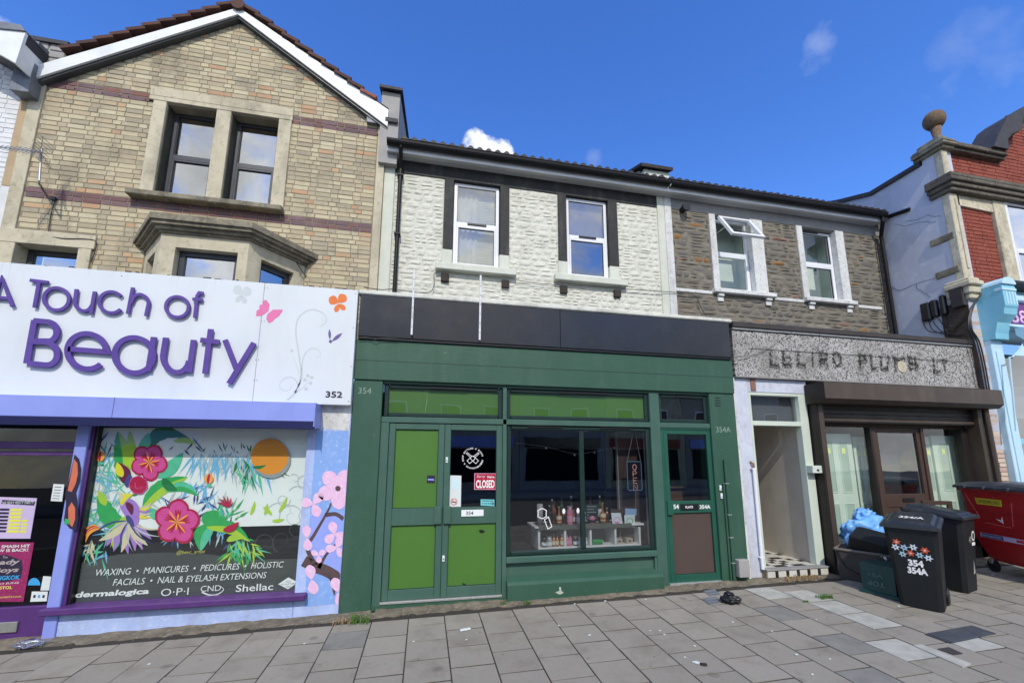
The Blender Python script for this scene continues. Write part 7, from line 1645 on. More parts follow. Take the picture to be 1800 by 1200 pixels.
# brick pier, blue console and pilaster
bpx = at(1735, 610, YP).x
b = MB(); b.box(HXP - .006, bpx, YP + .04, YP + .45, .1, zl_ - .3); wp = b.build('brick_pier', mat('sooty_brick', (84, 72, 62), (62, 54, 48), (104, 92, 78), scale=12, rough=.95, bump=.6), H)
pcs = brickwork(HXP + .004, bpx - .002, .2, zl_ - .4, YP + .03, [], pitch=.0757, seed=9)
lay('brick', pcs, [unit_brick(i) for i in range(3)], wp, {'a': m_pbr}, rest='brickwork')
bp1 = at(1765, 620, YP - .06).x
zfs = at(1750, 600, YP).z
bx('blue_pilaster', m_paqua, H, bpx + .002, bp1, YP - .06, YP + .3, .1, zfs, .01); bx('pilaster_panel', m_paqua, H, bpx + .07, bp1 - .06, YP - .075, YP - .061, .4, zfs - .2, .008)
zct = at(1735, 510, YP - .1).z; yc0 = -.44
prof = [(YP + .2, zfs + .0), (YP - .14, zfs), (YP - .15, zfs + .1), (YP - .2, zfs + .28), (YP - .3, zfs + .4), (yc0 + .02, zfs + .5), (yc0, zfs + .54), (yc0, zct - .02)]
prof += [(yc0 + .01, zct + .0), (yc0 + .02, zct + .02), (YP + .2, zct + .02)]
b = MB(); b.prism(prof, bpx - .01, bp1 + .03, 'x'); con = b.build('console', m_aqua, H)
b = MB(); n = 10; xm_ = (bpx + bp1) / 2 + .01; rw = (bp1 - bpx) / 2 + .03
b.prism([(xm_ + rw * math.cos(math.pi * i / n), zct + .021 + rw * .75 * math.sin(math.pi * i / n)) for i in range(n + 1)], yc0 - .02, YP + .2); b.build('console_hood', m_paqua, con)
for i in range(4): x = bpx + .05 + i * .07; bx('flute', m_paqua, con, x, x + .035, yc0 - .006, yc0, zfs + .56, zct - .12, .003)
bx('console_band', m_paqua, con, bpx - .02, bp1 + .04, yc0 - .012, yc0 + .1, zct - .1, zct - .05, .006)
# purple fascia with number
zs0, zs1 = at(1790, 572, -.25).z, at(1790, 533, -.25).z
sg8 = thing('shop_sign', 'purple shop fascia with raised number at the right edge', 'sign', (12, -.2, zs0)); bx('fascia_panel', mat('plum_sign', (112, 44, 124), (100, 38, 112), scale=2, rough=.4), sg8, bp1 + .005, 14, -.27, -.1, zs0, zs1, .004)
a, c = at(1768, 566, -.28), at(1800, 546, -.28); text('number', '358', m_pinkp, sg8, a.x, a.x + (c.x - a.x) * 1.08, a.z, c.z, -.28, .012, bold=.01)
bx('fascia_moulding', m_paqua, H, bp1 + .005, 14, -.33, -.1, zs1 + .002, zs1 + .12, .02); bx('fascia_cap', m_slate, H, bp1 + .005, 14, -.4, .3, zs1 + .3, zs1 + .36, .01); bx('fascia_back', m_paqua, H, bp1 + .004, 14, -.12, .2, zs0 - .2, zs1 + .3, .004)
bx('fascia_foot', m_paqua, H, bp1 + .005, 14, -.3, -.1, zs0 - .05, zs0 - .002, .01)
ls = thing('sign_light', 'pale blue trough light under the purple fascia at the right edge', 'light', (11, -.5, zs0 - .2)); b = MB(); b.prism([(-.5, zs0 - .1), (-.62, zs0 - .14), (-.62, zs0 - .3), (-.42, zs0 - .36), (-.3, zs0 - .2), (-.3, zs0 - .08)], bp1 + .1, bp1 + 1.5, 'x'); b.build('housing', m_paqua, ls)
bx('bracket', m_aqua, ls, bp1 + .8, bp1 + .9, -.7, -.3, zs0 - .2, zs0 - .06, .005)
q = MB(); sheet(q, bp1 + .01, 14, .9, zs0 - .2, .05); q.build('shop_window', g_shop, H); q = MB(); q.box(bp1, 14, .8, .85, .2, 4); q.build('shop_interior', m_dark, H); bx('stall_riser', m_aqua, H, bp1 + .01, 14, -.02, .2, .1, .9, .01)
bx('window_rail', m_aqua, H, bp1 + .01, 14, .02, .048, 2.1, 2.2, .004); bx('frosted_band', m_voile, H, bp1 + .01, 14, .3, .32, 2.6, 3.2, 0)
aw = thing('awning_arm', 'thin pale blue cranked rod hanging in front of the blue shop window', 'rod', tuple(at(1785, 770, -.3))); wire('arm', [at(1800, 600, -.35), at(1794, 612, -.35), at(1780, 627, -.3), at(1774, 628, -.3)], .012, m_paqua, aw, 1); b = MB(); b.tube([at(1774, 628, -.3), at(1786, 757, -.3)], .013, 6); b.build('rod', m_paqua, aw)
dp = thing('downpipe', 'dark pipe on the pinkish brick pier beside the pale blue pilaster', 'pipe', tuple(at(1765, 838, -.15))); xp = at(1744, 780, -.15).x; b = MB(); b.tube([(xp, -.15, .25), (xp, -.15, at(1738, 715, -.15).z)], .035, 8); b.build('pipe', m_brn, dp)
# junction boxes and cables on the side wall
def onside(x, y, d=0): p = ax(x, y, HXP - d); return p
for i, (a_, c_) in enumerate((((1619, 533), (1646, 566)), ((1636, 527), (1658, 560)), ((1652, 518), (1673, 556)))):
    p, q_ = onside(*a_), onside(*c_); t = thing('junction_box', ['black cable box on the pale side wall, leftmost of three', 'middle one of three black cable boxes on the pale side wall', 'black cable box nearest the brick pier, rightmost of three'][i], 'box', ((HXP - .1), (p.y + q_.y) / 2, q_.z)); b = MB(); b.box(HXP - .1, HXP - .002, min(p.y, q_.y) + .02, max(p.y, q_.y) - .02, q_.z + .05, p.z - .04, .02); b.build('body', m_black, t)
p, q_ = onside(1676, 510), onside(1697, 540); t = thing('meter_box', 'dark grey cabinet on the corner beside the sky blue console', 'box', (HXP, p.y, q_.z)); bx('body', m_dkg, t, HXP - .1, HXP - .002, min(p.y, q_.y) - .05, max(p.y, q_.y) + .02, q_.z + .02, p.z, .01)
t = thing('cable_bundle', 'tangle of black cables running from the boxes down the brick pier', 'cable', tuple(onside(1690, 590)))
m_bw2 = m_black
for P in ([(1640, 565), (1655, 582), (1680, 590), (1700, 586)], [(1632, 562), (1640, 580), (1665, 588), (1690, 592)], [(1650, 560), (1660, 575), (1668, 590)], [(1662, 555), (1672, 575), (1685, 572), (1700, 560)], [(1620, 560), (1630, 580), (1652, 584), (1680, 580)]):
    wire('cable', [onside(x, y, .04) for x, y in P], .007, m_bw2, t)
for dx in (0, 5, 9): wire('cable', [at(1762, 487, YP - .15), at(1740, 500, YP - .1), at(1722, 520, YP - .05), at(1706 + dx * .3, 545, YP - .02), at(1702 + dx * .5, 575, YP - .02), at(1712 + dx, 600, YP - .02), at(1722 + dx, 640, YP - .02), at(1730 + dx, 685, YP - .02)], .012, m_bw2, t)

# ------------------------------------------------------------------ bins and boxes
m_bin = mat('black_bin_plastic', (24, 27, 30), (19, 22, 25), scale=4, rough=.55, spec=.35, bump=.08, bscale=90, dirt=.25, dirtcol=(50, 50, 50), dscale=5, spots=[(30, .05, (90, 92, 92), .5)])
m_lidm = mat('bin_lid_plastic', (44, 48, 52), (36, 40, 44), scale=4, rough=.4, spec=.5, dirt=.35, dirtcol=(110, 110, 106), dscale=6)
def wheelie(loc, rz, w0, d0, w1, d1, h, label, group, lab):
    t = thing('wheelie_bin', label, 'bin', loc, rz, group)
    b = MB(); n = 4
    def ringz(w, d, z, c=.04):
        return [(-w / 2 + c, -d / 2, z), (w / 2 - c, -d / 2, z), (w / 2, -d / 2 + c, z), (w / 2, d / 2, z), (-w / 2, d / 2, z), (-w / 2, -d / 2 + c, z)]
    L_ = [ringz(w0, d0, 0), ringz(w0 + (w1 - w0) * .3, d0 + (d1 - d0) * .3, h * .3), ringz(w1, d1, h * .88), ringz(w1 + .015, d1 + .01, h * .885), ringz(w1 + .015, d1 + .01, h * .92)]
    for r_ in L_: b.v += r_
    for i in range(len(L_) - 1):
        for j in range(6): a = i * 6 + j; c = i * 6 + (j + 1) % 6; b.f.append((a, c, c + 6, a + 6))
    b.f.append(tuple(range(5, -1, -1))); b.f.append(tuple(range(len(b.v) - 6, len(b.v)))); b.mi = [0] * len(b.f); bd_ = b.build('body', m_bin, t, local=True)
    lw, ld = w1 + .05, d1 + .07; zf, zk = h * .925, h * .99
    b = MB(); k = []
    def lring(e, dz): return [(-lw / 2 + e, -ld / 2 + e, zf + dz), (lw / 2 - e, -ld / 2 + e, zf + dz), (lw / 2 - e, ld / 2 - e * .4, zk + dz), (-lw / 2 + e, ld / 2 - e * .4, zk + dz)]
    rs_ = [lring(0, -.035), lring(.0, -.005), lring(.025, .012), lring(.05, .016), lring(.075, .042), lring(.12, .05)]
    for r_ in rs_: b.v += r_
    for i in range(len(rs_) - 1):
        for j in range(4): a = i * 4 + j; c = i * 4 + (j + 1) % 4; b.f.append((a, c, c + 4, a + 4))
    b.f.append((3, 2, 1, 0)); b.f.append(tuple(range(len(b.v) - 4, len(b.v)))); b.mi = [0] * len(b.f); lid = b.build('lid', m_lidm, t, local=True)
    b = MB(); b.tube([(-w1 / 2 + .03, d1 / 2 + .06, h * .97), (w1 / 2 - .03, d1 / 2 + .06, h * .97)], .016, 8)
    for x in (-w1 / 2 + .05, w1 / 2 - .05): b.box(x - .02, x + .02, d1 / 2 - .02, d1 / 2 + .07, h * .93, h * .99, .004)
    b.build('handle', m_bin, t, local=True)
    for x in (-w0 / 2 - .02, w0 / 2 - .02):
        b = MB(); b.lathe([(.085, 0), (.1, .01), (.1, .04), (.085, .05)], n=16); b.v = [(x + v[2], d0 / 2 - .01 + v[0], .1 + v[1]) for v in b.v]; b.build('wheel', m_black, t, local=True)
    return t, bd_, lid
h1 = .99
t1, b1, l1 = wheelie((5.815, -1.245, gz(5.8, -1.25)), math.radians(-60.6), .37, .40, .47, .53, h1, 'black wheelie bin with a flower garland sticker and white house numbers', 'wheelie bins by the shutter', 0)
t2, b2, l2 = wheelie((6.86, -.86, gz(6.8, -.9)), math.radians(15), .36, .40, .47, .53, h1 + .02, 'black wheelie bin with a round crest sticker standing behind the flower bin', 'wheelie bins by the shutter', 0)
# stickers on the sloping front: y at height z
def fy(z, d0=.40, d1=.53, h=h1): 
    z0 = h * .3; y0 = -(d0 + (d1 - d0) * .3) / 2; y1 = -d1 / 2
    return (-d0 / 2 + (y0 + d0 / 2) * z / z0) if z < z0 else y0 + (y1 - y0) * (z - z0) / (h * .88 - z0)
def onfront(o, off=.003):
    for v in o.data.vertices: v.co.y += fy(v.co.z) - off
m_fr = mat('orange_flower', (214, 96, 66), (200, 84, 56), rough=.5); m_fw = mat('white_flower', (214, 220, 226), (200, 210, 218), rough=.5); m_fb = mat('blue_flower', (170, 200, 214), (160, 190, 206), rough=.5)
def star(x, z, r_, m, k=0):
    b = MB(); pts = []
    for i in range(12):
        a = math.pi * i / 6 + .3 + k; q = r_ if i % 2 == 0 else r_ * .5; pts.append((x + q * math.cos(a), -.0003 * k, z + q * math.sin(a)))
    b.quad(pts); o = b.build('flower_sticker', m, b1, local=True); onfront(o, .003 + .0004 * k)
    b = MB(); b.quad([(x + r_ * .22 * math.cos(i), 0, z + r_ * .22 * math.sin(i)) for i in (0, 1.05, 2.1, 3.14, 4.2, 5.2)]); o = b.build('flower_heart', m_bin if m is not m_fr else m_fw, b1, local=True); onfront(o, .0055 + .0004 * k)
for i, (x, z, r_, m) in enumerate(((-.13, .715, .042, m_fr), (-.145, .655, .042, m_fw), (-.07, .66, .042, m_fb), (-.09, .585, .04, m_fb), (-.02, .605, .042, m_fr), (.01, .675, .042, m_fw), (.055, .595, .04, m_fb), (.105, .655, .044, m_fr), (.125, .575, .042, m_fw))): star(x, z, r_, m, i)
for s_, z0, z1, x0, x1 in (('354', .46, .535, -.055, .075), ('354A', .375, .45, -.07, .10)):
    o = text('number', s_, m_wl, b1, x0, x1, z0, z1, 0, .001, bold=.05, local=True); onfront(o, .004)
o = text('lettering', '354/A', m_wl, l1, -.10, .12, .0, .12, 0, .001, bold=.03, local=True)
for v in o.data.vertices: v.co = Vector((v.co.x, -.1 + v.co.z * 1.0, h1 * .925 + .054 + (v.co.z + .15) * .1))
b = MB(); b.quad([(.11 + .05 * math.cos(i * .6), 0, .68 + .065 * math.sin(i * .6)) for i in range(11)]); o = b.build('crest_sticker', m_wl, b2, local=True); onfront(o)
b = MB(); b.quad([(.11 + .03 * math.cos(i * .6), 0, .68 + .045 * math.sin(i * .6)) for i in range(11)]); o = b.build('crest_mark', m_bin, b2, local=True); onfront(o, .005)
b = MB(); b.quad([(.06, 0, .56), (.16, 0, .56), (.16, 0, .60), (.06, 0, .60)]); o = b.build('label', m_wl, b2, local=True); onfront(o)
o = text('lettering', '40', m_render, b2, -.03, .05, .6, .68, 0, .001, local=True); onfront(o)
b = MB(); b.quad([(.06, 0, .2), (.12, 0, .22), (.08, 0, .38)]); o = b.build('torn_label', m_render, b2, local=True); onfront(o)
# red four-wheel bin
m_rbin = mat('red_bin_plastic', (172, 26, 34), (156, 24, 30), (136, 22, 28), scale=3, rough=.35, spec=.5, bump=.05, dirt=.3, dirtcol=(96, 20, 26), dscale=3); m_rlid = mat('dark_bin_lid', (62, 66, 74), (52, 56, 64), scale=4, rough=.4, spec=.5, dirt=.4, dirtcol=(120, 122, 124), dscale=4)
rz = math.radians(-110)
fm = Vector((8.0, -.84)); nrm = Vector((math.sin(rz), -math.cos(rz)))
cen = fm - nrm * .45
tr_ = thing('trade_waste_bin', 'large red trade waste bin with a dark lid at the right edge', 'bin', (cen.x, cen.y, gz(cen.x, cen.y)), rz)
b = MB(); wt_, wb_, dt_, db_ = 1.28, 1.02, .92, .66
def rr4(w, d, z, c=.06): return [(-w / 2 + c, -d / 2, z), (w / 2 - c, -d / 2, z), (w / 2, -d / 2 + c, z), (w / 2, d / 2 - c, z), (w / 2 - c, d / 2, z), (-w / 2 + c, d / 2, z), (-w / 2, d / 2 - c, z), (-w / 2, -d / 2 + c, z)]
L_ = [rr4(wb_ - .1, db_ - .1, .17), rr4(wb_, db_, .24), rr4(wb_ + .12, db_ + .14, .5), rr4(wt_ - .06, dt_ - .05, 1.05), rr4(wt_ - .03, dt_ - .02, 1.16), rr4(wt_ + .03, dt_ + .04, 1.17), rr4(wt_ + .03, dt_ + .04, 1.21)]
for r_ in L_: b.v += r_
for i in range(len(L_) - 1):
    for j in range(8): a = i * 8 + j; c = i * 8 + (j + 1) % 8; b.f.append((a, c, c + 8, a + 8))
b.f.append(tuple(range(7, -1, -1))); b.f.append(tuple(range(len(b.v) - 8, len(b.v)))); b.mi = [0] * len(b.f); rb_ = b.build('body', m_rbin, tr_, local=True)
b = MB(); L_ = [rr4(wt_ + .1, dt_ + .1, 1.205), rr4(wt_ + .1, dt_ + .1, 1.235), rr4(wt_ + .04, dt_ + .02, 1.27), rr4(wt_ - .2, dt_ - .2, 1.30)]
for r_ in L_: b.v += r_
for i in range(3):
    for j in range(8): a = i * 8 + j; c = i * 8 + (j + 1) % 8; b.f.append((a, c, c + 8, a + 8))
b.f.append(tuple(range(7, -1, -1))); b.f.append(tuple(range(24, 32))); b.mi = [0] * len(b.f); rl_ = b.build('lid', m_rlid, tr_, local=True)
for x in (-.45, -.15, .2, .5): q = MB(); q.box(x - .05, x + .05, -dt_ / 2 - .075, -dt_ / 2 + .02, 1.20, 1.25, .01); q.build('lid_grip', m_rlid, rl_, local=True)
for x in (-.45, .45):
    for y in (-.28, .28):
        q = MB(); q.lathe([(.06, 0), (.09, .012), (.09, .04), (.06, .052)], n=14); q.v = [(x + v[0], y + v[2] - .025, .09 + v[1]) for v in q.v]; w = q.build('wheel', m_black, tr_, local=True); q = MB(); q.box(x - .03, x + .03, y - .035, y + .035, .12, .2, .005); q.build('fork', m_steel, w, local=True)
def ry(z): return -((db_ + .14) + (dt_ - .05 - db_ - .14) * (z - .5) / .55) / 2
def rquad(name, m, x0, x1, z0, z1, off=.004, sk=0):
    q = MB(); q.quad([(x0, ry(z0) - off, z0), (x1, ry(z0) - off, z0), (x1 - sk, ry(z1) - off, z1), (x0 + sk, ry(z1) - off, z1)]); return q.build(name, m, rb_, local=True)
rquad('yellow_label', mat('yellow_label', (206, 186, 44), (190, 170, 40), scale=9, rough=.5), -.36, .02, .98, 1.07, sk=-.01); o = text('lettering', 'CARDBOARD ONLY', m_gold if False else m_brownp, rb_, -.34, 0, 1.0, 1.05, 0, .001, local=True)
for v in o.data.vertices: v.co.y += ry(v.co.z) - .007
rquad('banner_sticker', m_flyl, -.42, .32, .50, .565); rquad('banner_blue', mat('banner_blue', (52, 60, 130), (46, 54, 120), rough=.5), -.40, -.08, .505, .56, .006); rquad('banner_red', m_rd, .1, .26, .515, .55, .006)
o = text('lettering', 'RECYCLING & WASTE', m_wl, rb_, -.38, -.1, .52, .545, 0, .001, local=True)
for v in o.data.vertices: v.co.y += ry(v.co.z) - .008
for P in (((-.52, 1.12), (-.36, .78)), ((.16, 1.05), (.1, .72)), ((-.3, .72), (.08, .70))):
    q = MB(); (x0, z0), (x1, z1) = P; q.tube([(x0, ry(z0) - .002, z0), (x1, ry(z1) - .002, z1)], .006, 5); q.build('scratch', mat('scuffed_red', (206, 96, 90), (190, 84, 80), rough=.6), rb_, local=True)
for x0, x1, z0, z1 in ((-.55, .55, .88, .89), (-.5, .5, .62, .632)): q = MB(); q.box(x0, x1, ry(z0) - .008, ry(z0) + .01, z0, z1, .002); q.build('body_rib', m_rbin, rb_, local=True)
q = MB(); q.quad([(-.12, ry(.8) - .004, .8), (-.02, ry(.74) - .004, .74), (-.02, ry(.84) - .004, .84), (-.05, ry(.78) - .004, .785)]); q.build('torn_label', m_wl, rb_, local=True); q = MB(); q.quad([(-.2, ry(1.16) - .004, 1.16), (-.08, ry(1.1) - .004, 1.1), (-.05, ry(1.15) - .004, 1.15), (-.09, ry(1.13) - .004, 1.13)]); q.build('torn_label', m_wl, rb_, local=True)
# lattice crate between bins
t = thing('wooden_trellis', 'small brown lattice screen behind the black bins beside the red bin', 'trellis', (7.75, -.25, gz(7.7, -.2)), math.radians(-20))
b = MB(); w_ = .4; hz_ = 1.0; b.box(-w_ / 2, -w_ / 2 + .06, -.02, .02, 0, hz_, .004); b.box(w_ / 2 - .06, w_ / 2, -.02, .02, 0, hz_, .004); b.box(-w_ / 2 + .06, w_ / 2 - .06, -.02, .02, hz_ - .06, hz_, .004); b.build('frame', m_bw, t, local=True)
for k in range(-3, 9):
    for s_ in (1, -1):
        z0 = k * .12; x0, x1 = -w_ / 2 + .05, w_ / 2 - .05; za, zb_ = (z0, z0 + .3) if s_ > 0 else (z0 + .3, z0)
        if min(za, zb_) < 0 or max(za, zb_) > hz_ - .04: continue
        q = MB(); q.tube([(x0, .004 * s_, za), (x1, .004 * s_, zb_)], .009, 4); q.build('slat', m_dbr, t, local=True)
# box, bag and crate
m_crate = mat('green_crate', (34, 70, 66), (28, 60, 58), scale=5, rough=.5, spec=.4, dirt=.3, dirtcol=(70, 96, 90), dscale=5)
def crate(name, loc, rz, w, d, h, m, label, cat, taper=.9, tilt_=(0, 0), up=False):
    t = thing(name, label, cat, loc, rz); b = MB(); a = taper if not up else 1; c = 1 if not up else taper
    wo = lambda s, z: [(-w / 2 * s, -d / 2 * s, z), (w / 2 * s, -d / 2 * s, z), (w / 2 * s, d / 2 * s, z), (-w / 2 * s, d / 2 * s, z)]
    rings = [wo(a, 0), wo(c, h), wo(c * .93, h), wo(a * .93, .02)] if not up else [wo(a, 0), wo(a * 1.0, .03), wo(c * .97, .04), wo(c * .98, h), wo(c * .85, h + .004)]
    for r_ in rings: b.v += r_
    for i in range(len(rings) - 1):
        for j in range(4): p = i * 4 + j; q = i * 4 + (j + 1) % 4; b.f.append((p, q, q + 4, p + 4))
    b.f.append((3, 2, 1, 0)); b.f.append(tuple(range(len(b.v) - 4, len(b.v)))); b.mi = [0] * len(b.f); o = b.build('body', m, t, local=True)
    t.rotation_euler = (tilt_[0], tilt_[1], rz); return t, o
m_tx = mat('faint_marker', (96, 122, 116), (66, 96, 90), scale=30, rough=.7, soft=1)
tg, og = crate('recycling_box', (5.80, -.86, gz(5.8, -.9)), math.radians(-76), .40, .42, .36, m_crate, 'dark green recycling box upside down left of the flower bin', 'box', .9, up=True)
o = text('lettering', 'TOP', m_tx, og, -.10, .08, .11, .165, -.2085, .001, bold=.02, rot=math.pi, local=True); o2 = text('lettering', 'VS1', m_tx, og, -.08, .07, .22, .255, -.206, .001, rot=math.pi, local=True)
m_bagd = mat('brown_grey_sack', (72, 66, 64), (58, 54, 52), scale=5, rough=.7, bump=.3, bscale=12); m_sackt = mat('sack_rim', (120, 112, 106), (104, 98, 92), scale=6, rough=.7, bump=.2)
def blobmesh(name, c, r, seed, m, parent, sub=4, amp=.18, fs_=2.2, flat=True, spikes=0, **k):
    bm = bmesh.new(); bmesh.ops.create_icosphere(bm, subdivisions=sub, radius=1)
    from mathutils import noise
    for v in bm.verts:
        p = v.co * fs_ + Vector((seed * 7.1, seed * 3.3, 0)); n = noise.noise(p) + .5 * noise.noise(p * 2.3) + .35 * abs(noise.noise(p * 4.7)) + .2 * abs(noise.noise(p * 9.7))
        v.co = v.co * (1 + amp * n); v.co = Vector((v.co.x * r[0], v.co.y * r[1], v.co.z * r[2]))
        if flat and v.co.z < -r[2] * .7: v.co.z = -r[2] * .7
    me = bpy.data.meshes.new(name); bm.to_mesh(me); bm.free(); me.materials.append(m); me.polygons.foreach_set('use_smooth', [True] * len(me.polygons)); o = link(name, me, None, parent, local=True, **k); me.transform(Matrix.Translation(Vector(c))); return o
tb = thing('recycling_sack', 'low dark grey fabric sack with a pale rim under the tipped black box', 'sack', (6.1, -.40, gz(6.1, -.4)), math.radians(-62))
b = MB(); rings = []
for s_, z, q in ((.92, 0, .05), (1.0, .12, .05), (.98, .3, .04), (1.02, .40, .04)):
    rings.append([(x * .30 * s_, y * .20 * s_, z) for x, y in ((-1 + q, -1), (1 - q, -1), (1, -1 + q * 2), (1, 1 - q * 2), (1 - q, 1), (-1 + q, 1), (-1, 1 - q * 2), (-1, -1 + q * 2))])
for r_ in rings: b.v += r_
for i in range(3):
    for j in range(8): p = i * 8 + j; q = i * 8 + (j + 1) % 8; b.f.append((p, q, q + 8, p + 8))
b.f.append(tuple(range(7, -1, -1))); b.f.append(tuple(range(24, 32))); b.mi = [0] * len(b.f); b.build('body', m_bagd, tb, local=True)
b = MB(); b.tube([Vector(v) for v in rings[3]] + [Vector(rings[3][0])], .018, 6); b.build('rim', m_sackt, tb, local=True); b = MB(); b.tube([(-.28, -.205, .38), (-.2, -.215, .18), (-.05, -.215, .1)], .008, 5); b.tube([(.28, -.205, .38), (.2, -.215, .2), (.05, -.215, .1)], .008, 5); b.build('strap', m_black, tb, local=True)
tk = thing('recycling_box', 'black plastic box tipped on its side on top of the grey sack', 'box', (6.12, -.50, gz(6.1, -.5) + .47), math.radians(-70))
tk.rotation_euler = (math.radians(24), math.radians(10), math.radians(-70))
b = MB(); w_, d_, h_ = .50, .34, .26
wo = lambda s, z, q=.04: [(x * w_ / 2 * s, y * d_ / 2 * s, z) for x, y in ((-1 + q * 3, -1), (1 - q * 3, -1), (1, -1 + q * 4), (1, 1 - q * 4), (1 - q * 3, 1), (-1 + q * 3, 1), (-1, 1 - q * 4), (-1, -1 + q * 4))]
rg = [wo(1.06, -.10), wo(1.06, -.06), wo(1.0, -.055), wo(.86, .16), wo(.76, .18)]
for r_ in rg: b.v += r_
for i in range(4):
    for j in range(8): p = i * 8 + j; q = i * 8 + (j + 1) % 8; b.f.append((p, q, q + 8, p + 8))
b.f.append(tuple(range(7, -1, -1))); b.f.append(tuple(range(32, 40))); b.mi = [0] * len(b.f); bk = b.build('body', m_bin, tk, local=True)
for i in range(3): q = MB(); q.quad([(.08 + i * .045, -.1765 + .0, -.05), (.11 + i * .045, -.1765, -.05), (.105 + i * .045, -.168, .02), (.075 + i * .045, -.168, .02)]); q.build('white_mark', m_wl, bk, local=True)
m_bag = mat('blue_plastic_bag', (132, 188, 240), (98, 162, 232), scale=5, rough=.28, spec=.6, bump=.8, bscale=16)
a = at(1520, 936, -.20); tbl = thing('plastic_bag', 'crumpled blue plastic bag behind the tipped black box', 'bag', (a.x, -.20, a.z - .10))
blobmesh('bag', (0.02, 0, .08), (.32, .20, .26), 3, m_bag, tbl, sub=5, amp=.30, fs_=1.9, flat=False); blobmesh('bag_peak', (.03, 0, .30), (.14, .09, .13), 5, m_bag, tbl, sub=4, amp=.5, fs_=2.2, flat=False); blobmesh('bag_tail', (-.2, 0, .13), (.05, .05, .09), 8, m_bag, tbl, sub=3, amp=.6, flat=False)
sp_ = thing('support_box', 'dark box holding up the blue bag behind the grey sack', 'box', (6.45, -.16, gz(6.4, -.1))); q = MB(); q.box(-.28, .25, -.15, .12, 0, .42, .01); q.build('body', m_dkg, sp_, local=True)
# covers in the pavement
m_iron = mat('cast_iron', (76, 80, 88), (64, 68, 76), scale=10, rough=.6, metal=.3, bump=.4, bscale=60, dirt=.4, dirtcol=(100, 98, 92), dscale=6)
def cover(corn_, label, ribs=0, m=m_iron, h=.004, name='drain_cover', cat='cover'):
    P = [gp(x, y) for x, y in corn_]; c = sum(P, Vector()) / 4; t = thing(name, label, cat, tuple(c)); b = MB(); n = 4
    b.v = [(p.x, p.y, gz(p.x, p.y) - .02) for p in P] + [(p.x, p.y, gz(p.x, p.y) + h) for p in P]; b.f = [(3, 2, 1, 0), (4, 5, 6, 7)] + [(i, (i + 1) % 4, 4 + (i + 1) % 4, 4 + i) for i in range(4)]; b.mi = [0] * 6; b.build('plate', m, t)
    for i in range(ribs):
        u = (i + .5) / ribs; a, d = P[0].lerp(P[3], u), P[1].lerp(P[2], u); q = MB(); a, d = a.lerp(d, .05), a.lerp(d, .95); q.tube([(a.x, a.y, gz(a.x, a.y) + h + .001), (d.x, d.y, gz(d.x, d.y) + h + .001)], .006, 5); q.build('rib', m, t)
cover([(1626, 1114), (1708, 1099), (1751, 1113), (1670, 1130)], 'ribbed dark iron drain cover in the paving at the lower right', 9)
cover([(1648, 1140), (1668, 1137), (1692, 1148), (1676, 1150)], 'small dark cover just below the ribbed iron drain cover', 0, m_dkg)
cover([(1606, 1134), (1620, 1132), (1707, 1166), (1692, 1172)], 'long narrow pale stone strip beside the small dark cover', 0, m_slab_pale, .004, 'paving_strip', 'paving')
cover([(1236, 1038), (1256, 1035), (1266, 1044), (1247, 1047)], 'small grey metal cover in front of the flats door', 2, m_lead)
cover([(1234, 1052), (1258, 1048), (1268, 1058), (1246, 1062)], 'grey stop tap cover beside the black crumpled cloth', 2, m_lead)
# litter
tl = thing('crumpled_cloth', 'black crumpled cloth lying on the pavement before the flats door', 'cloth', tuple(gp(1285, 1058)))
blobmesh('cloth', (0, 0, .035), (.105, .085, .045), 2, m_black, tl, sub=4, amp=.45); blobmesh('fold', (-.01, .02, .08), (.05, .045, .035), 6, m_black, tl, sub=3, amp=.6)
def scrap(p, r_, m, label, name='litter', rz=0.0, w=2.2, h=.004):
    a = gp(*p); t = thing(name, label, 'litter', tuple(a), rz); b = MB(); rr = random.Random(int(p[0])); n = 7
    pts = [(r_ * w * math.cos(i * 2 * math.pi / n) * rr.uniform(.7, 1), r_ * math.sin(i * 2 * math.pi / n) * rr.uniform(.7, 1)) for i in range(n)]
    b.prism(pts, .002, .002 + h, 'z'); b.build('scrap', m, t, local=True)
a = gp(818, 1107); t = thing('paper_packet', 'small white folded packet lying on the pavement before the double doors', 'litter', tuple(a), .25); q = MB(); q.box(-.055, .055, -.014, .014, .0, .016, .003); q.build('packet', m_paper, t, local=True)
a = gp(1228, 1166); t = thing('feather_scrap', 'scrap of white and dark feather on the paving at the lower middle', 'litter', tuple(a), -.7); q = MB(); q.prism([(-.05, 0), (-.02, .018), (.05, .01), (.04, -.012), (-.02, -.01)], .002, .012, 'z'); q.build('white_part', m_paper, t, local=True); q = MB(); q.prism([(.01, -.012), (.06, .0), (.07, -.016), (.03, -.024)], .003, .02, 'z'); q.build('dark_part', m_vent, t, local=True)
spots_ = [(1135, 1053), (1143, 1108), (1160, 1108), (1168, 1115), (1221, 1135), (1204, 1155), (1357, 1109), (1340, 1038), (1288, 1093), (1746, 1010), (1435, 1089), (1459, 1158), (1428, 1185), (262, 1167), (535, 1131), (727, 1127), (820, 1124), (982, 1099), (1010, 1061), (1064, 1056), (1580, 1065), (1400, 1150), (1036, 1116)]
b = MB()
for p in spots_:
    a = gp(*p); r_ = R.uniform(.006, .012); n = len(b.v); pts = [(a.x + r_ * math.cos(i * 1.256) * 1.5, a.y + r_ * math.sin(i * 1.256)) for i in range(5)]
    z = gz(a.x, a.y); b.prism(pts, z + .001, z + .006, 'z')
b.build('litter_specks', m_paper, kind='stuff'); tag(bpy.data.objects['litter_specks'], 'tiny white specks of litter scattered over the pavement', 'litter')
m_clear = glassmat('clear_plastic', (230, 236, 240), refl=3.5, base=.12, wave=.9, rough=.1)
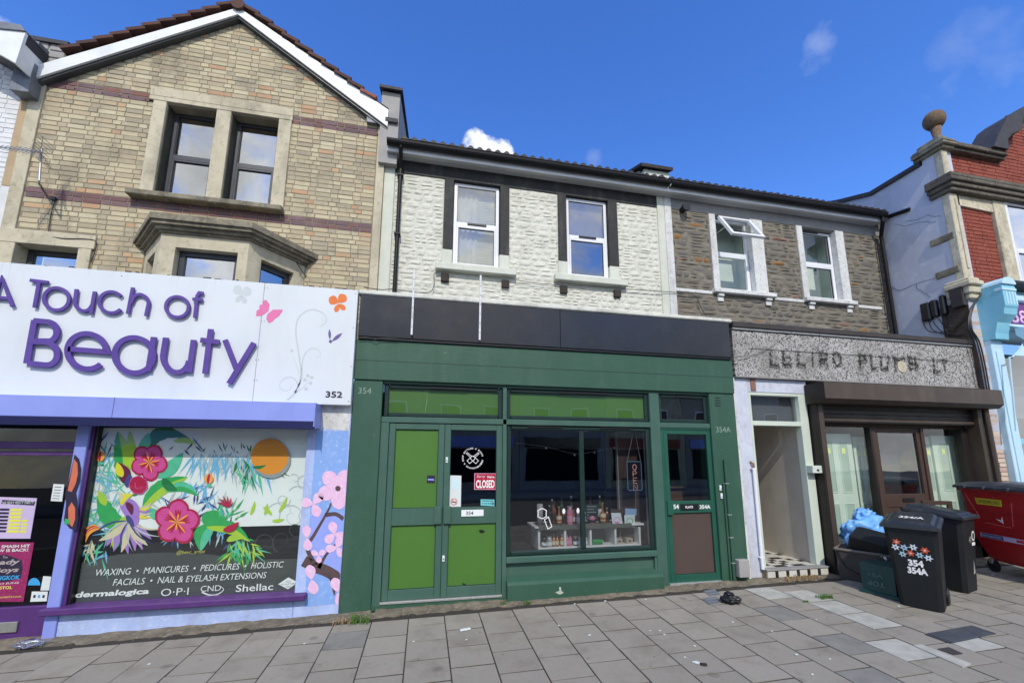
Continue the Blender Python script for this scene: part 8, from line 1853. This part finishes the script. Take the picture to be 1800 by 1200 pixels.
a = gp(52, 1136); t = thing('plastic_wrapper', 'crumpled clear plastic wrapper by the foot of the purple door', 'litter', tuple(a)); blobmesh('wrapper', (0, 0, .025), (.10, .055, .03), 4, m_clear, t, sub=4, amp=.7)
# weeds
m_weed = mat('weed_green', (92, 128, 54), (70, 104, 44), scale=12, rough=.8); m_dry = mat('dry_grass', (176, 150, 104), (150, 126, 86), scale=12, rough=.9)
def weed(p, r_, n, hgt, m, label, seed=1, name='weed', Yw=None, spread=1.0):
    a = gp(*p) if Yw is None else Vector((at(p[0], p[1], Yw).x, Yw, gz(at(p[0], p[1], Yw).x, Yw))); t = thing(name, label, 'plant', tuple(a)); rr = random.Random(seed); b = MB()
    for i in range(n):
        x, y = rr.uniform(-r_, r_) * spread, rr.uniform(-r_, r_) * .5; l = hgt * rr.uniform(.5, 1); an = rr.uniform(0, 6.28); w_ = rr.uniform(.0025, .005); lean_ = rr.uniform(.3, 1.1)
        dx, dy = math.cos(an) * l * lean_, math.sin(an) * l * lean_ * .6; px_, py_ = -math.sin(an) * w_, math.cos(an) * w_
        b.quad([(x - px_, y - py_, 0), (x + px_, y + py_, 0), (x + dx * .5 + px_, y + dy * .5 + py_, l * .75), (x + dx, y + dy, l * .7), (x + dx * .5 - px_, y + dy * .5 - py_, l * .75)])
    b.build('leaves', m, t, local=True)
weed((632, 1095), .09, 60, .12, m_weed, 'tuft of green weeds at the foot of the green pilaster', 1); weed((605, 1095), .12, 40, .06, m_dry, 'dry grass stalks between the painted pilaster and the green one', 2, 'dry_grass')
weed((1450, 1050), .10, 110, .05, m_weed, 'low green weed growing in a joint beside the pale stone strip', 3); weed((1416, 1057), .03, 20, .03, m_weed, 'tiny green weed left of the pale stone strip', 4)
weed((928, 1061), .04, 24, .06, m_weed, 'small green weed at the foot of the plinth under the shop window', 5); weed((885, 1062), .03, 18, .05, m_weed, 'small green weed at the right end of the double door step', 6)
weed((1405, 1016), .24, 150, .07, m_dry, 'dry straw along the tiled step of the open passage', 7, 'dry_grass', spread=1.2); weed((1462, 1000), .05, 26, .14, m_dry, 'dry stalks at the right end of the passage step', 8, 'dry_grass')
b = MB()                                                # grit and leaf crumbs along the foot of the walls
for i in range(1500):
    x = R.uniform(-4.6, 6.0); y = -abs(R.gauss(.08, .10)); s_ = R.uniform(.002, .007); z = gz(x, y) + .001
    n = len(b.v); b.v += [(x - s_, y - s_, z), (x + s_, y - s_ * .6, z), (x + s_ * .4, y + s_, z), (x, y, z + s_ * 1.2)]; b.f += [(n, n + 1, n + 3), (n + 1, n + 2, n + 3), (n + 2, n, n + 3)]; b.mi += [0] * 3
b.build('grit', m_cement, kind='stuff'); tag(bpy.data.objects['grit'], 'grit and crumbs along the foot of the shopfronts', 'grit')

# ------------------------------------------------------------------ the other side of the street (mirrored in the glass)
m_opp = mat('opposite_render', (170, 160, 146), (150, 142, 130), scale=2, rough=.9)
for k in range(-3, 5):
    x0 = k * 6.2; hgt = 6.4 + (k % 3) * .35; t = thing('terraced_house', ['grey', 'buff', 'cream'][(k + 1) % 3] + ' house across the street, ' + ORD[k + 3] + ' in the row from the left', 'house', (x0 + 3, -24, 0), group='houses across the street')
    b = MB(); b.box(x0 + .02, x0 + 6.18, -28, -22, -.6, hgt); w_ = b.build('wall', [m_opp, m_render, m_buff][k % 3], t); b = MB(); b.prism([(-28.2, hgt), (-21.8, hgt), (-25, hgt + 1.9)], x0, x0 + 6.2, 'x'); b.build('roof', m_slate, t)
    for wx in (1.0, 3.8):
        bx('window', m_upvc, t, x0 + wx, x0 + wx + 1.2, -22.0, -21.95, 3.7, 5.3, 0); bx('pane', m_dark, t, x0 + wx + .1, x0 + wx + 1.1, -21.95, -21.93, 3.8, 5.2, 0)
    bx('shop_window', m_dark, t, x0 + .5, x0 + 5.6, -22.0, -21.94, .3, 2.4, 0); bx('shop_fascia', [m_lav, m_fascia, m_redb][k % 3], t, x0 + .3, x0 + 5.8, -22.0, -21.85, 2.5, 3.2, 0)
